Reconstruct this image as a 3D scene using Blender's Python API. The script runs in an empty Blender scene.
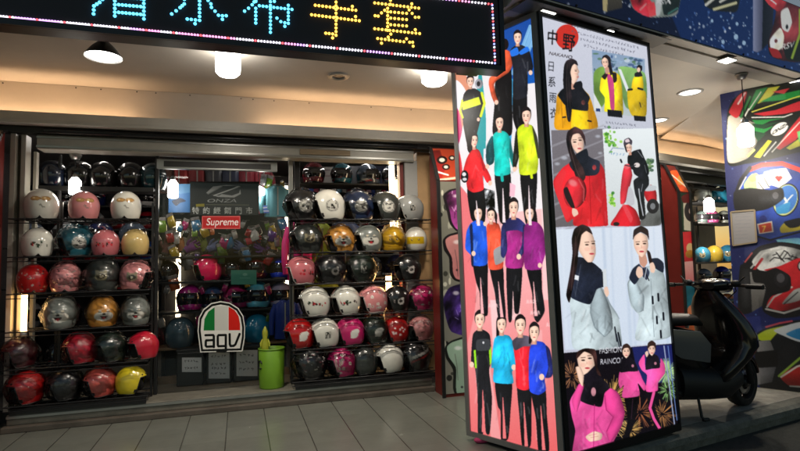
import bpy, bmesh, math, random
import numpy as np
from mathutils import Vector, Matrix

SC = bpy.context.scene
COL = SC.collection
rnd = random.Random(7)
PI = math.pi

# ------------------------------------------------------------------ camera
F_PX = 525.964                      # focal length in pixels of an 800 px wide picture
YAW, PITCH, ROLL = math.radians(17.0069), math.radians(3.9686), math.radians(-1.3110)
EYE = np.array([0.0, 0.0, 1.25])
def cam_axes():
    f = np.array([math.sin(YAW)*math.cos(PITCH), math.cos(YAW)*math.cos(PITCH), math.sin(PITCH)])
    r = np.array([math.cos(YAW), -math.sin(YAW), 0.0]); u = np.cross(r, f)
    c, s = math.cos(ROLL), math.sin(ROLL)
    return np.array([c*r+s*u, -(-s*r+c*u), f])
AX = cam_axes()
cam_data = bpy.data.cameras.new('camera')
cam = bpy.data.objects.new('camera', cam_data)
COL.objects.link(cam)
m = Matrix.Identity(4)
for i in range(3):
    m[i][0], m[i][1], m[i][2], m[i][3] = AX[0][i], -AX[1][i], -AX[2][i], EYE[i]
cam.matrix_world = m
cam_data.sensor_fit = 'HORIZONTAL'
cam_data.sensor_width = 36.0
cam_data.lens = 36.0*F_PX/800.0
cam_data.clip_start = 0.05
cam_data.clip_end = 500.0
SC.camera = cam

# ------------------------------------------------------------------ sky, sun, exposure (night)
world = bpy.data.worlds.new('World'); SC.world = world
world.use_nodes = True
wn, wl = world.node_tree.nodes, world.node_tree.links
bg = wn.get('Background') or wn.new('ShaderNodeBackground')
sky = wn.new('ShaderNodeTexSky'); sky.sky_type = 'NISHITA'; sky.sun_disc = False
SUN_EL, SUN_ROT = math.radians(7.0), math.radians(15.0)
sky.sun_elevation = SUN_EL; sky.sun_rotation = SUN_ROT
wl.new(sky.outputs[0], bg.inputs[0]); bg.inputs[1].default_value = 0.08
sun_d = bpy.data.lights.new('sun', 'SUN'); sun_d.energy = 0.02; sun_d.angle = math.radians(10); sun_d.color = (1.0, 0.93, 0.85)
sun = bpy.data.objects.new('sun', sun_d); COL.objects.link(sun)
sun.rotation_euler = (math.radians(-83), 0, math.radians(-15))
SC.view_settings.view_transform = 'Standard'
SC.view_settings.look = 'None'
SC.view_settings.exposure = 0.0
SC.view_settings.gamma = 1.0
SC.view_settings.use_curve_mapping = False
SC.cycles.use_denoising = True
SC.cycles.max_bounces = 7
SC.cycles.diffuse_bounces = 4
SC.cycles.glossy_bounces = 3
SC.cycles.transparent_max_bounces = 12
SC.cycles.caustics_reflective = False
SC.cycles.caustics_refractive = False
SC.cycles.sample_clamp_indirect = 4.0

# ------------------------------------------------------------------ pixel of the photograph -> point on a known surface
def ray(x, y): return AX.T @ np.array([(x-400)/F_PX, (y-225.5)/F_PX, 1.0])
def at_z(x, y, z): d = ray(x, y); return EYE + (z-EYE[2])/d[2]*d
def at_y(x, y, Y): d = ray(x, y); return EYE + Y/d[1]*d
def at_plane(x, y, p, n): d = ray(x, y); return EYE + np.dot(np.asarray(p)-EYE, n)/np.dot(d, n)*d
def proj(P):
    v = (np.asarray(P, float)-EYE) @ AX.T
    return np.stack([400+F_PX*v[..., 0]/v[..., 2], 225.5+F_PX*v[..., 1]/v[..., 2]], -1)

# ------------------------------------------------------------------ colours and materials
def lin(c): c = np.asarray(c, float)/255.0; return np.where(c <= .04045, c/12.92, ((c+.055)/1.055)**2.4)
def S(r, g, b): return tuple(float(v) for v in lin((r, g, b)))
MATS = {}
def mat(name, rgb=(.5, .5, .5), rough=.5, metal=0., coat=0., var=0., vscale=6., bump=0., bscale=40., emit=None, es=0., spec=.5):
    if name in MATS: return MATS[name]
    mt = bpy.data.materials.new(name); mt.use_nodes = True
    n, l = mt.node_tree.nodes, mt.node_tree.links
    p = n['Principled BSDF']
    p.inputs['Base Color'].default_value = (*rgb, 1); p.inputs['Roughness'].default_value = rough
    p.inputs['Metallic'].default_value = metal; p.inputs['Coat Weight'].default_value = coat
    p.inputs['Coat Roughness'].default_value = .06; p.inputs['Specular IOR Level'].default_value = spec
    if emit: p.inputs['Emission Color'].default_value = (*emit, 1); p.inputs['Emission Strength'].default_value = es
    if var or bump:
        tc = n.new('ShaderNodeTexCoord')
    if var:
        t = n.new('ShaderNodeTexNoise'); t.inputs['Scale'].default_value = vscale; t.inputs['Detail'].default_value = 6; t.inputs['Roughness'].default_value = .65
        r = n.new('ShaderNodeMapRange'); r.inputs[1].default_value = .3; r.inputs[2].default_value = .7; r.inputs[3].default_value = 1-var; r.inputs[4].default_value = 1+var*.6
        x = n.new('ShaderNodeMixRGB'); x.blend_type = 'MULTIPLY'; x.inputs[0].default_value = 1; x.inputs[1].default_value = (*rgb, 1)
        l.new(tc.outputs['Object'], t.inputs['Vector']); l.new(t.outputs[0], r.inputs[0]); l.new(r.outputs[0], x.inputs[2]); l.new(x.outputs[0], p.inputs['Base Color'])
        r2 = n.new('ShaderNodeMapRange'); r2.inputs[3].default_value = max(.02, rough-.12); r2.inputs[4].default_value = min(1, rough+.15)
        l.new(t.outputs[0], r2.inputs[0]); l.new(r2.outputs[0], p.inputs['Roughness'])
    if bump:
        t2 = n.new('ShaderNodeTexNoise'); t2.inputs['Scale'].default_value = bscale; t2.inputs['Detail'].default_value = 4
        b = n.new('ShaderNodeBump'); b.inputs['Strength'].default_value = bump; b.inputs['Distance'].default_value = .01
        l.new(tc.outputs['Object'], t2.inputs['Vector']); l.new(t2.outputs[0], b.inputs['Height']); l.new(b.outputs[0], p.inputs['Normal'])
    MATS[name] = mt
    return mt
def glow(name, rgb, s):
    if name in MATS: return MATS[name]
    mt = bpy.data.materials.new(name); mt.use_nodes = True
    n, l = mt.node_tree.nodes, mt.node_tree.links
    for x in list(n): n.remove(x)
    e = n.new('ShaderNodeEmission'); o = n.new('ShaderNodeOutputMaterial')
    e.inputs[0].default_value = (*rgb, 1); e.inputs[1].default_value = s
    l.new(e.outputs[0], o.inputs[0]); MATS[name] = mt
    return mt
def printed(name, rough=.3, es=0., base=1., coat=0., bump=0.):
    """a printed surface: its colours come from the mesh's own colour attribute; es > 0 for a back-lit film or an added glow"""
    if name in MATS: return MATS[name]
    mt = bpy.data.materials.new(name); mt.use_nodes = True
    n, l = mt.node_tree.nodes, mt.node_tree.links
    p = n['Principled BSDF']; a = n.new('ShaderNodeAttribute'); a.attribute_name = 'ink'
    p.inputs['Roughness'].default_value = rough; p.inputs['Coat Weight'].default_value = coat; p.inputs['Coat Roughness'].default_value = .05
    x = n.new('ShaderNodeMixRGB'); x.blend_type = 'MULTIPLY'; x.inputs[0].default_value = 1; x.inputs[2].default_value = (base, base, base, 1)
    l.new(a.outputs['Color'], x.inputs[1]); l.new(x.outputs[0], p.inputs['Base Color'])
    if es: l.new(a.outputs['Color'], p.inputs['Emission Color']); p.inputs['Emission Strength'].default_value = es
    if bump:
        tc = n.new('ShaderNodeTexCoord'); t2 = n.new('ShaderNodeTexNoise'); t2.inputs['Scale'].default_value = 14; t2.inputs['Detail'].default_value = 3
        b = n.new('ShaderNodeBump'); b.inputs['Strength'].default_value = bump; b.inputs['Distance'].default_value = .02
        l.new(tc.outputs['Object'], t2.inputs['Vector']); l.new(t2.outputs[0], b.inputs['Height']); l.new(b.outputs[0], p.inputs['Coat Normal'])
    MATS[name] = mt
    return mt
def film(name, tint=(1, 1, 1), fac=.12, rough=.1, bump=0., bscale=20., dark=0.):
    """clear sheet: mostly see-through, partly mirror"""
    if name in MATS: return MATS[name]
    mt = bpy.data.materials.new(name); mt.use_nodes = True
    n, l = mt.node_tree.nodes, mt.node_tree.links
    for x in list(n): n.remove(x)
    o = n.new('ShaderNodeOutputMaterial'); mx = n.new('ShaderNodeMixShader'); t = n.new('ShaderNodeBsdfTransparent'); g = n.new('ShaderNodeBsdfGlossy')
    t.inputs[0].default_value = (*tint, 1); g.inputs['Roughness'].default_value = rough
    fr = n.new('ShaderNodeFresnel'); fr.inputs[0].default_value = 1.45
    ad = n.new('ShaderNodeMath'); ad.operation = 'MULTIPLY_ADD'; ad.inputs[1].default_value = .9; ad.inputs[2].default_value = fac; ad.use_clamp = True
    l.new(fr.outputs[0], ad.inputs[0]); l.new(ad.outputs[0], mx.inputs[0]); l.new(t.outputs[0], mx.inputs[1]); l.new(g.outputs[0], mx.inputs[2]); l.new(mx.outputs[0], o.inputs[0])
    if bump:
        tc = n.new('ShaderNodeTexCoord'); t2 = n.new('ShaderNodeTexNoise'); t2.inputs['Scale'].default_value = bscale; t2.inputs['Detail'].default_value = 3; t2.inputs['Distortion'].default_value = .8
        b = n.new('ShaderNodeBump'); b.inputs['Strength'].default_value = bump; b.inputs['Distance'].default_value = .03
        l.new(tc.outputs['Object'], t2.inputs['Vector']); l.new(t2.outputs[0], b.inputs['Height']); l.new(b.outputs[0], g.inputs['Normal']); l.new(b.outputs[0], fr.inputs['Normal'])
    MATS[name] = mt
    return mt

# ------------------------------------------------------------------ objects
def chain(o):
    M = Matrix.Identity(4)
    while o is not None: M = o.matrix_basis @ M; o = o.parent
    return M
def tag(o, label=None, cat=None, group=None, kind=None):
    if label: o['label'] = label
    if cat: o['category'] = cat
    if group: o['group'] = group
    if kind: o['kind'] = kind
    return o
def thing(name, label, cat, loc=(0, 0, 0), rz=0., group=None):
    o = bpy.data.objects.new(name, None); COL.objects.link(o); o.empty_display_size = .05
    o.location = tuple(float(v) for v in loc); o.rotation_euler = (0, 0, rz)
    return tag(o, label, cat, group)
def link(name, me, parent=None):
    o = bpy.data.objects.new(name, me); COL.objects.link(o)
    if parent is not None: o.parent = parent
    return o
def copy_tree(o, parent=None):
    c = o.copy(); COL.objects.link(c)
    if parent is not None: c.parent = parent
    for ch in list(o.children): copy_tree(ch, c)
    return c
class MB:
    """collects faces and links them as one mesh"""
    def __init__(s): s.v, s.f, s.mi, s.sm = [], [], [], []
    def add(s, vs, fs, mi=0, smooth=False):
        k = len(s.v); s.v += [tuple(float(c) for c in v) for v in vs]
        for f in fs: s.f.append(tuple(i+k for i in f)); s.mi.append(mi); s.sm.append(smooth)
        return s
    def box(s, x0, x1, y0, y1, z0, z1, mi=0):
        v = [(x, y, z) for z in (z0, z1) for y in (y0, y1) for x in (x0, x1)]
        return s.add(v, [(0, 2, 3, 1), (4, 5, 7, 6), (0, 1, 5, 4), (2, 6, 7, 3), (0, 4, 6, 2), (1, 3, 7, 5)], mi)
    def hexa(s, b, t, mi=0):
        """bottom and top quads"""
        n = len(b)
        return s.add(list(b)+list(t), [tuple(range(n))[::-1], tuple(range(n, 2*n))]+[(i, (i+1) % n, n+(i+1) % n, n+i) for i in range(n)], mi)
    def prism(s, pts, vec, mi=0, smooth=False):
        pts = [np.asarray(p, float) for p in pts]; return s.hexa(pts, [p+np.asarray(vec) for p in pts], mi)
    def bar(s, a, b, w, h, up=(0, 0, 1), mi=0):
        a, b = Vector(a), Vector(b); d = (b-a).normalized(); x = d.cross(Vector(up))
        if x.length < 1e-5: x = d.cross(Vector((1, 0, 0)))
        x.normalize(); y = x.cross(d)
        q = lambda c: [c+x*sx*w/2+y*sy*h/2 for sx, sy in ((-1, -1), (1, -1), (1, 1), (-1, 1))]
        return s.hexa(q(a), q(b), mi)
    def tube(s, path, r, n=8, mi=0, closed=False, caps=True):
        P = [Vector(p) for p in path]; N = len(P); rs = r if hasattr(r, '__len__') else [r]*N; rings = []
        prev = None
        for i, p in enumerate(P):
            t = (P[(i+1) % N]-P[i-1]) if closed else (P[min(i+1, N-1)]-P[max(i-1, 0)])
            t.normalize()
            if prev is None:
                a = t.cross(Vector((0, 0, 1)))
                if a.length < 1e-3: a = t.cross(Vector((1, 0, 0)))
            else: a = prev-t*prev.dot(t)
            a.normalize(); prev = a; b = t.cross(a)
            rings.append([p+(a*math.cos(2*PI*j/n)+b*math.sin(2*PI*j/n))*rs[i] for j in range(n)])
        vs = [q for R in rings for q in R]; fs = []
        for i in range(N if closed else N-1):
            for j in range(n):
                fs.append((i*n+j, i*n+(j+1) % n, ((i+1) % N)*n+(j+1) % n, ((i+1) % N)*n+j))
        s.add(vs, fs, mi, True)
        if caps and not closed: s.add(rings[0], [tuple(range(n))[::-1]], mi); s.add(rings[-1], [tuple(range(n))], mi)
        return s
    def lathe(s, prof, c=(0, 0, 0), n=24, mi=0, axis='z', smooth=True):
        vs, fs = [], []; k = len(prof)
        for j in range(n):
            a = 2*PI*j/n
            for r, h in prof:
                p = (r*math.cos(a), r*math.sin(a), h)
                if axis == 'y': p = (p[0], p[2], p[1])
                if axis == 'x': p = (p[2], p[0], p[1])
                vs.append((p[0]+c[0], p[1]+c[1], p[2]+c[2]))
        for j in range(n):
            for i in range(k-1): fs.append((j*k+i, ((j+1) % n)*k+i, ((j+1) % n)*k+i+1, j*k+i+1))
        return s.add(vs, fs, mi, smooth)
    def loft(s, rings, mi=0, caps=True, smooth=True):
        n = len(rings[0]); vs = [p for r in rings for p in r]; fs = []
        for i in range(len(rings)-1):
            for j in range(n): fs.append((i*n+j, i*n+(j+1) % n, (i+1)*n+(j+1) % n, (i+1)*n+j))
        s.add(vs, fs, mi, smooth)
        if caps: s.add(rings[0], [tuple(range(n))[::-1]], mi, smooth); s.add(rings[-1], [tuple(range(n))], mi, smooth)
        return s
    def ball(s, c, r, n=14, mi=0):
        rx, ry, rz = r if hasattr(r, '__len__') else (r, r, r); rings = []
        for i in range(1, n//2+1):
            t = PI*i/(n//2+1); rings.append([(c[0]+rx*math.sin(t)*math.cos(2*PI*j/n), c[1]+ry*math.sin(t)*math.sin(2*PI*j/n), c[2]-rz*math.cos(t)) for j in range(n)])
        return s.loft(rings, mi)
    def build(s, name, mats, parent=None, world=True, bevel=0.):
        me = bpy.data.meshes.new(name)
        v = s.v
        if parent is not None and world:
            M = chain(parent).inverted(); v = [tuple(M @ Vector(p)) for p in v]
        me.from_pydata(v, [], s.f)
        for mt in (mats if isinstance(mats, (list, tuple)) else [mats]): me.materials.append(mt)
        me.polygons.foreach_set('material_index', s.mi); me.polygons.foreach_set('use_smooth', s.sm)
        bm = bmesh.new(); bm.from_mesh(me); bmesh.ops.recalc_face_normals(bm, faces=bm.faces); bm.to_mesh(me); bm.free()
        me.update()
        o = link(name, me, parent)
        if bevel:
            md = o.modifiers.new('bevel', 'BEVEL'); md.width = bevel; md.segments = 2; md.limit_method = 'ANGLE'; md.angle_limit = math.radians(40)
        return o
def set_ink(me, cols):
    a = me.color_attributes.new('ink', 'FLOAT_COLOR', 'POINT')
    c = np.ones((len(me.vertices), 4), np.float32); c[:, :3] = cols; a.data.foreach_set('color', c.ravel())

# ------------------------------------------------------------------ a small painter for printed sheets (posters, stickers, banners)
_ng = np.random.RandomState(3)
def _noise_tile(n=256):
    out = np.zeros((n, n))
    for k, amp in ((4, .5), (8, .28), (16, .15), (32, .08), (64, .04)):
        g = _ng.rand(k, k); i = np.arange(n)*k/n; i0 = i.astype(int); f = i-i0; f = f*f*(3-2*f); i1 = (i0+1) % k
        r = g[i0][:, i0]*(1-f)[None]+g[i0][:, i1]*f[None]; r2 = g[i1][:, i0]*(1-f)[None]+g[i1][:, i1]*f[None]
        out += amp*(r*(1-f)[:, None]+r2*f[:, None])
    return (out-out.mean())/out.std()
NT = _noise_tile()
def noise2(x, y, sc):
    return NT[(np.floor(y*sc*8)).astype(int) % 256, (np.floor(x*sc*8)).astype(int) % 256]
_glyph = {}
def glyphs(s):
    """triangles of a word in the built-in typeface, 1 unit = its size"""
    if s not in _glyph:
        c = bpy.data.curves.new('lettering', 'FONT'); c.body = s; o = bpy.data.objects.new('lettering', c); COL.objects.link(o)
        bpy.context.view_layer.update()
        me = bpy.data.meshes.new_from_object(o.evaluated_get(bpy.context.evaluated_depsgraph_get()))
        me.calc_loop_triangles()
        V = np.array([v.co[:2] for v in me.vertices]); T = np.array([t.vertices[:] for t in me.loop_triangles])
        bpy.data.objects.remove(o); bpy.data.curves.remove(c); bpy.data.meshes.remove(me)
        _glyph[s] = (V, T)
    return _glyph[s]
def spline(pts, k=6, tau=.32):
    P = np.asarray(pts, float); n = len(P); out = []
    for i in range(n):
        a, b, c, d = P[i-1], P[i], P[(i+1) % n], P[(i+2) % n]
        for t in np.arange(k)/k:
            t2, t3 = t*t, t**3; out.append((2*t3-3*t2+1)*b+(t3-2*t2+t)*tau*(c-a)+(3*t2-2*t3)*c+(t3-t2)*tau*(d-b))
    return np.array(out)
class Canvas:
    def __init__(s, x0, y0, x1, y1, k=4, bg=(0, 0, 0)):
        s.x0, s.y0, s.k = x0, y0, k; s.w, s.h = int((x1-x0)*k), int((y1-y0)*k)
        s.a = np.zeros((s.h, s.w, 3)); s.a[:] = bg
        s.X, s.Y = np.meshgrid(x0+(np.arange(s.w)+.5)/k, y0+(np.arange(s.h)+.5)/k)
    def win(s, xa, ya, xb, yb, pad=1.5):
        i0, i1 = max(0, int((ya-pad-s.y0)*s.k)), min(s.h, int((yb+pad-s.y0)*s.k)+1)
        j0, j1 = max(0, int((xa-pad-s.x0)*s.k)), min(s.w, int((xb+pad-s.x0)*s.k)+1)
        return (slice(i0, i1), slice(j0, j1)) if i1 > i0 and j1 > j0 else None
    def put(s, w, mask, col, col2=None, noise=0., nsc=.25, alpha=1., horiz=False, vol=0.):
        X, Y = s.X[w], s.Y[w]; c = np.asarray(col, float)[None, None]*np.ones(mask.shape+(1,))
        if col2 is not None:
            q = X if horiz else Y; m = mask > .5
            lo, hi = (q[m].min(), q[m].max()) if m.any() else (0, 1)
            t = np.clip((q-lo)/max(hi-lo, 1e-6), 0, 1)[..., None]; c = c*(1-t)+np.asarray(col2, float)*t
        if vol:
            m = mask > .5; n_ = m.shape[1]; any_ = m.any(1); l_ = np.where(any_, m.argmax(1), 0); r_ = np.where(any_, n_-1-m[:, ::-1].argmax(1), n_-1)
            t = (np.arange(n_)[None]-l_[:, None])/np.maximum(r_-l_, 1)[:, None]; t = np.clip(t, 0, 1)*2-1+.18
            c = c*(1.06+.10*vol-vol*np.abs(t)[..., None]**2.2)
        if noise: c = c*(1+noise*noise2(X+.5*Y, Y*.6-.2*X, nsc)[..., None])
        s.a[w] = s.a[w]*(1-mask[..., None]*alpha)+np.clip(c, 0, 255)*mask[..., None]*alpha
    @staticmethod
    def blur(m, n=1):
        for _ in range(n):
            p = np.pad(m, 1, mode='edge'); m = (p[:-2, 1:-1]+p[2:, 1:-1]+p[1:-1, :-2]+p[1:-1, 2:]+2*p[1:-1, 1:-1])/6
        return m
    def poly(s, pts, col, smooth=False, soft=1, **kw):
        P = spline(pts) if smooth else np.asarray(pts, float)
        w = s.win(P[:, 0].min(), P[:, 1].min(), P[:, 0].max(), P[:, 1].max())
        if w is None: return
        X, Y = s.X[w], s.Y[w]; ins = np.zeros(X.shape, bool)
        for (xa, ya), (xb, yb) in zip(P, np.roll(P, -1, 0)):
            if ya == yb: continue
            ins ^= ((ya > Y) != (yb > Y)) & (X < (xb-xa)*(Y-ya)/(yb-ya)+xa)
        s.put(w, s.blur(ins.astype(float), soft), col, **kw)
    def ell(s, cx, cy, rx, ry, col, rot=0., edge=.35, **kw):
        R = max(rx, ry); w = s.win(cx-R, cy-R, cx+R, cy+R)
        if w is None: return
        c, sn = math.cos(rot), math.sin(rot); dx, dy = s.X[w]-cx, s.Y[w]-cy
        d = np.hypot((dx*c+dy*sn)/rx, (-dx*sn+dy*c)/ry)
        s.put(w, np.clip((1-d)*min(rx, ry)/edge+.5, 0, 1), col, **kw)
    def line(s, pts, wd, col, edge=.3, **kw):
        P = np.asarray(pts, float); w = s.win(P[:, 0].min()-wd, P[:, 1].min()-wd, P[:, 0].max()+wd, P[:, 1].max()+wd)
        if w is None: return
        X, Y = s.X[w], s.Y[w]; D = np.full(X.shape, 1e9)
        for a, b in zip(P[:-1], P[1:]):
            d = b-a; L = max(d@d, 1e-9); t = np.clip(((X-a[0])*d[0]+(Y-a[1])*d[1])/L, 0, 1)
            D = np.minimum(D, np.hypot(X-a[0]-t*d[0], Y-a[1]-t*d[1]))
        s.put(w, np.clip((wd/2-D)/edge+.5, 0, 1), col, **kw)
    def text(s, word, x, y, size, col, ux=(1, 0), uy=(0, -1), bold=0., alpha=1.):
        V, T = glyphs(word); P = np.array([x, y])+size*(V[:, :1]*np.array(ux)+V[:, 1:]*np.array(uy))
        w = s.win(P[:, 0].min(), P[:, 1].min(), P[:, 0].max(), P[:, 1].max(), 2)
        if w is None: return
        m = np.zeros(s.X[w].shape); ox, oy = s.X[w][0, 0], s.Y[w][0, 0]
        for t in T:
            A = P[t]; j0, j1 = int((A[:, 0].min()-ox)*s.k), int((A[:, 0].max()-ox)*s.k)+2; i0, i1 = int((A[:, 1].min()-oy)*s.k), int((A[:, 1].max()-oy)*s.k)+2
            j0, i0 = max(j0, 0), max(i0, 0)
            if i1 <= i0 or j1 <= j0: continue
            X, Y = s.X[w][i0:i1, j0:j1], s.Y[w][i0:i1, j0:j1]; e = [(A[(q+1) % 3, 0]-A[q, 0])*(Y-A[q, 1])-(A[(q+1) % 3, 1]-A[q, 1])*(X-A[q, 0]) for q in range(3)]
            ins = ((e[0] >= -.02) & (e[1] >= -.02) & (e[2] >= -.02)) | ((e[0] <= .02) & (e[1] <= .02) & (e[2] <= .02))
            m[i0:i1, j0:j1] = np.maximum(m[i0:i1, j0:j1], ins)
        if bold: m = np.clip(s.blur(m, int(bold*3))*(1.5+bold), 0, 1)
        s.put(w, np.clip(s.blur(m, 1), 0, 1), col, alpha=alpha)
    def finish(s, n=1, grain=2.5):
        """the softness and grain of a printed photograph"""
        for k in range(3): s.a[..., k] = s.blur(s.a[..., k], n)
        s.a += grain*_ng.randn(s.h//2+1, s.w//2+1)[np.arange(s.h)[:, None]//2, np.arange(s.w)[None]//2][..., None]
        s.a = np.clip(s.a, 0, 255)
    def sample(s, uv):
        x = np.clip((uv[:, 0]-s.x0)*s.k-.5, 0, s.w-1.001); y = np.clip((uv[:, 1]-s.y0)*s.k-.5, 0, s.h-1.001)
        i, j = y.astype(int), x.astype(int); fy, fx = (y-i)[:, None], (x-j)[:, None]
        return s.a[i, j]*(1-fy)*(1-fx)+s.a[i, j+1]*(1-fy)*fx+s.a[i+1, j]*fy*(1-fx)+s.a[i+1, j+1]*fy*fx
def sheet(name, cv, quad, nu, nv, mt, parent=None, mask=None):
    """a flat printed sheet; quad = four 3-D corners (top left, top right, bottom right, bottom left)"""
    a, b, c, d = [np.asarray(q, float) for q in quad]
    u, v = np.meshgrid(np.linspace(0, 1, nu+1), np.linspace(0, 1, nv+1)); u, v = u[..., None], v[..., None]
    P = (a*(1-u)+b*u)*(1-v)+(d*(1-u)+c*u)*v; P = P.reshape(-1, 3)
    uv = proj(P); col = lin(cv.sample(uv))
    k = np.arange((nu+1)*(nv+1)).reshape(nv+1, nu+1)
    f = np.stack([k[:-1, :-1], k[1:, :-1], k[1:, 1:], k[:-1, 1:]], -1).reshape(-1, 4)
    if mask is not None:
        mid = proj(P[f].mean(1)); f = f[mask(mid)]
        used = np.unique(f); re = np.full(len(P), -1); re[used] = np.arange(len(used)); P, col, f = P[used], col[used], re[f]
    if parent is not None:
        M = np.array(chain(parent).inverted()); P = P @ M[:3, :3].T+M[:3, 3]
    me = bpy.data.meshes.new(name); me.from_pydata(P.tolist(), [], f.tolist()); me.materials.append(mt); me.update()
    set_ink(me, col)
    return link(name, me, parent)
def inside(pts):
    P = np.asarray(pts, float)
    def fn(q):
        ins = np.zeros(len(q), bool)
        for (xa, ya), (xb, yb) in zip(P, np.roll(P, -1, 0)):
            if ya != yb: ins ^= ((ya > q[:, 1]) != (yb > q[:, 1])) & (q[:, 0] < (xb-xa)*(q[:, 1]-ya)/(yb-ya)+xa)
        return ins
    return fn
# ================================================================== SETTING
YF = 4.95                                        # plane of the shop fronts
P0, D2, N2 = np.array([3.7, YF, 0]), np.array([.96, .28, 0]), np.array([-.28, .96, 0])   # the next shop turns away here
def front(t, off, z):
    """a point on the shop-front line: t < 0 along the first shop, t > 0 along the second; off = metres behind the front"""
    if t <= 0: return (3.7+t-(.143*off if t == 0 else 0), YF+off, z)
    p = P0+D2*t+N2*off; return (p[0], p[1], z)
def run(mb, o0, o1, z0, z1, t0=-7.0, t1=4.5, mi=0):
    cuts = [t0]+([0] if t0 < 0 < t1 else [])+[t1]
    for a, b in zip(cuts[:-1], cuts[1:]):
        q = lambda z: [front(a, o0, z), front(b, o0, z), front(b, o1, z), front(a, o1, z)]
        mb.hexa(q(z0), q(z1), mi)
def at_r(x, y, off=0.): return at_plane(x, y, P0+N2*off, N2)

PA = math.radians(11.38)
U, V = np.array([math.cos(PA), math.sin(PA), 0]), np.array([-math.sin(PA), math.cos(PA), 0])
NP = np.array([1.780, 2.845, 0])                 # near corner of the light-box pillar
KA, KB = np.array([2.518, 2.948, 0]), np.array([4.413, 3.282, 0])
KD = (KB-KA)/np.linalg.norm(KB-KA); KN = np.array([-KD[1], KD[0], 0])

def tile_mat():
    mt = bpy.data.materials.new('floor tiles'); mt.use_nodes = True
    n, l = mt.node_tree.nodes, mt.node_tree.links; p = n['Principled BSDF']
    tc = n.new('ShaderNodeTexCoord'); sp = n.new('ShaderNodeSeparateXYZ'); l.new(tc.outputs['Object'], sp.inputs[0])
    def M(op, a, b=None, c=None):
        x = n.new('ShaderNodeMath'); x.operation = op
        for i, v in enumerate((a, b, c)):
            if v is None: continue
            if isinstance(v, (int, float)): x.inputs[i].default_value = v
            else: l.new(v, x.inputs[i])
        return x.outputs[0]
    T = .297
    u = M('MULTIPLY_ADD', sp.outputs[0], 1/T, .098/T+40); v = M('MULTIPLY_ADD', sp.outputs[1], 1/T, .25)
    def joint(q, w): f = M('FRACT', q); d = M('ABSOLUTE', M('SUBTRACT', f, .5)); return M('GREATER_THAN', d, .5-w)
    ju, jv = joint(u, .013), joint(v, .007)
    cm = n.new('ShaderNodeCombineXYZ'); l.new(M('FLOOR', u), cm.inputs[0]); l.new(M('FLOOR', v), cm.inputs[1])
    wn_ = n.new('ShaderNodeTexWhiteNoise'); l.new(cm.outputs[0], wn_.inputs[0])
    no = n.new('ShaderNodeTexNoise'); no.inputs['Scale'].default_value = 5; no.inputs['Detail'].default_value = 8; no.inputs['Roughness'].default_value = .7; l.new(tc.outputs['Object'], no.inputs['Vector'])
    k = M('ADD', M('MULTIPLY_ADD', wn_.outputs[0], .14, .74), M('MULTIPLY', no.outputs[0], .40))
    mx = n.new('ShaderNodeMixRGB'); mx.blend_type = 'MULTIPLY'; mx.inputs[0].default_value = 1; mx.inputs[1].default_value = (.170, .176, .152, 1); l.new(k, mx.inputs[2])
    m2 = n.new('ShaderNodeMixRGB'); m2.inputs[2].default_value = (.045, .043, .037, 1); l.new(mx.outputs[0], m2.inputs[1]); l.new(M('MAXIMUM', M('MULTIPLY', ju, .92), M('MULTIPLY', jv, .16)), m2.inputs[0])
    l.new(m2.outputs[0], p.inputs['Base Color'])
    l.new(M('MULTIPLY_ADD', no.outputs[0], .30, .07), p.inputs['Roughness'])
    b = n.new('ShaderNodeBump'); b.inputs['Strength'].default_value = .3; b.inputs['Distance'].default_value = .004
    l.new(M('SUBTRACT', M('MULTIPLY', no.outputs[0], .25), ju), b.inputs['Height']); l.new(b.outputs[0], p.inputs['Normal'])
    return mt
TILE = tile_mat()
CONC = mat('worn concrete', (.36, .35, .31), .75, var=.35, vscale=9, bump=.35, bscale=60)
KERB = mat('kerb stone', (.19, .195, .17), .8, var=.4, vscale=14, bump=.5, bscale=90)
ASPH = mat('asphalt', (.06, .062, .055), .85, var=.35, vscale=30, bump=.6, bscale=220)
PLASTER = mat('cream ceiling paint', (.66, .61, .54), .7, var=.07, vscale=2.2)
PLASTER2 = mat('cream wall paint', (.60, .54, .46), .65, var=.08, vscale=2.5)
LIPM = mat('grey beige metal trim', (.56, .54, .48), .45, var=.1, vscale=5)
DARK = mat('dark recess', (.018, .018, .018), .5)
BLACKM = mat('black metal', (.015, .015, .016), .38, spec=.4)
HEADM = mat('beige enamel steel', (.46, .44, .38), .33, var=.12, vscale=6)
STEEL = mat('brushed steel', (.42, .42, .40), .34, .8, var=.1)
CHROME = mat('chrome', (.7, .7, .7), .12, 1.)
WOOD = mat('stained wood', (.20, .13, .075), .45, var=.3, vscale=7)
TAN = mat('tan panel', (.30, .22, .13), .55, var=.12)
PLAT = mat('platform stone', (.20, .185, .15), .42, var=.3, vscale=8, bump=.2)
ROOM = mat('dim shop wall', (.11, .10, .10), .7, var=.3, vscale=3)
REDP = mat('red panel paint', (.17, .016, .012), .4, var=.12)
GREYL = mat('light grey frame', (.36, .36, .35), .42, var=.06)

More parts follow.
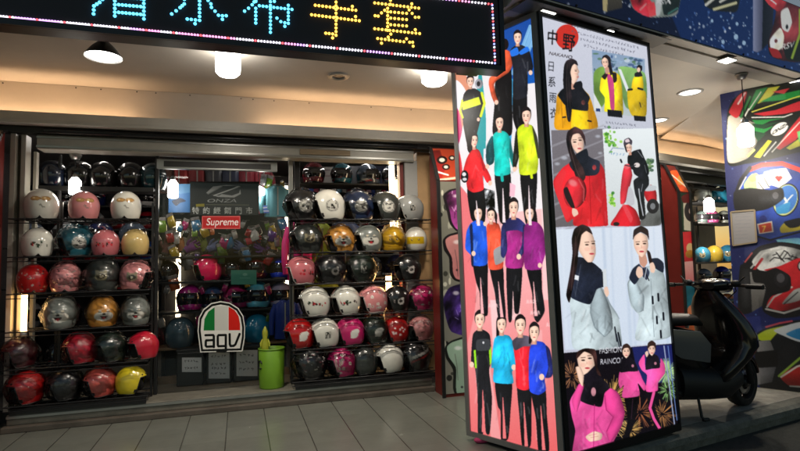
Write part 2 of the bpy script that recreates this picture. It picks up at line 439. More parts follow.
# road, pavement and kerb
mb = MB(); mb.add([(-80, -80, -.125), (80, -80, -.125), (80, 40, -.125), (-80, 40, -.125)], [(0, 1, 2, 3)]); tag(mb.build('road', ASPH), kind='structure')
mb = MB(); a, b = KA-KD*40+KN*.13, KA+KD*40+KN*.13
PAVE_SPLIT = 2.46
mb.prism([(a[0], a[1], -.10), (b[0], b[1], -.10), (b[0], 30, -.10), (a[0], 30, -.10)], (0, 0, .10)); tag(mb.build('pavement', TILE), kind='structure')
mb = MB()
def kerb_ring(c): return [tuple(c+KN*o+np.array([0, 0, z])) for o, z in ((.132, .003), (.03, .003), (.0, -.018), (.0, -.062), (.022, -.07), (.03, -.125), (.132, -.125))]
mb.loft([kerb_ring(KA-KD*40), kerb_ring(KA+KD*40)], smooth=False); tag(mb.build('kerb', KERB), kind='structure')
# the parking strip outside the tiled arcade is plain concrete, 4 mm above
mb = MB(); q = [KA+KD*.12+KN*.134, KA+KD*40+KN*.134, KA+KD*40+KN*2.0, KA+KD*.75+KN*1.15]
mb.prism(q, (0, 0, .004)); tag(mb.build('pavement_concrete', CONC), kind='structure')

# ceiling of the arcade
CZ = 2.83
mb = MB()
cq = [KA-KD*12-KN*.0, KA+KD*12-KN*.0]
band = NP-V*.128
c0, c1 = band-U*12, band+U*9
cj = band+U*((1.6-band[0])/U[0])
mb.prism([(-6.5, 2.93, CZ), (1.6, 2.93, CZ), (cj[0], cj[1], CZ), (c1[0], c1[1], CZ), front(6, .11, CZ), front(0, .11, CZ), front(-9, .11, CZ)], (0, 0, .2)); tag(mb.build('ceiling', PLASTER), kind='structure')

# ------------------------------------------------------------------ the helmet shop front
shop = thing('helmet_shop', 'helmet shop front under a cream arcade ceiling, open display racks on both sides of glass', 'shop front', (0, YF, 0))
mb = MB(); run(mb, .10, .16, 2.44, CZ-.003, t1=4.5); mb.build('fascia', PLASTER2, shop)
mb = MB(); run(mb, -.09, -.05, 2.465, 2.532); run(mb, -.05, .099, 2.44, 2.465); run(mb, -.09, -.05, 2.44, 2.464); mb.build('cove_ledge', LIPM, shop)
def zy(x, y, Y): return float(at_y(x, y, Y)[2])
def xy(x, y, Y): return float(at_y(x, y, Y)[0])
COVE = glow('warm cove light', (1., .64, .37), 18.)
mb = MB(); t_l = xy(132, 118, YF)-3.7
mb2 = MB(); run(mb2, -.035, .0, 2.467, 2.478, -6.5, t_l); run(mb2, -.035, .0, 2.467, 2.478, xy(262, 125, YF)-3.7, -.05); run(mb2, -.035, .0, 2.467, 2.478, .05, 4.2); mb2.build('cove_light', COVE, shop)
# little screws along the fascia top
mb = MB()
for x, y in ((3, 81), (76, 86), (101, 88), (137, 90), (156, 91), (190, 94), (241, 96.5), (253, 98), (274, 99), (309, 101), (371, 105), (411, 108)):
    p = at_y(x, y, YF+.10); mb.ball((p[0], YF+.098, min(p[2], CZ-.02)), .006, 8)
mb.build('screw', BLACKM, shop)
# roller shutter box
mb = MB(); run(mb, .02, .12, 2.385, 2.438, t0=-5.6, t1=4.5)
mb.build('shutter_slot', DARK, shop)  # near-black filler: the shade inside the slot is put into its colour
mb = MB()
mb.tube([(xy(44, 131, 4.98), 4.98, 2.408), (1.72, 4.98, 2.408)], .024, 12); mb.build('shutter_roller', mat('dark enamel', (.02, .021, .023), .25, spec=.6), shop)
zh = zy(228, 156, 5.05)
mb = MB(); mb.box(-1.62, 1.70, 5.02, 5.20, zh, 2.383); mb.build('header_panel', HEADM, shop, bevel=.006)
mb = MB(); mb.box(-1.62, 1.70, 5.012, 5.02, zh+.012, zh+.028); mb.box(-1.62, 1.70, 5.012, 5.02, 2.355, 2.366); mb.build('header_rail', STEEL, shop)
mb = MB(); xa, xb = xy(300, 146, 5.01), xy(350, 146, 5.01)
mb.box(xa, xb, 5.006, 5.02, zh+.034, 2.347); mb.build('header_patch', TAN, shop)
# posts
def post(x0, x1, yy, o0, o1, z0, z1, m_, name='window_post'):
    mb = MB(); mb.box(xy(x0, yy, YF+o0), xy(x1, yy, YF+o0), YF+o0, YF+o1, z0, z1); return mb.build(name, m_, shop, bevel=.004)
post(8.5, 14, 200, .05, .20, .13, 2.38, HEADM); post(19.5, 24.5, 200, .08, .2, .13, 2.38, HEADM); post(14.2, 19.3, 200, .12, .2, .13, 2.38, mat('brown post', (.10, .08, .06), .5))
post(405.5, 418, 200, .10, .22, .13, 2.28, GREYL); post(418.3, 434.5, 220, .14, .24, .13, 2.38, mat('orange wood board', (.50, .31, .15), .5, var=.15))
post(400.5, 404, 200, .14, .24, .13, 2.28, REDP)
post(155, 158.5, 200, .22, .27, .13, zh, BLACKM); post(289.5, 293.5, 250, .22, .27, .13, zh, STEEL); post(294.5, 300, 180, .24, .29, 1.60, zh, BLACKM)
post(57.5, 60.5, 180, .30, .34, .13, zh, BLACKM)
post(33, 36.5, 170, .20, .26, .13, zh, HEADM)
# display platform
mb = MB(); mb.box(-1.76, 1.80, YF-.10, YF+.9, .0, .045); mb.build('platform_step', mat('platform step', (.12, .10, .08), .5, var=.35, vscale=6), shop, bevel=.006)
mb = MB(); mb.box(-1.74, 1.79, YF-.04, YF+3.4, .045, .128); mb.build('platform', PLAT, shop, bevel=.006)
mb = MB(); mb.box(-1.74, 1.79, YF-.05, YF-.04, .098, .118); mb.build('platform_edge', STEEL, shop)
# interior shell of the first shop
mb = MB(); mb.box(-2.6, 3.4, 8.3, 8.4, 0, 2.7); mb.build('back_wall', ROOM, shop)
mb = MB(); mb.box(-2.7, -2.6, 5.1, 8.4, 0, 2.7); mb.build('side_wall', ROOM, shop)
mb = MB(); mb.box(3.4, 3.5, 5.1, 8.4, 0, 2.7); mb.build('side_wall', ROOM, shop)
mb = MB(); mb.box(-2.6, 3.4, 5.2, 8.3, 2.62, 2.68); mb.build('shop_ceiling', mat('dim shop ceiling', (.22, .21, .2), .7), shop)
mb = MB(); mb.box(-2.6, -1.745, 5.2, 8.3, 0, .1); mb.build('shop_floor', ROOM, shop)
mb = MB(); mb.box(1.795, 3.4, 5.2, 8.3, 0, .1); mb.build('shop_floor', ROOM, shop)
# door glass
GLASS = film('shop glass', (.95, .96, .96), -.01, .015)
mb = MB(); mb.box(xy(158.8, 200, 5.2), xy(289, 250, 5.2), 5.195, 5.201, .135, zh-.002); mb.build('glass_pane', GLASS, shop)
# glass top rail with its dark slot
mb = MB(); x0, x1 = xy(157, 165, 5.17), xy(277, 165, 5.17); z0, z1 = zy(217, 170.5, 5.17), zy(217, 161, 5.17)
mb.box(x0, x1, 5.15, 5.19, z0, z1); mb.build('door_rail', mat('pale rail', (.36, .38, .37), .3, .3), shop, bevel=.004)
mb = MB(); mb.box(x0+.06, x1-.06, 5.144, 5.15, z0+.02, z1-.02); mb.build('rail_slot', DARK, shop)

# second shop
mb = MB()
for (a, b, o0, o1, z0, z1) in ((.9, 4.5, .10, .2, 2.27, 2.385),): run(mb, o0, o1, z0, z1, a, b)
mb.build('header_panel', BLACKM, shop)
mb = MB(); run(mb, .85, .95, 0, 2.6, .2, 4.5); mb.build('back_wall', mat('beige back wall', (.42, .33, .24), .6, var=.1), shop)
mb = MB(); run(mb, .2, .95, 2.41, 2.434, .2, 4.5); mb.build('shop_ceiling', MATS['dim shop ceiling'], shop)
mb = MB(); p = at_r(674, 200, .1); q = at_r(680, 200, .1)
mb.hexa([(p[0], p[1], 0), (q[0], q[1], 0), (q[0]-.03, q[1]+.1, 0), (p[0]-.03, p[1]+.1, 0)], [(p[0], p[1], 2.27), (q[0], q[1], 2.27), (q[0]-.03, q[1]+.1, 2.27), (p[0]-.03, p[1]+.1, 2.27)]); mb.build('window_post', BLACKM, shop)
# the slanted bulkhead that closes the ceiling at the far side
A1, B1 = at_z(661, 137, CZ), at_z(719, 97.5, CZ); A2, B2 = at_r(659, 141, .06), at_r(733, 152, .06)
mb = MB(); mb.prism([A1, B1, B2, A2], (.06, .05, .04)); mb.build('bulkhead', PLASTER2, shop)

# ------------------------------------------------------------------ columns with printed fronts between the shops
def column(label, cx, yf, wid, flip, pic, ang=0., group='printed columns beside the shop windows', dep=.35):
    """upright box with a sloping cap; its front carries printed pictures, its side is red, edges have black trim"""
    c, s = math.cos(ang), math.sin(ang)
    ex, ey = np.array([c, s, 0]), np.array([-s, c, 0])
    t = thing('printed_column', label, 'display column', (cx, yf, 0), ang, group)
    o = np.array([cx, yf, 0])
    prof = [(0, .0), (0, 2.01), (.27*dep/.35, 2.36), (dep, 2.375), (dep, 0)]
    def side(x): return [o+ex*x+ey*d+np.array([0, 0, z]) for d, z in prof]
    mb = MB(); mb.prism(side(.012), ex*(wid-.024)); mb.build('body', REDP, t)
    for x in (0, wid):
        mb = MB(); pts = [o+ex*x+ey*(d-.012)+np.array([0, 0, z]) for d, z in prof[:4]]
        for a, b in zip(pts[:-1], pts[1:]): mb.bar(a, b, .022, .03, up=ex)
        mb.build('edge_trim', BLACKM, t)
    a, b = o+ex*.013-ey*.004, o+ex*(wid-.013)-ey*.004
    z_ = lambda p, z: p+np.array([0, 0, z])
    pic(t, [z_(a, 2.0), z_(b, 2.0), z_(b, .03), z_(a, .03)], [z_(a+ey*.262*dep/.35, 2.352), z_(b+ey*.262*dep/.35, 2.352), z_(b, 2.014), z_(a, 2.014)])
    return t
PRINT_L = printed('column print with added glow', .35, es=.22)  # weak glow added to the print, standing in for lamps shining on it
def pic_one(t, quad, cap):
    cv = Canvas(410, 140, 500, 410, 4, (120, 118, 105))
    for i in range(90):                                        # pale pebbly ground
        x, y = rnd.uniform(438, 500), rnd.uniform(172, 402); g = rnd.choice(((60, 60, 52), (170, 168, 150), (35, 35, 32), (200, 195, 175)))
        cv.ell(x, y, rnd.uniform(1, 3), rnd.uniform(1.5, 4), g)
    cv.poly([(443, 196), (449, 190), (458, 188), (475, 186), (475, 233), (458, 232), (450, 224), (447, 212)], (30, 22, 28), True)
    cv.poly([(446, 197), (452, 191), (475, 188), (475, 230), (458, 230), (452, 222), (450, 212)], (150, 60, 130), True, noise=.3, nsc=.5)
    cv.poly([(443, 240), (450, 234), (475, 232), (475, 281), (456, 281), (450, 274), (449, 258), (444, 250)], (25, 20, 22), True)
    cv.poly([(445.5, 240), (452, 235.5), (475, 234), (475, 279), (457, 279), (453, 272), (452, 258), (447, 248)], (222, 150, 145), True, col2=(195, 118, 118), noise=.05)
    cv.poly([(443, 300), (449, 288), (460, 284), (475, 283), (475, 334), (452, 332), (446, 318)], (52, 34, 88), True, noise=.5, nsc=.6)
    cv.poly([(445, 347), (453, 340), (475, 338), (475, 397), (457, 396), (453, 388), (453, 370), (446, 358)], (25, 28, 25), True)
    cv.poly([(447, 347), (454, 341.5), (475, 340), (475, 395), (458, 394), (456, 386), (456, 368), (449, 357)], (158, 185, 160), True, col2=(128, 150, 130), noise=.04)
    for x, y, n_, k_ in ((460, 200, 9, (230, 190, 225)), (460, 306, 8, (170, 150, 220)), (458, 215, 6, (70, 20, 60)), (460, 320, 6, (24, 14, 44))):
        for i in range(n_): a_, b_ = x+rnd.uniform(-8, 8), y+rnd.uniform(-12, 12); cv.line([(a_, b_), (a_+rnd.uniform(-3, 4), b_+rnd.uniform(2, 6))], rnd.uniform(.5, 1.2), k_, alpha=.6)
    for x, y, rx, ry in ((457, 242, 3.5, 2), (458, 348, 3.5, 2), (456, 293, 3, 2), (456, 196, 3, 1.6)): cv.ell(x, y, rx, ry, (250, 246, 244), edge=1.5, alpha=.65)
    for y in (262, 366): cv.line([(455, y-12), (457, y), (458, y+14)], .6, (60, 50, 50), alpha=.6)
    cv.ell(462, 387, 1.2, 1.2, (60, 60, 60)); cv.ell(457, 270, 1.2, 1.2, (80, 50, 50))
    sheet('front_print', cv, quad, 90, 420, PRINT_L, t)
    cv = Canvas(410, 135, 500, 185, 4, (176, 62, 36))
    cv.poly([(418, 152), (440, 150), (446, 168), (440, 182), (425, 170)], (120, 26, 24), noise=.2)
    for x, y, r in ((431, 165, 3.4), (442, 160, 4), (446, 167, 3), (452, 158, 2.6)): cv.ell(x, y, r*1.3, r, (35, 20, 22)); cv.ell(x, y, r*.7, r*.5, (235, 225, 205))
    cv.line([(428, 176), (440, 180), (470, 176)], 2.2, (225, 205, 180)); cv.line([(436, 178), (438, 172), (448, 175)], 1.6, (240, 235, 225))
    sheet('cap_print', cv, cap, 80, 60, PRINT_L, t)
def pic_two(t, quad, cap):
    cv = Canvas(670, 150, 720, 460, 4, (40, 60, 42))
    cv.poly([(683, 196), (697, 194), (699, 232), (684, 230)], (215, 205, 180)); cv.ell(691, 211, 6.6, 10.5, (52, 42, 44)); cv.ell(691, 211, 2.2, 3.4, (205, 180, 160)); cv.ell(691, 211, .8, 1.1, (60, 40, 40))
    cv.poly([(682, 196), (699, 190), (699, 200), (684, 203)], (110, 30, 30), True)
    cv.poly([(682, 232), (700, 231), (701, 262), (684, 262)], (205, 45, 52), noise=.12); cv.ell(690, 248, 3.6, 5, (228, 190, 130)); cv.ell(690, 254, 4.5, 4, (190, 130, 50), noise=.3)
    cv.poly([(683, 262), (701, 260), (702, 284), (685, 284)], (230, 175, 165), col2=(205, 110, 110))
    cv.poly([(684, 286), (704, 284), (706, 330), (688, 330)], (28, 110, 128), True, noise=.2); cv.ell(692, 312, 5, 7, (205, 120, 80)); cv.poly([(689, 326), (704, 322), (706, 352), (692, 352)], (214, 100, 45), True, noise=.25)
    cv.line([(685, 345), (706, 340)], 3, (235, 190, 120)); cv.poly([(688, 352), (708, 350), (712, 420), (692, 420)], (60, 30, 28), noise=.3)
    sheet('front_print', cv, quad, 60, 420, PRINT_L, t)
    cv = Canvas(650, 140, 720, 205, 4, (120, 34, 26))
    cv.poly([(670, 172), (684, 172), (692, 192), (684, 196)], (190, 70, 30), True, noise=.3); cv.ell(681, 180, 4, 5, (225, 150, 60)); cv.line([(672, 175), (690, 190)], 1.4, (240, 215, 190))
    sheet('cap_print', cv, cap, 60, 60, PRINT_L, t)
def pic_zero(t, quad, cap):
    cv = Canvas(-120, 100, 10, 480, 2, (60, 26, 22)); cv.poly([(-60, 150), (4, 150), (4, 175), (-60, 180)], (150, 150, 140), noise=.4)
    sheet('front_print', cv, quad, 40, 120, PRINT_L, t)
    cv = Canvas(-120, 100, 30, 220, 3, (70, 70, 66)); 
    for i in range(40): cv.ell(rnd.uniform(-40, 20), rnd.uniform(140, 175), 3, 2, rnd.choice(((160, 160, 150), (30, 30, 30))))
    sheet('cap_print', cv, cap, 50, 40, PRINT_L, t)
column('printed column with pink and mint helmet pictures between the rack and the light box', xy(441, 300, 4.6), 4.6, .46, False, pic_one, dep=.24)
p = at_y(678.5, 205, 4.97)
column('red printed column with a record picture, behind the black scooter', p[0], p[1], .25, False, pic_two, math.atan2(.28, .96), dep=.2)
column('dark red column at the end of the rack of animal face helmets', xy(-19, 300, 4.6)-.46, 4.6, .46, True, pic_zero)
# small pale vertical strip light box at the top of the dark red column
# ================================================================== HELMETS
PAINT = printed('glossy helmet paint', .22, coat=.9, bump=0.)
PAINTW = printed('helmet paint under wrinkled wrap', .3, coat=1., bump=.55)
LINING = mat('dark cloth lining', (.018, .017, .018), .9)
RUBBER = mat('black rubber trim', (.012, .012, .012), .45)
TRIMG = mat('pale rubber trim', (.30, .29, .27), .4)
SMOKE = mat('smoked visor', (.01, .01, .012), .06, coat=1.)
BAG = film('wrinkled clear bag', (1., 1., 1.), -.01, .09, bump=.35, bscale=22.)
def sstep(x, a, b): t = np.clip((x-a)/(b-a), 0, 1); return t*t*(3-2*t)
def dome(kind, na, nr, sc=1., back_notch=False):
    az = np.linspace(-180, 180, na, endpoint=False); A = np.abs(az)
    if kind == 'open':
        tm = 76+(150-76)*sstep(A, 36, 62)
        tm = tm-5*np.exp(-((A-108)/16.)**2)
    elif kind == 'half': tm = 108-10*np.cos(np.radians(az))
    else: tm = np.full(na, 148.)-10*np.exp(-(A/40.)**2)
    if back_notch: tm = tm-15*np.exp(-((A-180)/7.)**4)
    t = np.radians(np.linspace(0.02, 1, nr)[None]*tm[:, None]); a = np.radians(az)[:, None]
    rad = np.where(t < PI/2, np.sin(t), 1-.42*(1-np.sin(t)))
    x = (.152*sc)*rad*np.cos(a); y = (.134*sc)*rad*np.sin(a); z = .148*sc*np.cos(t)
    x = np.where((np.abs(a) > PI/2) & (t > 1.2), x*1.03, x)
    if kind == 'full': x = x+.03*np.exp(-(np.degrees(a)/38)**2)*sstep(np.degrees(t)*np.ones_like(a), 95, 130)
    return np.stack([x, y, z+.127], -1), np.degrees(a)*np.ones_like(t), 90-np.degrees(t)
def grid_faces(na, nr, flip=False):
    k = np.arange(na*nr).reshape(na, nr); k2 = np.roll(k, -1, 0)
    f = np.stack([k[:, :-1], k[:, 1:], k2[:, 1:], k2[:, :-1]], -1).reshape(-1, 4)
    return (f[:, ::-1] if flip else f).tolist()
def raw(name, V, Fc, mt, parent, smooth=True, cols=None):
    me = bpy.data.meshes.new(name); me.from_pydata(np.asarray(V).reshape(-1, 3).tolist(), [], Fc); me.materials.append(mt)
    me.polygons.foreach_set('use_smooth', [smooth]*len(me.polygons)); me.update()
    if cols is not None: set_ink(me, cols)
    return link(name, me, parent)
# ---- what is painted on a shell: (u, v) are degrees from the middle of the picture
def E(u, v, cx, cy, rx, ry, soft=.12): return np.clip((1-np.hypot((u-cx)/rx, (v-cy)/ry))/soft+.5, 0, 1)
def over(c, m, col): return c*(1-m[..., None])+np.asarray(col, float)*m[..., None]
def d_plain(c, u, v, r): return c
def d_dog(c, u, v, r):
    for s in (-1, 1): c = over(c, E(u, v, s*14, -6, 21, 15), (225, 222, 212))
    c = over(c, E(u, v, 0, -14, 16, 12), (228, 225, 215))
    for s in (-1, 1):
        c = over(c, E(u, v, s*14, 15, 6, 3.2), (215, 205, 185)); c = over(c, E(u, v, s*15, 7.5, 6.5, 3, .2), (30, 24, 22)); c = over(c, E(u, v, s*15, 5, 6, 3, .2), (225, 222, 212))
    c = over(c, E(u, v, 0, 1, 5.5, 3.6), (20, 17, 18))
    c = over(c, E(u, v, 0, -10, 10, 7)*(v < -6), (60, 16, 18)); c = over(c, E(u, v, 0, -13, 6, 4), (200, 50, 60))
    for s in (-1, 1): c = over(c, E(u, v, s*6, -6.5, 6.5, 1.6, .4), (35, 25, 25))
    return c
def d_flowers(c, u, v, r, cols=((245, 240, 235), (215, 190, 195)), n=16, rad=5.):
    for i in range(n):
        a, b = r.uniform(-50, 50), r.uniform(-40, 40); k = cols[r.randrange(len(cols))]
        for j in range(5): c = over(c, E(u, v, a+rad*.75*math.cos(j*1.257), b+rad*.75*math.sin(j*1.257), rad*.55, rad*.55), k)
        c = over(c, E(u, v, a, b, rad*.4, rad*.4), (210, 150, 60))
    return c
def d_dots(c, u, v, r):
    for i in range(9): c = over(c, E(u, v, r.uniform(-28, 28), r.uniform(-22, 14), 4.6, 4.6), (235, 215, 215))
    return c
def d_badge(c, u, v, r, k=(205, 203, 195)):
    c = over(c, E(u, v, 0, -6, 23, 23), k); c = over(c, E(u, v, 0, -6, 20, 20)*(1-E(u, v, 0, -6, 18.5, 18.5)), (40, 38, 36))
    for i in range(6): c = over(c, E(u, v, r.uniform(-11, 11), -6+r.uniform(-11, 11), r.uniform(2, 6), r.uniform(2, 4)), (28, 26, 26))
    return c
def d_patch(c, u, v, r, k=(226, 224, 218)):
    c = over(c, E(u, v, 3, -8, 15, 17), k); c = over(c, E(u, v, 12, 2, 12, 9), k); return over(c, E(u, v, -5, -20, 7, 5), k)
def d_small(c, u, v, r, cols=((190, 40, 50), (40, 60, 40), (60, 40, 40))):
    for i in range(14): c = over(c, E(u, v, r.uniform(-34, 34), -8+r.uniform(-8, 8), r.uniform(2, 5), r.uniform(2, 6)), cols[r.randrange(len(cols))])
    return c
def d_goggle(c, u, v, r):
    for s in (-1, 1):
        c = over(c, E(u, v, s*17, 16, 17, 8.5), (165, 125, 70)); c = over(c, E(u, v, s*17, 16, 13.5, 6), (205, 160, 100)); c = over(c, E(u, v, s*17-4, 18, 4, 3), (240, 215, 170))
    c = over(c, E(u, v, 0, -6, 5, 3), (120, 118, 110)); return over(c, E(u, v, 8, -12, 6, 2), (130, 125, 118))
def d_mask(c, u, v, r): 
    c = over(c, E(u, v, 0, -4, 20, 15), (150, 140, 110)); c = over(c, E(u, v, 0, -4, 14, 9), (60, 50, 40))
    for s in (-1, 1): c = over(c, E(u, v, s*14, 10, 6, 6), (150, 140, 110))
    for i in range(5): c = over(c, E(u, v, r.uniform(-9, 9), -4+r.uniform(-6, 6), 3, 2), (205, 195, 165))
    return c
def d_band(c, u, v, r):
    c = over(c, ((np.abs(v+2) < 15)*1.)*np.clip((50-np.abs(u))/6, 0, 1), (214, 178, 22))
    for s in (-1, 1): c = over(c, E(u, v, s*17, 1, 4, 4.6), (38, 32, 26)); c = over(c, E(u, v, s*17+1, 2.5, 1.4, 1.6), (235, 230, 220))
    return c
def d_eyes(c, u, v, r):
    for s in (-1, 1): c = over(c, E(u, v, s*17, 1, 4, 4.6), (40, 32, 22)); c = over(c, E(u, v, s*17+1, 2.5, 1.4, 1.6), (235, 230, 200))
    return over(c, E(u, v, 0, -30, 24, 3), (150, 110, 20))
def d_emblem(c, u, v, r):
    c = over(c, E(u, v, 4, -10, 13, 14), (205, 200, 195)); c = over(c, E(u, v, 4, -8, 8, 6), (30, 28, 28)); c = over(c, E(u, v, 12, 2, 5, 6), (205, 200, 195))
    for i in range(5): c = over(c, E(u, v, r.uniform(-26, 20), r.uniform(-16, 4), 3, 2), (150, 140, 140))
    return c
def d_letter(c, u, v, r):
    c = over(c, (np.abs(u) < 11)*(np.abs(v+6) < 13)*1., (170, 168, 160)); c = over(c, (np.abs(u) < 9)*(np.abs(v+6) < 11)*1., (24, 26, 25))
    return over(c, ((np.abs(np.abs(u)-(v+16)*.33) < 1.8)*(np.abs(v+6) < 9))*1., (190, 188, 180))
def d_bits(c, u, v, r):
    for i in range(60): c = over(c, E(u, v, r.uniform(-75, 75), r.uniform(-55, 45), r.uniform(2, 5), r.uniform(1.4, 3)), r.choice(((200, 200, 195), (130, 60, 70), (50, 45, 50), (170, 150, 140))))
    return c
def d_stripe(c, u, v, r):
    c = over(c, (np.abs(v-.35*u-6) < 5)*1., (190, 190, 185)); return over(c, (np.abs(v-.35*u+8) < 3)*1., (150, 30, 30))
DEC = {k[2:]: f for k, f in list(globals().items()) if k.startswith('d_')}
_lin_cache = {}
def helmet(name, label, cat, loc, rz, base, kind='open', decal='plain', az0=0., el0=0., sc=1., wrap=False, group=None, trim=None, visor=False, bag=False, seed=0, fine=True, notch=False, peak=False):
    r = random.Random(seed*31+7)
    t = thing(name, label, cat, loc, rz, group); t.scale = (sc, sc, sc)
    na, nr = (96, 46) if fine else (40, 20)
    P, az, el = dome(kind, na, nr, back_notch=notch)
    c = np.ones(P.shape)*np.array(base, float)
    du = (az-az0+180) % 360-180
    u, v = du*np.cos(np.radians(np.clip(el, -40, 60))), el-el0
    c = DEC[decal](c, u, v, r)
    c = c*(1+.05*noise2(az*.3+seed*17, el*.3, .3)[..., None])
    sh = raw('shell', P, grid_faces(na, nr), PAINTW if wrap else PAINT, t, cols=lin(np.clip(c, 0, 255)).reshape(-1, 3))
    Q, _, _ = dome(kind, 32, 12, .9, back_notch=False); Q[..., 2] += .012; Q = Q[::1]
    rim = Q[:, -1].copy(); rim[:, 2] = np.maximum(rim[:, 2], .012); Q[:, -1] = rim
    cen = np.array([[0, 0, .05]]); V = np.concatenate([Q.reshape(-1, 3), cen]); Fc = grid_faces(32, 12, True)
    raw('lining', V, Fc, LINING, t)
    mb = MB(); mb.tube(P[::2, -1].tolist(), .0055, 6, closed=True); mb.build('rubber_trim', TRIMG if trim else RUBBER, t, world=False)
    if kind == 'open':
        for k in (-26, 0, 26):
            i = int((k+180)/360*na); j = int(nr*.86); p = P[i, j]
            mb = MB(); mb.ball(tuple(p), .0085, 8); mb.build('snap_button', CHROME if trim else BLACKM, sh, world=False)
        # cheek pads seen inside the face opening
        for s in (-1, 1):
            mb = MB(); mb.ball((.045, s*.085, .06), (.05, .03, .06), 12); mb.build('cheek_pad', LINING, t, world=False)
    if kind == 'full' or visor:
        av = np.linspace(-72, 72, 24); tv = np.linspace(66, 112 if kind == 'full' else 118, 9); A_, T_ = np.meshgrid(np.radians(av), np.radians(tv), indexing='ij')
        ss = 1.035; V = np.stack([.152*ss*np.sin(T_)*np.cos(A_)+(.012 if kind == 'full' else .02), .134*ss*np.sin(T_)*np.sin(A_), .148*ss*np.cos(T_)+.127], -1)
        k = np.arange(24*9).reshape(24, 9); f = np.stack([k[:-1, :-1], k[:-1, 1:], k[1:, 1:], k[1:, :-1]], -1).reshape(-1, 4).tolist()
        vi = raw('visor', V, f, SMOKE, t)
        for s in (-1, 1):
            mb = MB(); mb.lathe([(.0, s*.138), (.018, s*.137), (.02, s*.128)], (.03, 0, .135), 14, axis='y'); mb.build('visor_pivot', RUBBER, vi, world=False)
    if bag:
        n1, n2 = 26, 17; a, tt = np.meshgrid(np.linspace(0, 2*PI, n1, endpoint=False), np.linspace(.03, PI*.93, n2), indexing='ij')
        rs = np.random.RandomState(seed+5); N = noise2(a*9+seed*13, tt*12, 1.2)*.006+rs.uniform(-.006, .006, a.shape); k_ = 1.08+N/.15; a = a+rs.uniform(-.07, .07, a.shape)
        N[0] = N[0]; V = np.stack([.155*k_*np.sin(tt)*np.cos(a), .138*k_*np.sin(tt)*np.sin(a), .148*k_*np.cos(tt)+.132], -1)
        V[..., 2] = np.maximum(V[..., 2], .003)
        raw('plastic_bag', V, [q for f in grid_faces(n1, n2) for q in ((f[0], f[1], f[2]), (f[0], f[2], f[3]))], BAG, t, smooth=False)
    return t

# ------------------------------------------------------------------ wire racks
def rack(label, xa, xb, zs, y0, y1, uprights, group='wire helmet racks in the shop window'):
    t = thing('display_rack', label, 'display rack', ((xa+xb)/2, (y0+y1)/2, .128), 0, group)
    for z in zs:
        mb = MB()
        for y in (y0, y1): mb.tube([(xa, y, z-.006), (xb, y, z-.006)], .006, 6)
        mb.tube([(xa, (y0+y1)/2, z-.006), (xb, (y0+y1)/2, z-.006)], .004, 6)
        mb.tube([(xa, y0, z-.04), (xb, y0, z-.04)], .004, 6)
        x = xa
        while x < xb: mb.tube([(x, y0, z-.007), (x, y1, z-.007)], .003, 5, caps=False); x += .07
        mb.build('wire_shelf', BLACKM, t)
    for x in uprights:
        for y in (y1-.01,):
            mb = MB(); mb.box(x-.009, x+.009, y-.009, y+.009, .128, zs[0]+.16); mb.build('upright', BLACKM, t)
    mb = MB(); mb.box(xa+.03, xb-.02, y0+.03, y1, .150, .17); mb.box(xa+.03, xb-.02, y0+.03, y0+.045, .128, .15); mb.build('base_tray', BLACKM, t)
    return t
ROWS = [1.667, 1.362, 1.070, .774, .484, .200]
YR = 5.0
rack('wire rack holding the animal face helmets, beside the dark red column', xy(9, 250, 4.9), xy(152, 250, 5.0), ROWS, 4.87, 5.14, [xy(152, 250, 5.1), xy(60, 250, 5.1)])
rack('wire rack holding five rows of side-facing helmets, beside the orange wooden board', xy(291, 250, 4.9), xy(433.5, 250, 4.9), ROWS, 4.87, 5.14, [xy(291, 250, 5.1), xy(372, 300, 5.1)])

W = {'white': (224, 222, 212), 'pink': (226, 146, 148), 'rose': (190, 105, 112), 'beige': (205, 178, 115), 'teal': (28, 92, 108), 'red': (172, 22, 24), 'black': (22, 22, 24), 'dgrey': (52, 56, 54), 'grey': (120, 126, 122),
     'tan': (206, 142, 58), 'maroon': (70, 14, 24), 'crimson': (190, 24, 50), 'salmon': (225, 92, 82), 'yellow': (222, 200, 40), 'green': (28, 42, 34), 'navy': (30, 44, 74), 'hot': (196, 28, 104), 'gold': (206, 158, 28), 'blue': (36, 120, 170), 'hpink': (232, 26, 96), 'silver': (150, 152, 150)}
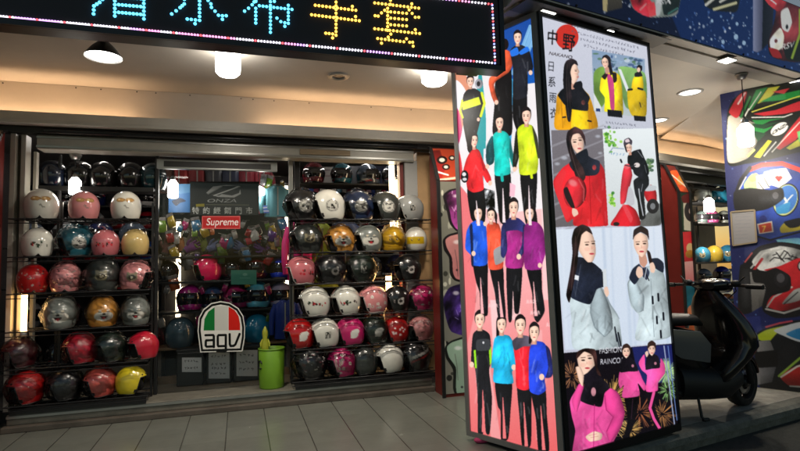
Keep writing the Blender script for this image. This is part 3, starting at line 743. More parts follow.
# rack, row, centre x in the photograph, apparent width, colour, picture, facing, extras, label
H = [
 (0, 0, 41, 37, 'white', 'goggle', 'B', 'n', 'white helmet with painted goggles, first on the top shelf by the brown window post'),
 (0, 0, 84, 34, 'pink', 'goggle', 'B', 'n', 'pink helmet with painted goggles between the two white goggle helmets'),
 (0, 0, 126, 34, 'white', 'goggle', 'B', 'n', 'white helmet with painted goggles on the top shelf, nearer the black rack upright'),
 (0, 1, 38, 34, 'white', 'small', 'B', 'n', 'white helmet with a band of small red figures, under the first white goggle helmet'),
 (0, 1, 74, 36, 'teal', 'badge', 'L', 'b', 'teal helmet in a clear bag beside the white red-figured helmet'),
 (0, 1, 106, 31, 'rose', 'small', 'B', 'n', 'pink helmet with a band of small dark figures beside the plain beige helmet'),
 (0, 1, 135, 31, 'beige', 'plain', 'B', 'n', 'plain beige helmet at the end of the second shelf'),
 (0, 2, 32, 34, 'red', 'bits', 'B', 'wn', 'glossy red helmet speckled with white bits, above the glowing lamp tube'),
 (0, 2, 65, 34, 'pink', 'bits', 'B', 'wn', 'pink helmet speckled with dark bits beside the speckled red one'),
 (0, 2, 102, 38, 'dgrey', 'mask', 'B', 'b', 'dark grey bagged helmet with a pale brown mask picture'),
 (0, 2, 136, 33, 'pink', 'mask', 'R', 'w', 'pink helmet with a brown mask picture at the end of the third shelf'),
 (0, 3, 60, 37, 'grey', 'dog', 'B', 'b', 'grey dog face helmet nearest the glowing lamp tube'),
 (0, 3, 103, 34, 'tan', 'dog', 'B', 'b', 'brown dog face helmet between two grey dog face helmets'),
 (0, 3, 136, 32, 'grey', 'dog', 'B', 'b', 'grey dog face helmet at the shelf end beside the brown dog face'),
 (0, 4, 19, 34, 'maroon', 'plain', 'L', 'w', 'dark maroon helmet alone in front of the glowing lamp tube'),
 (0, 4, 80, 34, 'crimson', 'plain', 'L', 'b', 'dull crimson helmet in a crumpled clear bag on the fifth shelf'),
 (0, 4, 110, 34, 'green', 'plain', 'L', 'b', 'very dark green helmet beside the bright crimson one'),
 (0, 4, 143, 32, 'crimson', 'plain', 'L', 'w', 'bright crimson helmet at the end of the fifth shelf'),
 (0, 5, 26, 37, 'red', 'plain', 'L', 'w', 'plain red helmet on the bottom shelf by the window post'),
 (0, 5, 64, 36, 'black', 'plain', 'L', 'b', 'shiny black bagged helmet on the bottom shelf between red and salmon ones'),
 (0, 5, 99, 33, 'salmon', 'plain', 'L', 'w', 'salmon pink plain helmet on the bottom shelf beside the yellow one'),
 (0, 5, 131, 32, 'yellow', 'plain', 'R', 'w', 'plain lemon yellow helmet at the end of the bottom shelf'),
 (1, 0, 302, 33, 'black', 'badge', 'L', 'b', 'black helmet with a white round badge, first on the top shelf'),
 (1, 0, 328, 33, 'white', 'badge', 'L', '', 'white helmet with a round badge on the top shelf'),
 (1, 0, 358, 32, 'navy', 'badge', 'L', 'w', 'dark blue helmet with a round badge beside the white badge helmet'),
 (1, 0, 385, 31, 'dgrey', 'badge', 'L', 'w', 'blue grey helmet with a round badge, second from the shelf end'),
 (1, 0, 410, 28, 'silver', 'letter', 'L', 't', 'silver grey helmet with pale trim ending the top shelf by the wooden board'),
 (1, 1, 306, 31, 'dgrey', 'mask', 'L', 'b', 'dark grey helmet with a pale mask picture in front of the hot pink coat'),
 (1, 1, 340, 28, 'tan', 'dog', 'L', 'w', 'orange brown dog face helmet in front of the lime coat'),
 (1, 1, 368, 29, 'grey', 'dog', 'L', 'w', 'grey dog face helmet beside the yellow helmets'),
 (1, 1, 393, 26, 'gold', 'eyes', 'B', 'w', 'all yellow helmet with two dark dots'),
 (1, 1, 416, 25, 'white', 'band', 'B', 'w', 'white helmet with a wide yellow band and two dark dots'),
 (1, 2, 301, 30, 'rose', 'small', 'L', 't', 'salmon pink helmet with pale trim, first on the third shelf'),
 (1, 2, 330, 31, 'black', 'emblem', 'L', 'b', 'black helmet with a white emblem beside the salmon pink one'),
 (1, 2, 361, 31, 'green', 'letter', 'L', 'b', 'black green helmet with a square letter patch'),
 (1, 2, 407, 28, 'black', 'emblem', 'L', 'w', 'black helmet with a white emblem standing alone near the wooden board'),
 (1, 3, 314, 31, 'white', 'small', 'L', 't', 'white helmet with small red flowers, first of two white ones'),
 (1, 3, 345, 30, 'white', 'small', 'L', 't', 'white helmet with small red flowers beside the pink flowered helmet'),
 (1, 3, 373, 29, 'pink', 'flowers', 'L', 't', 'pale pink helmet covered with white flowers'),
 (1, 3, 397, 27, 'black', 'emblem', 'L', 'w', 'black helmet with a pinkish emblem between pale pink and wine red helmets'),
 (1, 3, 421, 26, 'hot', 'bits', 'L', 'w', 'wine red speckled helmet at the end of the fourth shelf'),
 (1, 4, 299, 31, 'red', 'patch', 'L', '', 'orange red helmet with a white patch next to the green bin'),
 (1, 4, 324, 30, 'white', 'letter', 'L', '', 'white helmet with a dark square outline beside the orange red one'),
 (1, 4, 350, 29, 'hot', 'patch', 'L', 'w', 'magenta helmet with a white patch'),
 (1, 4, 375, 28, 'green', 'patch', 'L', 'w', 'black helmet with a white patch between magenta and dotted red'),
 (1, 4, 396, 26, 'red', 'dots', 'L', 'w', 'dark red helmet with white dots in front of the bright lamp'),
 (1, 4, 420, 25, 'pink', 'bits', 'L', 'w', 'dusty pink speckled helmet at the end of the fifth shelf'),
 (1, 5, 310, 33, 'black', 'bits', 'L', 'b', 'black speckled helmet in a bag, first on the bottom shelf'),
 (1, 5, 341, 30, 'hot', 'flowers', 'L', 'b', 'magenta helmet in a crinkled bag on the bottom shelf'),
 (1, 5, 364, 29, 'dgrey', 'plain', 'L', 'w', 'plain charcoal helmet on the bottom shelf beside the plain white one'),
 (1, 5, 389, 29, 'white', 'plain', 'L', '', 'plain white helmet on the bottom shelf'),
 (1, 5, 415, 30, 'black', 'stripe', 'L', 'b', 'glossy black striped helmet at the end of the bottom shelf'),
]
for i, (rk, row, cx, wpx, colr, dec, face, ex, lab) in enumerate(H):
    z = ROWS[row]+.001; X = xy(cx, 250 if row < 3 else 330, YR)
    for _ in range(2):
        yy = float(proj((X, YR, z+.13))[1]); X = xy(cx, yy, YR)
    va = math.degrees(math.atan2(YR, X)); dist = float((np.array([X, YR, z])-EYE) @ AX[2])
    sc = wpx/(F_PX/dist)/(.279 if face == 'B' else .285)
    sc = min(max(sc*.93, .80), 1.08)
    sc *= 1.03 if rk == 1 else .92
    rz = {'B': va, 'L': va+106, 'R': va-106}[face]+rnd.uniform(-9, 9)
    azv = va+180-rz
    az0 = azv+{'B': rnd.uniform(-5, 5), 'L': 16, 'R': -16}[face]
    dn = DEC[dec]
    helmet('helmet', lab, 'helmet', (X, YR+rnd.uniform(-.012, .02), z), math.radians(rz), W[colr], 'open', dec, az0, -4 if dec in ('dog', 'eyes', 'band') else 2, sc, wrap='w' in ex or 'b' in ex, group='helmets on the two window racks', trim='t' in ex, bag='b' in ex or ('w' in ex and i % 2 == 0), seed=i, notch='n' in ex)
# dark helmets on the high shelf behind the first rack
zt = zy(85, 189, 5.35)
mb = MB(); t = thing('high_shelf', 'dark high shelf behind the rack of animal face helmets', 'shelf', (-1.1, 5.35, zt))
mb.box(xy(36, 190, 5.35), xy(156, 190, 5.35), 5.22, 5.52, zt-.02, zt); mb.build('board', BLACKM, t)
mb = MB(); mb.box(xy(36, 190, 5.35), xy(156, 190, 5.35), 5.2, 5.22, zt-.035, zt+.004); mb.build('front_lip', RUBBER, t)
for i, (cx, colr, lab) in enumerate(((52, 'navy', 'very dark blue helmet on the high shelf by the window post'), (79, 'black', 'black helmet behind the hanging bulb on the high shelf'), (103, 'black', 'black helmet in the middle of the high shelf above the pink goggle helmet'), (131, 'black', 'black helmet on the high shelf above the second white goggle helmet'), (153, 'teal', 'dark teal helmet at the end of the high shelf'))):
    X = xy(cx, 178, 5.35); va = math.degrees(math.atan2(5.35, X))
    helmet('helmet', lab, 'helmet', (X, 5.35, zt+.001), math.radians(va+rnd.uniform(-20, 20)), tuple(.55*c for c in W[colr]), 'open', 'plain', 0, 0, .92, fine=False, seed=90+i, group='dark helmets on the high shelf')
# ================================================================== INSIDE THE SHOP
def gx(x, y, Y=5.75): return xy(x, y, Y)
YG = 5.75
def hel_px(cx, cy, wpx, Y, colr, lab, kind='full', face='F', dec='plain', group=None, fine=False, seed=0, k=1.0, wrap=False, zfix=None, cat='helmet'):
    X = xy(cx, cy, Y); dist = float((np.array([X, Y, 1.])-EYE) @ AX[2]); sc = wpx/(F_PX/dist)/.285
    z = zfix if zfix is not None else zy(cx, cy+wpx*.47, Y)
    va = math.degrees(math.atan2(Y, X)); rz = {'F': va+180, 'B': va, 'L': va+115, 'R': va-115}[face]+rnd.uniform(-14, 14)
    base = tuple(k*c for c in (W[colr] if isinstance(colr, str) else colr))
    return helmet('helmet', lab, cat, (X, Y, z), math.radians(rz), base, kind, dec, va+180-rz, 0, sc, fine=fine, seed=seed, group=group, wrap=wrap)
# middle display: shelves behind the door glass
SH = [zy(215, y, YG) for y in (256, 280, 309, 343)]
x0, x1 = gx(160, 300), gx(287, 300)
t = thing('display_shelf', 'dark shelf unit behind the door glass carrying gloves, goggles and coloured helmets', 'shelf', ((x0+x1)/2, YG, .128))
for z in SH:
    mb = MB(); mb.box(x0, x1, YG-.16, YG+.16, z-.022, z); mb.build('board', BLACKM if z != SH[3] else WOOD, t, bevel=.003)
for x in (x0, x1-.03, (x0+x1)/2):
    mb = MB(); mb.box(x, x+.03, YG+.12, YG+.16, .128, 1.95); mb.build('upright', BLACKM, t)
mb = MB(); mb.box(x0, x1, YG+.162, YG+.18, .128, 2.05); mb.build('back_panel', mat('dark mottled panel', (.010, .009, .011), .5, var=.6, vscale=20), t)
mb = MB(); mb.box(x0, x1, YG-.155, YG-.12, .128, .20); mb.build('plinth', WOOD, t)
G = 'coloured helmets on the middle shelves'
hel_px(207, 266, 27, YG-.06, 'hpink', 'hot pink helmet under the red lettered sticker', 'open', 'L', group=G, fine=True, zfix=SH[1])
hel_px(232, 266, 24, YG, 'black', 'black helmet above the mint green card', group=G, zfix=SH[1])
hel_px(257, 265, 25, YG, (90, 18, 26), 'dark red helmet beside the blue one, above the mint green card', group=G, zfix=SH[1])
hel_px(280, 266, 23, YG, (30, 60, 190), 'royal blue helmet next to the hot pink coat', group=G, zfix=SH[1])
hel_px(168, 267, 22, YG, 'black', 'small black helmet beside the hot pink helmet', group=G, zfix=SH[1])
hel_px(190, 296, 27, YG-.03, (150, 24, 120), 'purple helmet between glowing tube and dark blue helmet', 'full', 'F', 'bits', G, zfix=SH[2])
hel_px(213, 297, 24, YG, (50, 70, 110), 'dark blue helmet beside the purple one', group=G, zfix=SH[2], dec='bits')
hel_px(234, 299, 25, YG, (150, 30, 90), 'dull magenta helmet just above the shield sticker', 'full', 'R', 'bits', G, zfix=SH[2])
hel_px(258, 296, 27, YG-.03, (80, 170, 200), 'light blue full face helmet with smoked visor', 'full', 'F', 'stripe', G, zfix=SH[2])
hel_px(281, 297, 25, YG, (170, 165, 195), 'lilac white helmet beside the light blue one', 'full', 'F', 'stripe', G, zfix=SH[2])
hel_px(180, 330, 30, YG-.05, (70, 95, 110), 'slate blue plain helmet on the wooden counter', 'open', 'B', group=G, fine=True, zfix=SH[3])
hel_px(207, 331, 24, YG, 'black', 'black helmet on the counter partly behind the shield sticker', group=G, zfix=SH[3])
hel_px(257, 329, 28, YG-.05, (30, 140, 185), 'bright sky blue helmet on the counter', 'open', 'B', group=G, fine=True, zfix=SH[3])
hel_px(284, 330, 22, YG, 'black', 'black helmet at the counter end behind the yellow thing', group=G, zfix=SH[3])
# folded gloves, goggles and masks
def glove(x, y, colr, lab, Y=YG-.09, s=1., tilt=0., group='gloves on the upper shelf'):
    p = at_y(x, y, Y); t = thing('glove', lab, 'glove', p, 0, group); t.rotation_euler = (0, tilt, 0); t.scale = (s, s, s)
    m_ = mat('cloth %d %d %d' % colr, tuple(.45*k+.004 for k in S(*colr)), .7, var=.5, vscale=25, bump=.3, bscale=60)
    mb = MB(); ring = lambda z, w, d: [(w*math.cos(a), d*math.sin(a), z) for a in np.linspace(0, 2*PI, 12, endpoint=False)]
    mb.loft([ring(-.075, .04, .018), ring(-.03, .035, .02), ring(.0, .046, .02), ring(.03, .047, .018)]); mb.build('palm', m_, t, world=False)
    for i, (fx, L, an) in enumerate(((-.034, .055, -.12), (-.012, .068, -.03), (.012, .065, .04), (.034, .05, .14))):
        mb = MB(); mb.tube([(fx, 0, .02), (fx+L*.55*math.sin(an), -.006, .02+L*.6), (fx+L*math.sin(an), -.018, .02+L)], [.013, .012, .007], 8); mb.build('finger', m_, t, world=False)
    mb = MB(); mb.tube([(-.035, 0, -.03), (-.066, -.01, 0), (-.074, -.014, .032)], [.016, .014, .008], 8); mb.build('thumb', m_, t, world=False)
    mb = MB(); mb.loft([ring(-.088, .043, .021), ring(-.07, .042, .021)]); mb.build('cuff', RUBBER, t, world=False)
for x, y, c, lab, ti in ((168, 246, (110, 50, 50), 'dull red glove at the shelf end by the glowing tube', .3), (180, 244, (190, 120, 60), 'orange brown glove beside the dull red one', -.3), (192, 247, (130, 45, 140), 'purple glove lying under the blue poster', 1.1), (203, 244, (120, 130, 40), 'olive glove between purple and grey gloves', -.4), (214, 247, (110, 120, 170), 'grey blue glove below the red lettered sticker', 1.2),
                         (226, 243, (60, 140, 60), 'green glove hanging under the red lettered sticker', .1), (240, 247, (90, 100, 150), 'slate glove beside the green one', -1.1), (253, 240, (225, 40, 70), 'bright red glove on top of the pile', 1.3), (262, 247, (110, 50, 150), 'violet glove under the bright red one', -1.0), (275, 243, (215, 170, 90), 'sand coloured glove next to the violet one', .2), (284, 246, (150, 190, 60), 'lime glove beside the hot pink coat', -.2)):
    glove(x, y, c, lab, tilt=ti)
for x, y, c, lab, ti in ((158, 262, (150, 150, 145), 'pale glove on the second shelf by the upright', .2), (222, 256, (70, 150, 70), 'green glove above the black helmet', .1), (186, 262, (55, 55, 60), 'charcoal glove between two helmets', -.3), (245, 255, (160, 160, 150), 'pale grey glove above the mint card', .4), (268, 256, (90, 60, 50), 'brown glove above the dark red helmet', -.5)):
    glove(x, y, c, lab, tilt=ti, Y=YG-.12, s=.9)
# hanging riding jackets
def jacket(px, py, hpx, Y, colr, lab, sleeves=True, group='coats hanging behind the glass', back=None, wide=.46):
    top = at_y(px, py, Y); bot = at_y(px, py+hpx, Y); h = float(top[2]-bot[2]); t = thing('hanging_coat', lab, 'coat', (top[0], Y, bot[2]), rnd.uniform(-.25, .25), group)
    m_ = mat('coat %d %d %d' % colr, S(*colr), .55, bump=.45, bscale=14); w = wide*h
    def ring(z, hw, d): return [(hw*math.copysign(abs(math.cos(a))**.7, math.cos(a)), d*math.sin(a)+.008*math.sin(9*math.cos(a)), z) for a in np.linspace(0, 2*PI, 28, endpoint=False)]
    mb = MB(); mb.loft([ring(0, w*.98, .06), ring(h*.3, w*.9, .07), ring(h*.6, w*.9, .075), ring(h*.84, w*.93, .065), ring(h*.93, w*.55, .05), ring(h*.985, w*.3, .045)]); mb.build('body', m_, t, world=False)
    if sleeves:
        for s in (-1, 1):
            mb = MB(); mb.tube([(s*w*.8, 0, h*.84), (s*w*1.12, -.01, h*.6), (s*w*1.2, -.02, h*.3), (s*w*1.15, -.03, h*.1)], [w*.27, w*.26, w*.22, w*.18], 12); mb.build('sleeve', m_, t, world=False)
    mb = MB(); mb.tube([(w*.3*math.cos(a), .05*math.sin(a), h*.985) for a in np.linspace(0, 2*PI, 16, endpoint=False)], .012, 6, closed=True); mb.build('collar', RUBBER, t, world=False)
    mb = MB(); mb.box(-.006, .006, -.082, -.07, h*.05, h*.9); mb.build('zip', STEEL, t, world=False)
jacket(300, 218, 62, 5.55, (225, 30, 130), 'hot pink coat hanging beside the rack of side-facing helmets', wide=.22)
jacket(321, 222, 66, 5.6, (120, 140, 40), 'lime green coat behind the dog face helmet', wide=.26)
jacket(345, 218, 66, 5.6, (24, 40, 78), 'navy coat hanging behind the dog face helmets', wide=.26)
jacket(286, 298, 40, 5.5, (20, 50, 140), 'blue coat hanging above the green bin', wide=.3)
jacket(252, 190, 24, 5.7, (215, 40, 110), 'small pink vest hanging beside the black logo board', False, wide=.34)
jacket(277, 185, 32, 5.65, (80, 140, 155), 'pale teal coat hanging beside the pink vest', wide=.40)
jacket(381, 285, 52, 5.6, (70, 16, 34), 'dark wine coat behind the lower helmets', wide=.26)
for i, (x, c, lab) in enumerate(((166, (90, 60, 50), 'brown jacket top on the ceiling rail'), (181, (150, 36, 36), 'red jacket top on the ceiling rail by the upright'), (197, (130, 40, 44), 'dull red jacket top second on the ceiling rail'), (214, (60, 60, 66), 'charcoal jacket on the ceiling rail'), (231, (40, 46, 70), 'navy jacket on the ceiling rail above the logo board'), (247, (120, 30, 44), 'wine jacket on the ceiling rail'), (262, (130, 36, 50), 'raspberry jacket last on the ceiling rail'))):
    jacket(x, 168, 26, 5.9, c, lab, wide=.36, group='jackets on the ceiling rail')
# blue poster, logo board, stickers, cards
INK = printed('matt print', .45)
INKG = printed('glossy sticker print', .25, coat=.3)
def flat(name, lab, cat, cv, px, Y, nu, nv, mt=INK, depth=.012, poly=None, mask=None, back=True, group=None):
    x0, y0, x1, y1 = px; q = [at_y(x0, y0, Y), at_y(x1, y0, Y), at_y(x1, y1, Y), at_y(x0, y1, Y)]
    t = thing(name, lab, cat, (q[0]+q[2])/2, 0, group)
    sheet('print', cv, q, nu, nv, mt, t, mask)
    if back:
        pts = [at_y(a, b, Y+.002) for a, b in (poly or ((x0, y0), (x1, y0), (x1, y1), (x0, y1)))]
        mb = MB(); mb.prism(pts, (0, depth, 0)); mb.build('backing', BLACKM if cat != 'card' else GREYL, t)
    return t
cv = Canvas(188, 178, 264, 218, 6, (9, 9, 10))
cv.poly([(206, 193), (213, 186.5), (226, 185), (240, 186), (240.5, 187.2), (226, 187.4), (217, 189.5), (212, 195)], (150, 150, 150))
cv.poly([(206, 193), (213, 194.6), (226, 187), (237, 187), (221, 194), (232, 195.5), (239, 193), (240.3, 189), (241, 194), (234, 197.6), (218, 197)], (165, 165, 165))
cv.poly([(222, 186), (237, 186), (219, 195.5), (208, 194.5)], (9, 9, 10)); cv.line([(208, 194), (222, 186.5)], 1, (120, 120, 120)); cv.line([(214, 195.5), (238, 187)], 1.2, (185, 185, 185))
cv.text('ONZA', 206.5, 202.3, 7.6, (170, 170, 170), ux=(1.35, 0), uy=(.25, -.62), bold=.3)
cv.line([(206, 204.6), (249, 205)], .5, (120, 120, 95)); cv.poly([(196, 204), (204.5, 203.6), (204.5, 206.6), (196, 206.8)], (130, 120, 20))
for i, ch in enumerate('特約經銷門市'): cv.text(ch, 192+i*10.7, 213.2+i*.05, 7.4, (190, 192, 190), bold=.35)
flat('logo_board', 'black board with a pale winged logo and a line of white lettering', 'signboard', cv, (190, 181.5, 259, 215), 5.5, 210, 110, INK)
cv = Canvas(166, 180, 194, 216, 4, (34, 92, 150)); cv.poly([(166, 180), (194, 180), (194, 192), (166, 196)], (70, 120, 165)); cv.poly([(172, 201), (180, 198), (186, 201), (180, 203), (176, 206)], (18, 30, 60), True)
flat('blue_poster', 'blue paper poster hanging beside the black logo board', 'poster', cv, (168.5, 184, 190, 212.5), 5.6, 40, 50)
cv = Canvas(258, 200, 280, 220, 4, (90, 120, 210)); cv.line([(262, 208), (270, 207)], 1, (230, 230, 240)); cv.line([(262, 211), (271, 211)], 1, (230, 230, 240))
flat('blue_card', 'small blue card under the pink vest', 'card', cv, (263, 205.5, 271.5, 213), 5.6, 20, 20, depth=.006)
cv = Canvas(225, 264, 262, 290, 4, (70, 150, 132)); cv.ell(245, 274.5, 2.4, 1.4, (130, 190, 175)); cv.line([(240, 278), (250, 278)], .6, (120, 185, 168))
flat('green_card', 'mint green card hanging above the shield sticker', 'card', cv, (231, 270, 256.5, 284.5), 5.4, 40, 30, depth=.006)
# red sticker on the glass
YS = 5.188
cv = Canvas(198, 210, 246, 234, 8, (176, 24, 30))
cv.line([(202.4, 216.4), (239.8, 216.4), (239.8, 228.4), (202.4, 228.4), (202.4, 216.4)], 1.0, (200, 90, 90)); cv.text('Supreme', 206.0, 225.2, 10.2, (238, 228, 226), ux=(.88, 0), uy=(.14, -1), bold=.45)
flat('red_sticker', 'red rectangular sticker with white italic lettering on the door glass', 'sticker', cv, (201.9, 215.9, 240.3, 228.9), YS, 240, 90, INKG, depth=.002)
# shield sticker
cv = Canvas(190, 294, 252, 360, 8, (20, 20, 20))
def shield(k):
    pts = [(200.2, 352.5), (197.5, 331), (198.5, 318), (203, 309.5), (211, 303), (220.5, 301), (230, 302.6), (238.5, 308), (243.5, 316), (245.2, 327), (245.0, 338), (242.6, 351.4)]
    c = np.array([221.5, 328.0]); return [tuple(c+(np.array(p)-c)*k) for p in pts]
out = spline(shield(1.0), 5); out[out[:, 1] > 351] = out[out[:, 1] > 351]
cv.poly(shield(1.0), (232, 230, 224)); cv.poly(shield(.955), (14, 14, 14)); cv.poly(shield(.87), (232, 230, 224))
ins = [(203.6, 330.5), (204.5, 319), (208.5, 311.5), (214.6, 307.2)]
cv.poly(ins+[(214.6, 330.5)], (18, 118, 52)); cv.poly([(214.6, 330.5), (214.6, 306), (228, 306), (228, 330.5)], (206, 206, 200))
cv.poly([(228.6, 330.5), (228.6, 306.8), (234.5, 310), (238.5, 316), (240, 324), (240, 330.5)], (214, 34, 26))
cv.line([(203, 331), (240.4, 330.6)], 1.0, (232, 230, 224))
K = (14, 14, 14)
cv.line([(205.5, 335.2), (213, 335), (213.8, 336), (213.8, 347)], 2.3, K); cv.line([(213.6, 340), (206.2, 340.4), (205.8, 341.6), (205.8, 345.6), (206.6, 346.6), (213.6, 346.4)], 2.3, K)
cv.line([(225.6, 346), (218.4, 346.2), (217.8, 345), (217.8, 336.2), (218.6, 335.1), (225.8, 335), (225.8, 350.6), (224.8, 351.4), (217.4, 351.6)], 2.3, K)
cv.line([(229.6, 334.2), (229.8, 344), (230.6, 346), (233.6, 345.8), (235.4, 344.4), (239.6, 334)], 2.3, K)
q = shield(1.0)
flat('shield_sticker', 'shield shaped sticker with green, white and red fields and black lettering on the door glass', 'sticker', cv, (196, 300, 247, 354), YS, 306, 324, INKG, depth=.002, poly=q, mask=inside(q))
# boxes and notices behind the door glass
def notice(px, lab, lines, Y, bg=(222, 224, 228), boxed=None, words=None):
    cv = Canvas(px[0]-3, px[1]-3, px[2]+3, px[3]+3, 6, bg); r = random.Random(int(px[0]))
    for y, n in lines:
        x = px[0]+2.5
        for i in range(n):
            if x > px[2]-3: break
            w_ = (px[2]-px[0]-5)/n
            for j in range(3): cv.line([(x+r.uniform(0, w_*.7), y+r.uniform(-1.2, 1.2)), (x+r.uniform(0, w_*.7), y+r.uniform(-1.2, 1.2))], .45, (70, 72, 80))
            x += w_
    t = flat('notice', lab, 'notice', cv, px, Y, 60, 60, INK, depth=.004, group='paper notices behind the door glass')
for px, pp, lab, lab2, lines in (((176.5, 350, 203.5, 381), (182, 357.5, 201.5, 372), 'black storage box with a small landscape notice', 'small grey notice on the first black box', ((361, 5), (368, 5))),
                                 ((206.5, 349, 231.5, 380), (208.6, 352.5, 229.5, 378.5), 'black storage box almost covered by a tall notice', 'tall pale notice with lines of handwriting on the middle box', ((356, 5), (364, 4), (368, 5), (373, 4))),
                                 ((234, 347, 261, 378), (236.5, 350, 257.5, 376), 'black storage box next to the green bin', 'pale notice with three lines of handwriting beside the green bin', ((355, 4), (362, 5), (369, 4)))):
    Y = 5.42; x0, x1 = xy(px[0], 365, Y), xy(px[2], 365, Y); z1 = zy(px[0], px[1], Y)
    t = thing('storage_box', lab, 'box', ((x0+x1)/2, Y+.1, .128), 0, 'black storage boxes behind the door glass')
    mb = MB(); mb.box(x0, x1, Y, Y+.25, .129, z1-.03); mb.build('body', BLACKM, t, bevel=.008)
    mb = MB(); mb.box(x0-.004, x1+.004, Y-.004, Y+.254, z1-.03, z1); mb.build('lid', RUBBER, t, bevel=.006)
    notice(pp, lab2, lines, Y-.009)
# green bin with an S-shaped mark, and the yellow thing standing in it
Y = 5.08; xa, xb = xy(258.5, 365, Y), xy(284.5, 365, Y); zt_ = zy(271, 348.5, Y); c = ((xa+xb)/2, Y); R = (xb-xa)/2
BIN = mat('lime green plastic', (.17, .36, .02), .42, var=.06)
t = thing('waste_bin', 'lime green round bin with a dark curved mark on the platform', 'bin', (c[0], Y, .128))
mb = MB(); mb.lathe([(0, .129), (R*.93, .129), (R*.95, .14), (R, zt_-.004), (R-.004, zt_), (R-.008, zt_-.004), (R*.9, .15), (0, .15)], (c[0], Y, 0), 40); mb.build('bucket', BIN, t)
mb = MB(); zc = zy(262, 366, Y-R); pts = []
for a in np.linspace(.3, 2*PI-.9, 26):
    ax_ = 3.62+.22*math.cos(a); pts.append((c[0]+(R+.001)*math.cos(ax_), Y+(R+.001)*math.sin(ax_), zc+.036*math.sin(a)))
mb.tube(pts, .006, 6); mb.build('mark', BLACKM, t)
mb = MB(); mb.lathe([(R-.006, zt_-.002), (R+.004, zt_-.002), (R+.004, zt_+.008), (R-.006, zt_+.008), (R-.006, zt_-.002)], (c[0], Y, 0), 40); mb.build('rim', BIN, t)
YEL = mat('yellow green rubber', (.36, .38, .03), .45)
p = at_y(265, 340, Y+.02)
t = thing('toy_figure', 'slim yellow rubber toy standing up in the green bin', 'toy', (p[0], p[1], .16))
mb = MB(); mb.lathe([(0, .16), (.03, .16), (.035, zt_), (.036, zt_+.05), (.02, zt_+.1), (.026, zt_+.13), (.024, zt_+.16), (.008, zt_+.2), (0, zt_+.205)], (p[0], p[1], 0), 16); mb.build('body', YEL, t)
for s in (-1, 1):
    mb = MB(); mb.tube([(p[0]+s*.02, p[1], zt_+.085), (p[0]+s*.04, p[1]-.01, zt_+.05), (p[0]+s*.038, p[1]-.02, zt_+.02)], [.01, .009, .006], 8); mb.build('arm', YEL, t)

# small hanging packets crowd the middle display: a pouch under a printed card
PKC = (('magenta', (190, 40, 120)), ('white', (200, 198, 196)), ('violet', (96, 50, 150)), ('lime', (120, 160, 50)), ('orange', (200, 100, 40)), ('sky blue', (60, 130, 180)), ('red', (180, 36, 44)), ('black', (30, 30, 34)), ('silver', (140, 142, 146)), ('yellow', (200, 170, 50)))
pproto = {}
def packet(x, y, Y, i, where):
    n_, c_ = PKC[i % len(PKC)]; p = at_y(x, y, Y)
    lab = '%s accessory packet hanging %s' % (n_, where); grp_ = '%s packets %s' % (n_, where)
    if n_ in pproto: t = copy_tree(pproto[n_]); t['label'] = lab
    else:
        t = pproto[n_] = thing('hanging_packet', lab, 'packet'); m_ = mat('packet plastic ' + n_, tuple(.5*q for q in S(*c_)), .18, coat=.8, bump=.7, bscale=30)
        ring = lambda z, w, d: [(w*math.copysign(abs(math.cos(a))**.6, math.cos(a)), d*math.sin(a), z) for a in np.linspace(0, 2*PI, 16, endpoint=False)]
        mb = MB(); mb.loft([ring(-.058, .030, .004), ring(-.045, .034, .014), ring(-.01, .036, .017), ring(.022, .034, .010), ring(.03, .032, .003)]); mb.build('pouch', m_, t, world=False)
        mb = MB(); mb.box(-.033, .033, -.004, .004, .03, .055); mb.build('card', mat('packet card', (.16, .15, .15), .5, var=.8, vscale=40), t, world=False)
        mb = MB(); mb.tube([(0, .002, .05), (0, .05, .052), (0, .16, .052)], .002, 5); mb.build('hook', STEEL, t, world=False)
    t.location = tuple(float(q) for q in p); t.rotation_euler = (rnd.uniform(-.2, .2), rnd.uniform(-.5, .5), rnd.uniform(-.7, .7)); k_ = rnd.uniform(.65, 1.35); t.scale = (k_, k_, k_); t['group'] = grp_
i = 0
for y, where, xs in ((224, 'just below the logo board', (163, 172, 181, 189, 197, 246, 255, 264, 273, 282)), (236, 'in the row over the gloves', (161, 169, 177, 186, 195, 204, 212, 221, 229, 238, 246, 254, 263, 271, 280)), (288, 'under the second shelf', (163, 172, 201, 224, 246, 270)), (316, 'under the third shelf', (164, 196, 204, 240, 247, 271, 279)), (256, 'behind the shelf helmets', (162, 176, 188, 195, 219, 244, 268)), (178, 'below the ceiling rail', (160, 168, 176, 262, 270, 279))):
    for x in xs: packet(x+rnd.uniform(-4, 4), y+rnd.uniform(-6, 6), YG-.13 if y != 178 else 5.68, i*7+int(x), where); i += 1
# far shelves along the back wall with rows of small helmets
YB = 7.6
def far_shelf(lab, xs, zs, pal, sd):
    r = random.Random(sd); t = thing('wall_shelf', lab, 'shelf', ((xs[0]+xs[1])/2, YB+.2, .1), 0, 'shelves along the back wall')
    for z in zs:
        mb = MB(); mb.box(xs[0], xs[1], YB-.17, YB+.3, z-.02, z); mb.build('board', BLACKM, t)
    mb = MB(); mb.box(xs[0], xs[1], YB+.3, YB+.32, .1, zs[-1]+.4); mb.build('back_panel', mat('mottled back panel', (.05, .045, .055), .6, var=.7, vscale=14), t)
FH = []
def far_helmets(xs, zs, step, sd, cols):
    r = random.Random(sd)
    for z in zs:
        x = xs[0]+step*.6
        while x < xs[1]-.1:
            k = cols[r.randrange(len(cols))]; n_, c_ = k
            FH.append((x, z, c_, n_)); x += step*r.uniform(.95, 1.1)
far_shelf('long dark shelf of small helmets deep inside the shop', (-2.4, 3.3), [.55, .95, 1.35, 1.75, 2.05], None, 1)
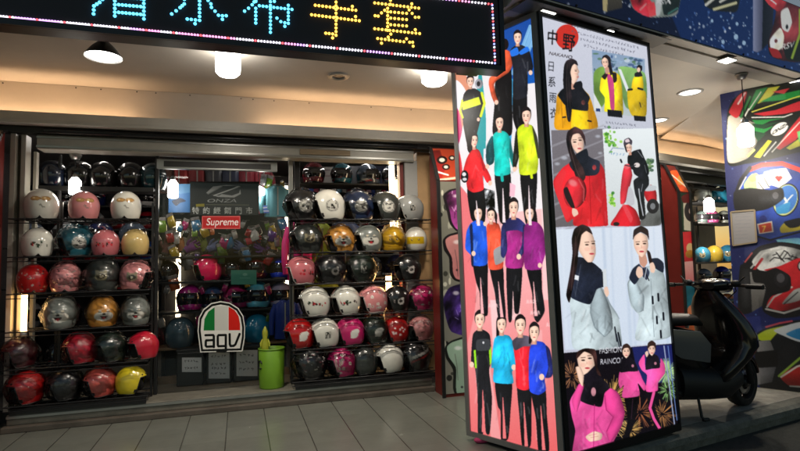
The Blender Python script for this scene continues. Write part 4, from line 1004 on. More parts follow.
cols = [('black', (24, 24, 26)), ('navy', (26, 36, 80)), ('grey', (120, 120, 125)), ('red', (140, 24, 36)), ('violet', (80, 40, 120)), ('white', (200, 198, 195)), ('blue', (40, 80, 160)), ('brown', (90, 56, 40))]
far_helmets((-2.3, 3.2), [.95, 1.35, 1.75, 2.05], .31, 5, cols)
proto = {}
rowname = {.95: 'lowest filled', 1.35: 'middle', 1.75: 'upper', 2.05: 'topmost'}
for x, z, c_, n_ in FH:
    lab = 'small %s helmet on the %s board of the long back shelf' % (n_, rowname[z])
    if n_ not in proto:
        o = proto[n_] = helmet('helmet', lab, 'helmet', (x, YB+.02, z+.001), -PI/2+rnd.uniform(-.7, .7), c_, 'full', 'stripe', 40, 0, .92, fine=False, seed=len(proto)+200, group='small %s helmets on the back shelf' % n_)
    else:
        o = copy_tree(proto[n_]); o.location = (x, YB+.02, z+.001); o.rotation_euler = (0, 0, -PI/2+rnd.uniform(-.7, .7)); o['label'] = lab
    o['group'] = '%s helmets on the %s board at the back' % (n_, rowname[z])
# stock shelves close behind the two window racks
STK = (('black', (20, 20, 22)), ('navy', (24, 32, 70)), ('silver', (140, 142, 146)), ('wine', (90, 20, 34)), ('white', (190, 188, 184)), ('slate', (60, 70, 84)), ('teal', (26, 84, 100)))
sproto = {}
def stock(xa, xb, Y, zs, nm):
    t = thing('stock_shelf', 'dim stock shelf of dark helmets behind the %s' % nm, 'shelf', ((xa+xb)/2, Y+.1, .1))
    for z in zs:
        mb = MB(); mb.box(xa, xb, Y-.15, Y+.2, z-.018, z); mb.build('board', BLACKM, t)
        x = xa+.16
        while x < xb-.12:
            n_, c_ = STK[rnd.randrange(len(STK))]; lab = '%s helmet on the dim stock shelf behind the %s' % (n_, nm)
            if n_ in sproto: o = copy_tree(sproto[n_]); o['label'] = lab
            else: o = sproto[n_] = helmet('helmet', lab, 'helmet', (0, 0, 0), 0, c_, 'full', 'bits' if n_ in ('navy', 'wine') else 'stripe', 30, 0, .9, fine=False, seed=400+len(sproto))
            o['group'] = '%s helmets on the stock shelf behind the %s' % (n_, nm); o.location = (x, Y, z+.001); o.rotation_euler = (0, 0, -PI/2+rnd.uniform(-.9, .9)); x += rnd.uniform(.28, .33)
    for x in (xa, xb):
        mb = MB(); mb.box(x-.012, x+.012, Y+.16, Y+.2, .1, zs[-1]+.35); mb.build('upright', BLACKM, t)
stock(-2.05, -.85, 5.75, [.35, .72, 1.09, 1.46], 'rack of animal face helmets')
stock(.62, 2.2, 5.75, [.35, .72, 1.09, 1.44, 1.79, 2.12], 'rack of side-facing helmets')
# hanging price boards and pictures under the inside ceiling
cv = Canvas(300, 155, 345, 195, 3, (120, 115, 112)); cv.line([(316, 170), (330, 170)], 1, (70, 50, 60)); cv.line([(314, 176), (334, 176)], 1, (90, 70, 70))
flat('hanging_board', 'pale grey board hanging under the inside ceiling', 'board', cv, (312, 167, 336, 184), 6.4, 30, 24)
cv = Canvas(335, 155, 410, 195, 3, (24, 28, 44)); cv.poly([(350, 168), (362, 168), (360, 184), (348, 184)], (70, 76, 96), noise=.5); cv.poly([(372, 168), (400, 170), (396, 186), (370, 186)], (30, 42, 80), noise=.5)
flat('dark_picture', 'wide dark blue picture hanging beside the pale grey board', 'picture', cv, (344, 166, 392, 187), 6.4, 60, 30)
# colourful strip of small goods on a high narrow shelf
zz = zy(345, 194, 6.6); xa, xb = xy(296, 194, 6.6), xy(398, 194, 6.6)
t = thing('narrow_shelf', 'narrow high shelf crowded with small bright packets', 'shelf', ((xa+xb)/2, 6.6, zz))
mb = MB(); mb.box(xa, xb, 6.5, 6.7, zz-.02, zz); mb.build('board', GREYL, t)
i = 0; x = xa+.03
PK = ((190, 60, 90), (60, 80, 150), (200, 195, 190), (120, 40, 60), (40, 40, 60), (180, 150, 170), (60, 120, 150), (150, 30, 40))
pk = {}
while x < xb-.05:
    w_ = rnd.uniform(.035, .07); h_ = rnd.uniform(.06, .13); c_ = PK[rnd.randrange(len(PK))]
    t = thing('packet', 'small bright packet standing on the narrow high shelf', 'packet', (x+w_/2, 6.56, zz), 0, 'packets on the narrow high shelf')
    mb = MB(); mb.hexa([(x, 6.53, zz+.001), (x+w_, 6.53, zz+.001), (x+w_, 6.6, zz+.001), (x, 6.6, zz+.001)], [(x+.004, 6.555, zz+h_), (x+w_-.004, 6.555, zz+h_), (x+w_-.004, 6.57, zz+h_), (x+.004, 6.57, zz+h_)])
    mb.build('pouch', mat('packet %d %d %d' % c_, S(*c_), .35), t); x += w_+rnd.uniform(.004, .02)

# ================================================================== THE SECOND SHOP'S RACK
G2 = 'helmets on the second shop rack'
def rz_shelf():
    t = thing('display_rack', 'shelf rack of small helmets behind the black scooter', 'display rack', tuple(at_r(714, 250, .45)))
    t.location.z = 0
    for y in (202.5, 223, 262, 284, 312):
        z = float(at_r(712, y, .3)[2]); mb = MB(); p, q = at_r(698, y, .24), at_r(742, y, .24)
        b = [np.array([p[0], p[1], z-.02]), np.array([q[0], q[1], z-.02]), np.array([q[0], q[1], z-.02])+N2*.32, np.array([p[0], p[1], z-.02])+N2*.32]
        mb.prism(b, (0, 0, .02)); mb.build('board', BLACKM, t)
    for x in (698.5, 741):
        p = at_r(x, 250, .54); mb = MB(); mb.box(p[0]-.015, p[0]+.015, p[1]-.015, p[1]+.015, 0, 2.0); mb.build('upright', BLACKM, t)
rz_shelf()
def hel_r(cx, yb, wpx, colr, lab, kind='open', face='B', dec='plain', seed=0):
    z = float(at_r(712, yb, .3)[2]); p = at_r(cx, yb-wpx*.4, .38); dist = float((p-EYE) @ AX[2]); sc = wpx/(F_PX/dist)/.285
    va = math.degrees(math.atan2(p[1], p[0])); rz = {'F': va+180, 'B': va, 'L': va+115}[face]
    helmet('helmet', lab, 'helmet', (p[0], p[1], z+.001), math.radians(rz), W[colr] if isinstance(colr, str) else colr, kind, dec, va+180-rz, 0, sc, fine=wpx > 15, seed=seed, group=G2)
for a in ((703, 202.5, 17, 'grey', 'grey helmet on the top board behind the scooter'), (719.5, 202.5, 17.5, (40, 130, 165), 'sky blue helmet on the top board beside the grey one'),
          (701, 223, 13, (60, 70, 70), 'dark grey helmet at the end of the second board', 'full', 'F', 'stripe'), (712, 223, 14, (150, 60, 110), 'pink and green helmet on the second board', 'full', 'F', 'bits'), (724, 223, 14, (130, 135, 130), 'pale grey helmet on the second board by the notice', 'full', 'F', 'stripe'),
          (702.5, 262, 16, (50, 110, 135), 'dull teal helmet with a sand patch on the third board', 'open', 'B', 'mask'), (714.5, 262, 17, (165, 140, 50), 'mustard yellow helmet between two teal ones'), (728, 262, 17, (44, 110, 145), 'teal helmet with a sand patch next to the mustard one', 'open', 'B', 'mask'),
          (704, 284, 16, (90, 105, 130), 'blue grey visor helmet on the fourth board', 'full', 'F', 'stripe'), (722, 284, 17, (40, 50, 150), 'royal blue visor helmet on the fourth board', 'full', 'F', 'stripe'),
          (709, 312, 15, (30, 32, 34), 'black helmet low behind the scooter handlebar', 'full', 'F', 'plain'), (728, 312, 16, (165, 100, 55), 'orange brown helmet low behind the scooter handlebar', 'full', 'F', 'bits')):
    hel_r(*a, seed=300+int(a[0]))
for i, (x, c_, lab) in enumerate(((697, (120, 124, 122), 'grey plastic covered bag on top of the rack behind the scooter'), (712, (34, 34, 36), 'black plastic covered bag on top of the rack'), (727, (26, 26, 28), 'black plastic covered bag nearest the space poster'))):
    p = at_r(x, 190, .40); z = float(at_r(712, 187.5, .3)[2])
    t = thing('wrapped_bag', lab, 'bag', (p[0], p[1], z), 0, 'wrapped bags on the rack top'); m_ = mat('plastic bag %d' % c_[0], S(*c_), .25, coat=.6, bump=.8, bscale=16)
    mb = MB(); mb.ball((p[0], p[1], z+.12), (.12, .11, .118), 18); mb.build('sack', m_, t)
    mb = MB(); mb.tube([(p[0], p[1], z+.22), (p[0]+.02, p[1], z+.26), (p[0]+.05, p[1], z+.25)], [.03, .02, .012], 8); mb.build('knot', m_, t)
p, q = at_r(694, 190, .28), at_r(742, 190, .28); z = float(at_r(712, 187.5, .3)[2]); mb = MB()
t = thing('top_board', 'board over the second shop rack carrying wrapped bags', 'shelf', ((p[0]+q[0])/2, (p[1]+q[1])/2+.1, z-.03)); mb.prism([(p[0], p[1], z-.022), (q[0], q[1], z-.022), tuple(np.array([q[0], q[1], z-.022])+N2*.3), tuple(np.array([p[0], p[1], z-.022])+N2*.3)], (0, 0, .02)); mb.build('board', BLACKM, t)
mb = MB(); mb.prism([(p[0], p[1], z-.05), (q[0], q[1], z-.05), tuple(np.array([q[0], q[1], z-.05])+N2*.02), tuple(np.array([p[0], p[1], z-.05])+N2*.02)], (0, 0, .027)); mb.build('front_lip', RUBBER, t)
# ================================================================== LIGHT-BOX PILLAR
NPt, LPt, RPt = np.array([1.860, 2.811]), np.array([1.530, 3.493]), np.array([2.958, 3.059])
BPt = LPt+(RPt-NPt)
PZ0, PZ1 = .03, 2.795
SKIN, SKS, HAIR, INKB = (240, 202, 180), (206, 152, 130), (26, 20, 22), (20, 20, 22)
def face(c, x, y, rx, ry, hair=HAIR, long=0., turn=0., sk=SKIN, rot=0.):
    """printed head: hair, neck, face, features; long = length of the hair below the chin"""
    if long:
        for s in (-1, 1): c.poly([(x+s*rx*.5, y-ry*.9), (x+s*rx*1.06, y-ry*.5), (x+s*rx*1.12, y+ry*.5), (x+s*rx*1.3, y+ry+long*.6), (x+s*rx*1.0, y+ry+long), (x+s*rx*.72, y+ry+long*.5), (x+s*rx*.78, y+ry*.4)], hair, True, noise=.35, nsc=.6)
    c.ell(x, y-ry*.2, rx*1.02, ry*.98, hair, rot, noise=.2)
    c.poly([(x-rx*.42, y+ry*.6), (x+rx*.42, y+ry*.6), (x+rx*.5, y+ry*1.35), (x-rx*.5, y+ry*1.35)], SKS, vol=.2)
    c.poly([(x-rx*.8, y-ry*.55), (x, y-ry*.8), (x+rx*.8, y-ry*.55), (x+rx*.9, y+ry*.05), (x+rx*.66, y+ry*.62), (x+rx*.22, y+ry*.98), (x-rx*.22, y+ry*.98), (x-rx*.66, y+ry*.62), (x-rx*.9, y+ry*.05)], sk, True, vol=.2)
    c.poly([(x-rx*.94, y-ry*.3), (x-rx*.9, y-ry*.78), (x-rx*.1, y-ry*1.18), (x+rx*.9, y-ry*.78), (x+rx*.94, y-ry*.3), (x+rx*.7, y-ry*.58), (x+rx*.2, y-ry*.7), (x-rx*.3, y-ry*.64), (x-rx*.72, y-ry*.5)], hair, True, noise=.25)
    t = turn
    for s in (-1, 1):
        c.ell(x+t+s*rx*.38, y+ry*.0, rx*.17, ry*.07, (58, 40, 36), alpha=.9); c.line([(x+t+s*rx*.22, y-ry*.16), (x+t+s*rx*.56, y-ry*.19)], ry*.07, (90, 66, 58), alpha=.8)
        c.ell(x+s*rx*.5, y+ry*.32, rx*.24, ry*.2, (236, 168, 148), alpha=.35)
    c.line([(x+t, y+ry*.28), (x+t+rx*.14, y+ry*.3)], ry*.06, SKS, alpha=.8)
    c.ell(x+t, y+ry*.56, rx*.27, ry*.075, (204, 96, 96), alpha=.9)
def folds(c, x0, y0, x1, y1, n, k=.25, wd=.8, slant=.3):
    """soft creases of printed cloth: light and dark strokes"""
    for i in range(n):
        x, y = rnd.uniform(x0, x1), rnd.uniform(y0, y1); L = (y1-y0)*rnd.uniform(.12, .35); d = rnd.uniform(-slant, slant)*(x1-x0)
        c.line([(x, y), (x+d*.5+rnd.uniform(-.6, .6), y+L*.5), (x+d, min(y+L, y1))], wd*rnd.uniform(.6, 1.4), (255, 255, 255) if rnd.random() < .45 else (0, 0, 0), edge=1.6, alpha=k*rnd.uniform(.2, .7))
def legs(c, x, yh, yf, w, col=INKB, spread=.25, thin=1., bent=0.):
    for s in (-1, 1):
        xh, xf = x+s*w*.24, x+s*w*(.18+spread)*.9
        c.poly([(xh-w*.27*thin, yh), (xh+w*.27*thin, yh), (xh+w*.2*thin+(xf-xh)*.5, (yh+yf)/2), (xf+w*.15*thin, yf-2), (xf-w*.15*thin, yf-2), (xh-w*.2*thin+(xf-xh)*.5, (yh+yf)/2)], col, noise=.35, nsc=.35, vol=.4)
        c.poly([(xf-w*.15, yf-3.5), (xf+w*.15, yf-3.5), (xf+w*.3, yf+.8), (xf-w*.16, yf+.6)], (12, 11, 13), True)
def coat(c, x, y0, y1, w, col, yoke=None, sides=None, arms='down', zipc=None, cuff=None, nz=.13):
    """printed jacket: y0 collar, y1 hem, w shoulder width"""
    h = y1-y0; d = tuple(.8*k for k in col)
    ac = sides or col
    for s in (-1, 1):
        if arms == 'down' or (arms == 'hip' and s < 0) or (arms == 'hip2' and s > 0):
            c.poly([(x+s*w*.36, y0+h*.12), (x+s*w*.52, y0+h*.2), (x+s*w*.62, y0+h*.55), (x+s*w*.6, y0+h*.92), (x+s*w*.44, y0+h*.94), (x+s*w*.42, y0+h*.5)], ac, True, noise=nz, nsc=.5, vol=.35); c.ell(x+s*w*.52, y0+h*.99, w*.07, h*.055, SKIN)
        else:
            c.poly([(x+s*w*.36, y0+h*.12), (x+s*w*.54, y0+h*.22), (x+s*w*.74, y0+h*.58), (x+s*w*.46, y0+h*.9), (x+s*w*.4, y0+h*.8), (x+s*w*.56, y0+h*.58), (x+s*w*.4, y0+h*.42)], ac, True, noise=nz, nsc=.5, vol=.35); c.ell(x+s*w*.42, y0+h*.86, w*.07, h*.05, SKIN)
    c.poly([(x-w*.14, y0-h*.03), (x+w*.14, y0-h*.03), (x+w*.46, y0+h*.13), (x+w*.44, y0+h*.5), (x+w*.47, y1), (x, y1+h*.015), (x-w*.47, y1), (x-w*.44, y0+h*.5), (x-w*.46, y0+h*.13)], col, col2=d, noise=nz, nsc=.45, vol=.3)
    if yoke: c.poly([(x-w*.14, y0-h*.03), (x+w*.14, y0-h*.03), (x+w*.47, y0+h*.13), (x+w*.45, y0+h*.36), (x, y0+h*.33), (x-w*.45, y0+h*.36), (x-w*.47, y0+h*.13)], yoke, noise=nz, vol=.3)
    c.poly([(x-w*.17, y0-h*.07), (x+w*.17, y0-h*.07), (x+w*.2, y0+h*.06), (x-w*.2, y0+h*.06)], yoke or d, True)
    folds(c, x-w*.36, y0+h*.15, x+w*.36, y1-.5, 9, .28, .9)
    c.line([(x, y0), (x+.2, y1)], .5, zipc or tuple(.6*k for k in col)); c.line([(x-w*.3, y0+h*.66), (x-w*.16, y0+h*.78)], .45, tuple(.6*k for k in col)); c.line([(x+w*.3, y0+h*.66), (x+w*.16, y0+h*.78)], .45, tuple(.6*k for k in col))
    c.ell(x+w*.22, y0+h*.24, .7, .8, (225, 225, 225), alpha=.7)
# ---- the narrow face: fourteen people in rain suits
cv = Canvas(440, -30, 570, 490, 4, (238, 232, 234))
cv.poly([(440, -30), (570, -30), (570, 78), (520, 85), (480, 70), (440, 60)], (34, 62, 140), col2=(26, 92, 182))
for i in range(9): cv.line([(512+i*4.2, 74-i*5.5), (530+i*4.6, 26-i*6)], 1.5+rnd.random()*1.6, (150, 205, 240), alpha=.75)
cv.poly([(440, 60), (462, 70), (470, 88), (462, 130), (452, 160), (440, 170)], (226, 150, 120), True); cv.poly([(440, 92), (456, 80), (466, 92), (458, 112), (440, 124)], (245, 240, 242), True); cv.poly([(440, 115), (457, 108), (462, 130), (456, 150), (440, 160)], (214, 66, 120), True); cv.poly([(440, 150), (458, 148), (462, 178), (440, 186)], (222, 60, 70), True)
cv.poly([(440, 196), (475, 205), (500, 214), (548, 208), (570, 200), (570, 490), (440, 490)], (248, 200, 200), col2=(222, 84, 86), soft=4)
cv.poly([(440, 186), (470, 200), (476, 300), (462, 360), (440, 380)], (232, 118, 122), True, soft=4)
for x0_, y0_, x1_, y1_, a_ in ((478, 330, 496, 440, .35), (505, 200, 516, 320, .5), (490, 300, 500, 380, .55), (540, 120, 548, 300, .45), (535, 330, 541, 440, .25)): cv.poly([(x0_, y0_), (x0_+7, y0_), (x1_+5, y1_), (x1_-5, y1_)], (250, 232, 232), soft=6, alpha=a_)
cv.poly([(480, 66), (486, 120), (484, 190), (478, 205), (474, 130)], (40, 160, 165), True); cv.line([(512, 80), (510, 148)], 2.4, (70, 170, 225)); cv.line([(485, 150), (485, 188)], 3, (232, 232, 240))
def Q(ox, oy, k): return lambda *f: [(ox+f[i]/k, oy+f[i+1]/k) for i in range(0, len(f), 2)]
def cloth(c, T, pts, col, n=8, nz=.13, vol=.2, k=.34, soft=1):
    P = T(*pts); mx_ = sum(q[0] for q in P)/len(P); P = [(mx_+(q[0]-mx_)*(.9 if col[0] < 31 and n >= 5 else .95), q[1]) for q in P]; c.poly(P, col, True, noise=nz, nsc=.5, vol=vol, soft=soft)
    if n: X_, Y_ = [q[0] for q in P], [q[1] for q in P]; w_, h_ = max(X_)-min(X_), max(Y_)-min(Y_); folds(c, min(X_)+w_*.22, min(Y_)+h_*.2, max(X_)-w_*.22, max(Y_)-h_*.08, n, k, .9)
def head(c, T, x, y, rx, ry, k, **kw): (a_, b_), = T(x, y); face(c, a_, b_, rx/k, ry/k, **kw)
def hand(c, T, x, y, r, k): (a_, b_), = T(x, y); c.ell(a_, b_, r*.8/k, r/k, SKIN)
BK, BK2 = (20, 20, 23), (30, 30, 34)
# top row
k = 4.1; T = Q(453, 20, k)
cloth(cv, T, (172, 250, 240, 200, 246, 330, 244, 470, 160, 470, 166, 350), BK, 5)
cloth(cv, T, (214, 122, 240, 134, 246, 186, 229, 216, 182, 246, 167, 266, 176, 310, 186, 336, 170, 342, 155, 310, 144, 262, 150, 235, 190, 214, 215, 188, 211, 150), (226, 92, 58), 6); hand(cv, T, 178, 338, 10, k); (a_, b_), = T(214, 100); cv.ell(a_, b_, 3.4, 5.6, HAIR)
cloth(cv, T, (246, 300, 304, 300, 300, 460, 276, 520, 262, 460, 244, 400), BK, 4)
cloth(cv, T, (232, 128, 256, 104, 285, 104, 314, 126, 331, 190, 322, 216, 308, 214, 304, 312, 246, 322, 244, 200), (34, 36, 44), 8); cv.poly(T(234, 128, 262, 112, 270, 140, 240, 150), (40, 116, 226), True); cv.poly(T(270, 132, 302, 109, 314, 126, 280, 143), (40, 116, 226), True); hand(cv, T, 318, 216, 10, k); head(cv, T, 265, 72, 17, 27, k)
cloth(cv, T, (38, 396, 116, 392, 100, 470, 94, 560, 70, 556, 48, 480), BK, 5)
cloth(cv, T, (40, 306, 58, 286, 90, 281, 120, 300, 131, 342, 116, 402, 100, 406, 96, 412, 42, 414, 36, 400, 30, 360), (26, 26, 29), 7); cv.poly(T(34, 338, 106, 315, 115, 346, 40, 370), (230, 240, 44), noise=.06); cv.line(T(118, 300, 129, 342, 114, 394), 2.6, (226, 236, 46)); cv.line(T(38, 330, 30, 372, 40, 400), 2, (226, 236, 46)); hand(cv, T, 104, 408, 8, k); head(cv, T, 71, 252, 15, 24, k); (a_, b_), = T(106, 262); cv.ell(a_, b_, 4, 5, (128, 128, 134), noise=.6); cv.ell(a_-.4, b_, 1.8, 2.6, (40, 40, 44))
# second row
k = 3.608; T = Q(453, 105, k)
cloth(cv, T, (48, 300, 112, 296, 122, 350, 118, 420, 92, 440, 70, 420, 60, 400), BK, 6)
cloth(cv, T, (46, 196, 62, 168, 78, 156, 96, 166, 114, 210, 138, 258, 140, 276, 124, 280, 108, 254, 112, 304, 74, 316, 50, 302, 44, 258, 34, 240), (222, 40, 46), 9); cv.line(T(102, 190, 112, 236), 1, (150, 20, 28), alpha=.7); hand(cv, T, 134, 282, 9, k)
cv.ell(*T(42, 258)[0], 3.8, 6.2, BK); cv.ell(*T(40, 250)[0], 2, 2, (226, 224, 226)); cv.ell(*T(42, 268)[0], 2.2, 1.6, (210, 208, 212)); head(cv, T, 76, 128, 14, 25, k, turn=.8); cv.poly(T(50, 118, 60, 102, 70, 110, 66, 140, 60, 172, 52, 160), HAIR, True)
cloth(cv, T, (148, 244, 208, 242, 212, 330, 200, 430, 168, 420, 156, 330), BK, 7)
cloth(cv, T, (120, 150, 140, 112, 152, 130, 148, 206, 126, 218, 118, 196), (20, 74, 78), 3); cloth(cv, T, (140, 112, 156, 96, 186, 95, 206, 115, 216, 170, 230, 214, 218, 224, 205, 190, 208, 248, 148, 254, 146, 190), (24, 182, 172), 10); cv.poly(T(206, 118, 216, 168, 228, 206, 218, 216, 204, 180), (18, 96, 98), True, alpha=.8); hand(cv, T, 226, 226, 9, k); hand(cv, T, 124, 222, 9, k); cv.line(T(176, 252, 178, 272), 3, (24, 182, 172)); head(cv, T, 168, 64, 15, 27, k)
cloth(cv, T, (240, 236, 304, 234, 304, 330, 294, 440, 262, 430, 248, 350), BK, 7)
cloth(cv, T, (226, 98, 238, 92, 242, 170, 226, 228, 214, 218, 220, 150), (32, 34, 28), 2); cloth(cv, T, (230, 92, 250, 70, 286, 74, 302, 112, 310, 190, 302, 246, 240, 250, 236, 180), (214, 234, 40), 10); cv.poly(T(286, 76, 304, 116, 314, 186, 306, 190, 294, 130), (40, 42, 34), True, alpha=.9); hand(cv, T, 222, 232, 9, k); cv.line(T(282, 246, 284, 262), 2.6, (214, 234, 40)); head(cv, T, 265, 40, 17, 29, k, turn=-.5)
cv.poly(T(112, 300, 150, 310, 152, 380, 120, 372), (206, 208, 214), noise=.9, nsc=.7); cv.poly(T(205, 280, 226, 290, 222, 330, 204, 330), (246, 190, 206), soft=3)
# third row
k = 3.47; T = Q(458, 195, k)
cloth(cv, T, (50, 236, 103, 232, 105, 300, 106, 408, 98, 420, 78, 415, 74, 340, 60, 300), BK, 6); cloth(cv, T, (24, 186, 28, 128, 42, 100, 62, 88, 88, 91, 101, 120, 104, 238, 50, 244, 47, 212), (34, 92, 222), 9); cv.poly(T(40, 110, 50, 106, 54, 242, 46, 240, 44, 170), (22, 30, 58), True, alpha=.9); hand(cv, T, 54, 203, 9, k); head(cv, T, 70, 65, 15, 26, k)
cloth(cv, T, (106, 246, 156, 244, 162, 330, 168, 424, 140, 428, 126, 340), BK, 5); cloth(cv, T, (98, 108, 115, 94, 141, 100, 151, 130, 158, 200, 156, 254, 107, 256, 101, 180), (232, 84, 58), 8); cv.poly(T(124, 192, 156, 176, 161, 226, 130, 242), (168, 166, 168), True, noise=.1); hand(cv, T, 94, 100, 8, k); head(cv, T, 115, 70, 14, 24, k, turn=-.4); cv.poly(T(128, 52, 136, 70, 134, 102, 128, 84), HAIR, True)
cloth(cv, T, (166, 240, 224, 240, 222, 330, 213, 408, 196, 406, 190, 330, 186, 432, 172, 430), BK, 7); cloth(cv, T, (156, 102, 180, 80, 210, 82, 236, 106, 233, 180, 226, 250, 165, 250, 165, 180), (152, 40, 118), 9); cv.poly(T(154, 106, 180, 79, 211, 81, 238, 108, 234, 132, 205, 122, 170, 126, 162, 140), (40, 42, 92), True, noise=.15); cloth(cv, T, (150, 116, 164, 98, 172, 186, 160, 218, 148, 206), (42, 44, 94), 3); cloth(cv, T, (226, 106, 240, 112, 238, 180, 218, 214, 208, 206, 222, 170), (40, 42, 90), 3); hand(cv, T, 211, 214, 10, k); head(cv, T, 193, 44, 17, 31, k)
cloth(cv, T, (234, 248, 288, 248, 294, 330, 304, 402, 278, 442, 262, 422, 255, 340), BK, 6); cv.poly(T(258, 40, 272, 60, 276, 110, 262, 120), HAIR, True); cloth(cv, T, (228, 112, 246, 92, 276, 95, 297, 120, 308, 190, 294, 238, 288, 258, 232, 256, 226, 180), (152, 40, 132), 9); hand(cv, T, 284, 244, 9, k); head(cv, T, 248, 65, 16, 26, k)
# bottom row
k = 3.087; T = Q(462, 305, k)
cloth(cv, T, (30, 92, 50, 75, 70, 78, 89, 95, 94, 170, 86, 204, 96, 290, 88, 394, 74, 390, 68, 290, 64, 404, 48, 402, 46, 280, 38, 198, 24, 172), BK2, 10); cv.poly(T(36, 140, 42, 138, 46, 194, 40, 196), (156, 226, 40)); cv.poly(T(82, 124, 90, 130, 92, 176, 86, 186), (156, 226, 40)); cv.poly(T(46, 108, 84, 106, 86, 138, 46, 140), (58, 60, 64), True); hand(cv, T, 30, 184, 9, k); cv.ell(*T(66, 116)[0], 1, 1.2, (210, 210, 214)); head(cv, T, 55, 45, 16, 26, k)
cloth(cv, T, (100, 234, 156, 236, 152, 330, 144, 412, 120, 416, 118, 330, 108, 310), BK, 5); cv.poly(T(106, 50, 112, 40, 116, 90, 106, 100), HAIR, True); cloth(cv, T, (88, 190, 98, 106, 120, 92, 146, 95, 161, 120, 170, 188, 156, 206, 159, 242, 97, 238, 96, 196), (34, 178, 224), 10); hand(cv, T, 160, 192, 9, k); head(cv, T, 122, 60, 15, 26, k)
cloth(cv, T, (168, 246, 213, 258, 217, 330, 214, 432, 186, 442, 175, 340), BK, 6); cloth(cv, T, (156, 112, 178, 95, 206, 98, 214, 130, 210, 256, 168, 254, 164, 180), (216, 36, 48), 9); cv.poly(T(155, 112, 178, 94, 206, 97, 214, 126, 190, 128, 164, 140), (84, 78, 92), True, noise=.2); head(cv, T, 180, 62, 17, 29, k)
cloth(cv, T, (210, 262, 258, 256, 264, 340, 272, 448, 236, 454, 226, 350), BK, 6); cloth(cv, T, (208, 132, 225, 112, 251, 115, 270, 140, 282, 200, 276, 222, 256, 226, 260, 262, 236, 277, 207, 264, 204, 180), (40, 72, 220), 10); cloth(cv, T, (258, 126, 272, 140, 284, 200, 276, 222, 258, 224, 266, 190), (30, 34, 84), 3); hand(cv, T, 246, 222, 10, k); cv.poly(T(210, 66, 218, 58, 216, 112, 206, 118), HAIR, True); head(cv, T, 223, 84, 16, 28, k)
def gap(ox, oy, k, x0, y0, x1, y1, col): cv.poly(Q(ox, oy, k)(x0-1, y0, x0+1, y0, x1+6, y1, x1-5, y1), col)
for g in ((78, 285, 84, 412), (140, 300, 152, 424), (262, 300, 270, 420)): gap(458, 195, 3.47, *g, (242, 178, 180))
for g in ((64, 262, 66, 392), (126, 285, 131, 412), (191, 300, 198, 436), (243, 310, 252, 448)): gap(462, 305, 3.087, *g, (230, 116, 118))
for g in ((84, 345, 92, 436), (180, 300, 184, 424), (273, 290, 278, 434)): gap(453, 105, 3.608, *g, (244, 224, 228))
for s_, x_, y_ in (('女雨衣', 488, 307), ('男女款', 526, 303), ('男雨衣', 530, 314), ('女款', 546, 326)): cv.text(s_, x_, y_, 4.2, (250, 205, 205), ux=(.8, 0), alpha=.8)
pil = thing('light_box_pillar', 'tall back-lit advertising pillar of rain suit pictures standing at the kerb', 'light box', (float((NPt[0]+BPt[0])/2), float((NPt[1]+BPt[1])/2), 0))
BACKLIT = printed('back-lit film bright', .22, es=1.08, base=.25)
BACKLIT2 = printed('back-lit film', .2, es=.98, base=.28)
PGREY = mat('grey aluminium frame', (.27, .275, .27), .4, .5, var=.08)
PBLK = mat('black frame', (.012, .012, .013), .35)
def c3(p, z): return np.array([p[0], p[1], z])
LEAN_M = np.linalg.inv(np.stack([RPt-NPt, LPt-NPt], 1))
def cl(p, z):
    """the pillar stands a little out of plumb and narrows upwards"""
    s_, t_ = LEAN_M @ (np.asarray(p)[:2]-NPt); k = -(.0275+.0126*s_-.0142*t_)*z
    return np.array([p[0]+k, p[1]+.22*k, z])
eL, eR = (LPt-NPt)/np.linalg.norm(LPt-NPt), (RPt-NPt)/np.linalg.norm(RPt-NPt)
nL = np.array([-(LPt-NPt)[1], (LPt-NPt)[0]])/np.linalg.norm(LPt-NPt); nR = np.array([(RPt-NPt)[1], -(RPt-NPt)[0]])/np.linalg.norm(RPt-NPt)                                      # outward
i_ = .012
core = [NPt+eL*i_+eR*i_, RPt-eR*i_+eL*i_, BPt-eL*i_-eR*i_, LPt-eL*i_+eR*i_]
mb = MB(); mb.hexa([cl(p, PZ0) for p in core], [cl(p, PZ1) for p in core]); mb.build('body', mat('pillar housing', (.10, .10, .10), .5), pil)
mb = MB(); mb.prism([c3(NPt+(eL+eR)*.08, 0), c3(RPt-eR*.06+eL*.08, 0), c3(BPt-(eL+eR)*.06, 0), c3(LPt-eL*.06+eR*.08, 0)], (0, 0, PZ0)); mb.build('base', PBLK, pil)
def fbar(a, b, w, n, m_, nm, th=.02):
    """frame bar from a to b lying on a face with outward normal n"""
    mb = MB(); mb.bar(a, b, w, th, up=np.append(n, 0)); mb.build(nm, m_, pil)
def face_frame(A, Bq, n, ws, m_, nm, off=.004):
    """A, Bq: plan points left and right; ws = widths (left, right, top, bottom)"""
    e = (Bq-A)/np.linalg.norm(Bq-A); o = n*off
    l, r, t_, b_ = ws
    fbar(cl(A+e*l/2+o, PZ0), cl(A+e*l/2+o, PZ1), l, n, m_, nm); fbar(cl(Bq-e*r/2+o, PZ0), cl(Bq-e*r/2+o, PZ1), r, n, m_, nm)
    fbar(cl(A+e*l+o, PZ1-t_/2), cl(Bq-e*r+o, PZ1-t_/2), t_, n, m_, nm); fbar(cl(A+e*l+o, PZ0+b_/2), cl(Bq-e*r+o, PZ0+b_/2), b_, n, m_, nm)
face_frame(LPt, NPt, nL, (.035, .040, .03, .035), PGREY, 'grey_frame')
face_frame(NPt, RPt, nR, (.030, .017, .028, .05), PBLK, 'black_frame')
po = nL*.002; a, b = LPt-eL*.032+po, NPt+eL*.036+po
cv.finish()
sheet('narrow_print', cv, [cl(a, PZ1-.02), cl(b, PZ1-.02), cl(b, PZ0+.03), cl(a, PZ0+.03)], 200, 860, BACKLIT, pil)

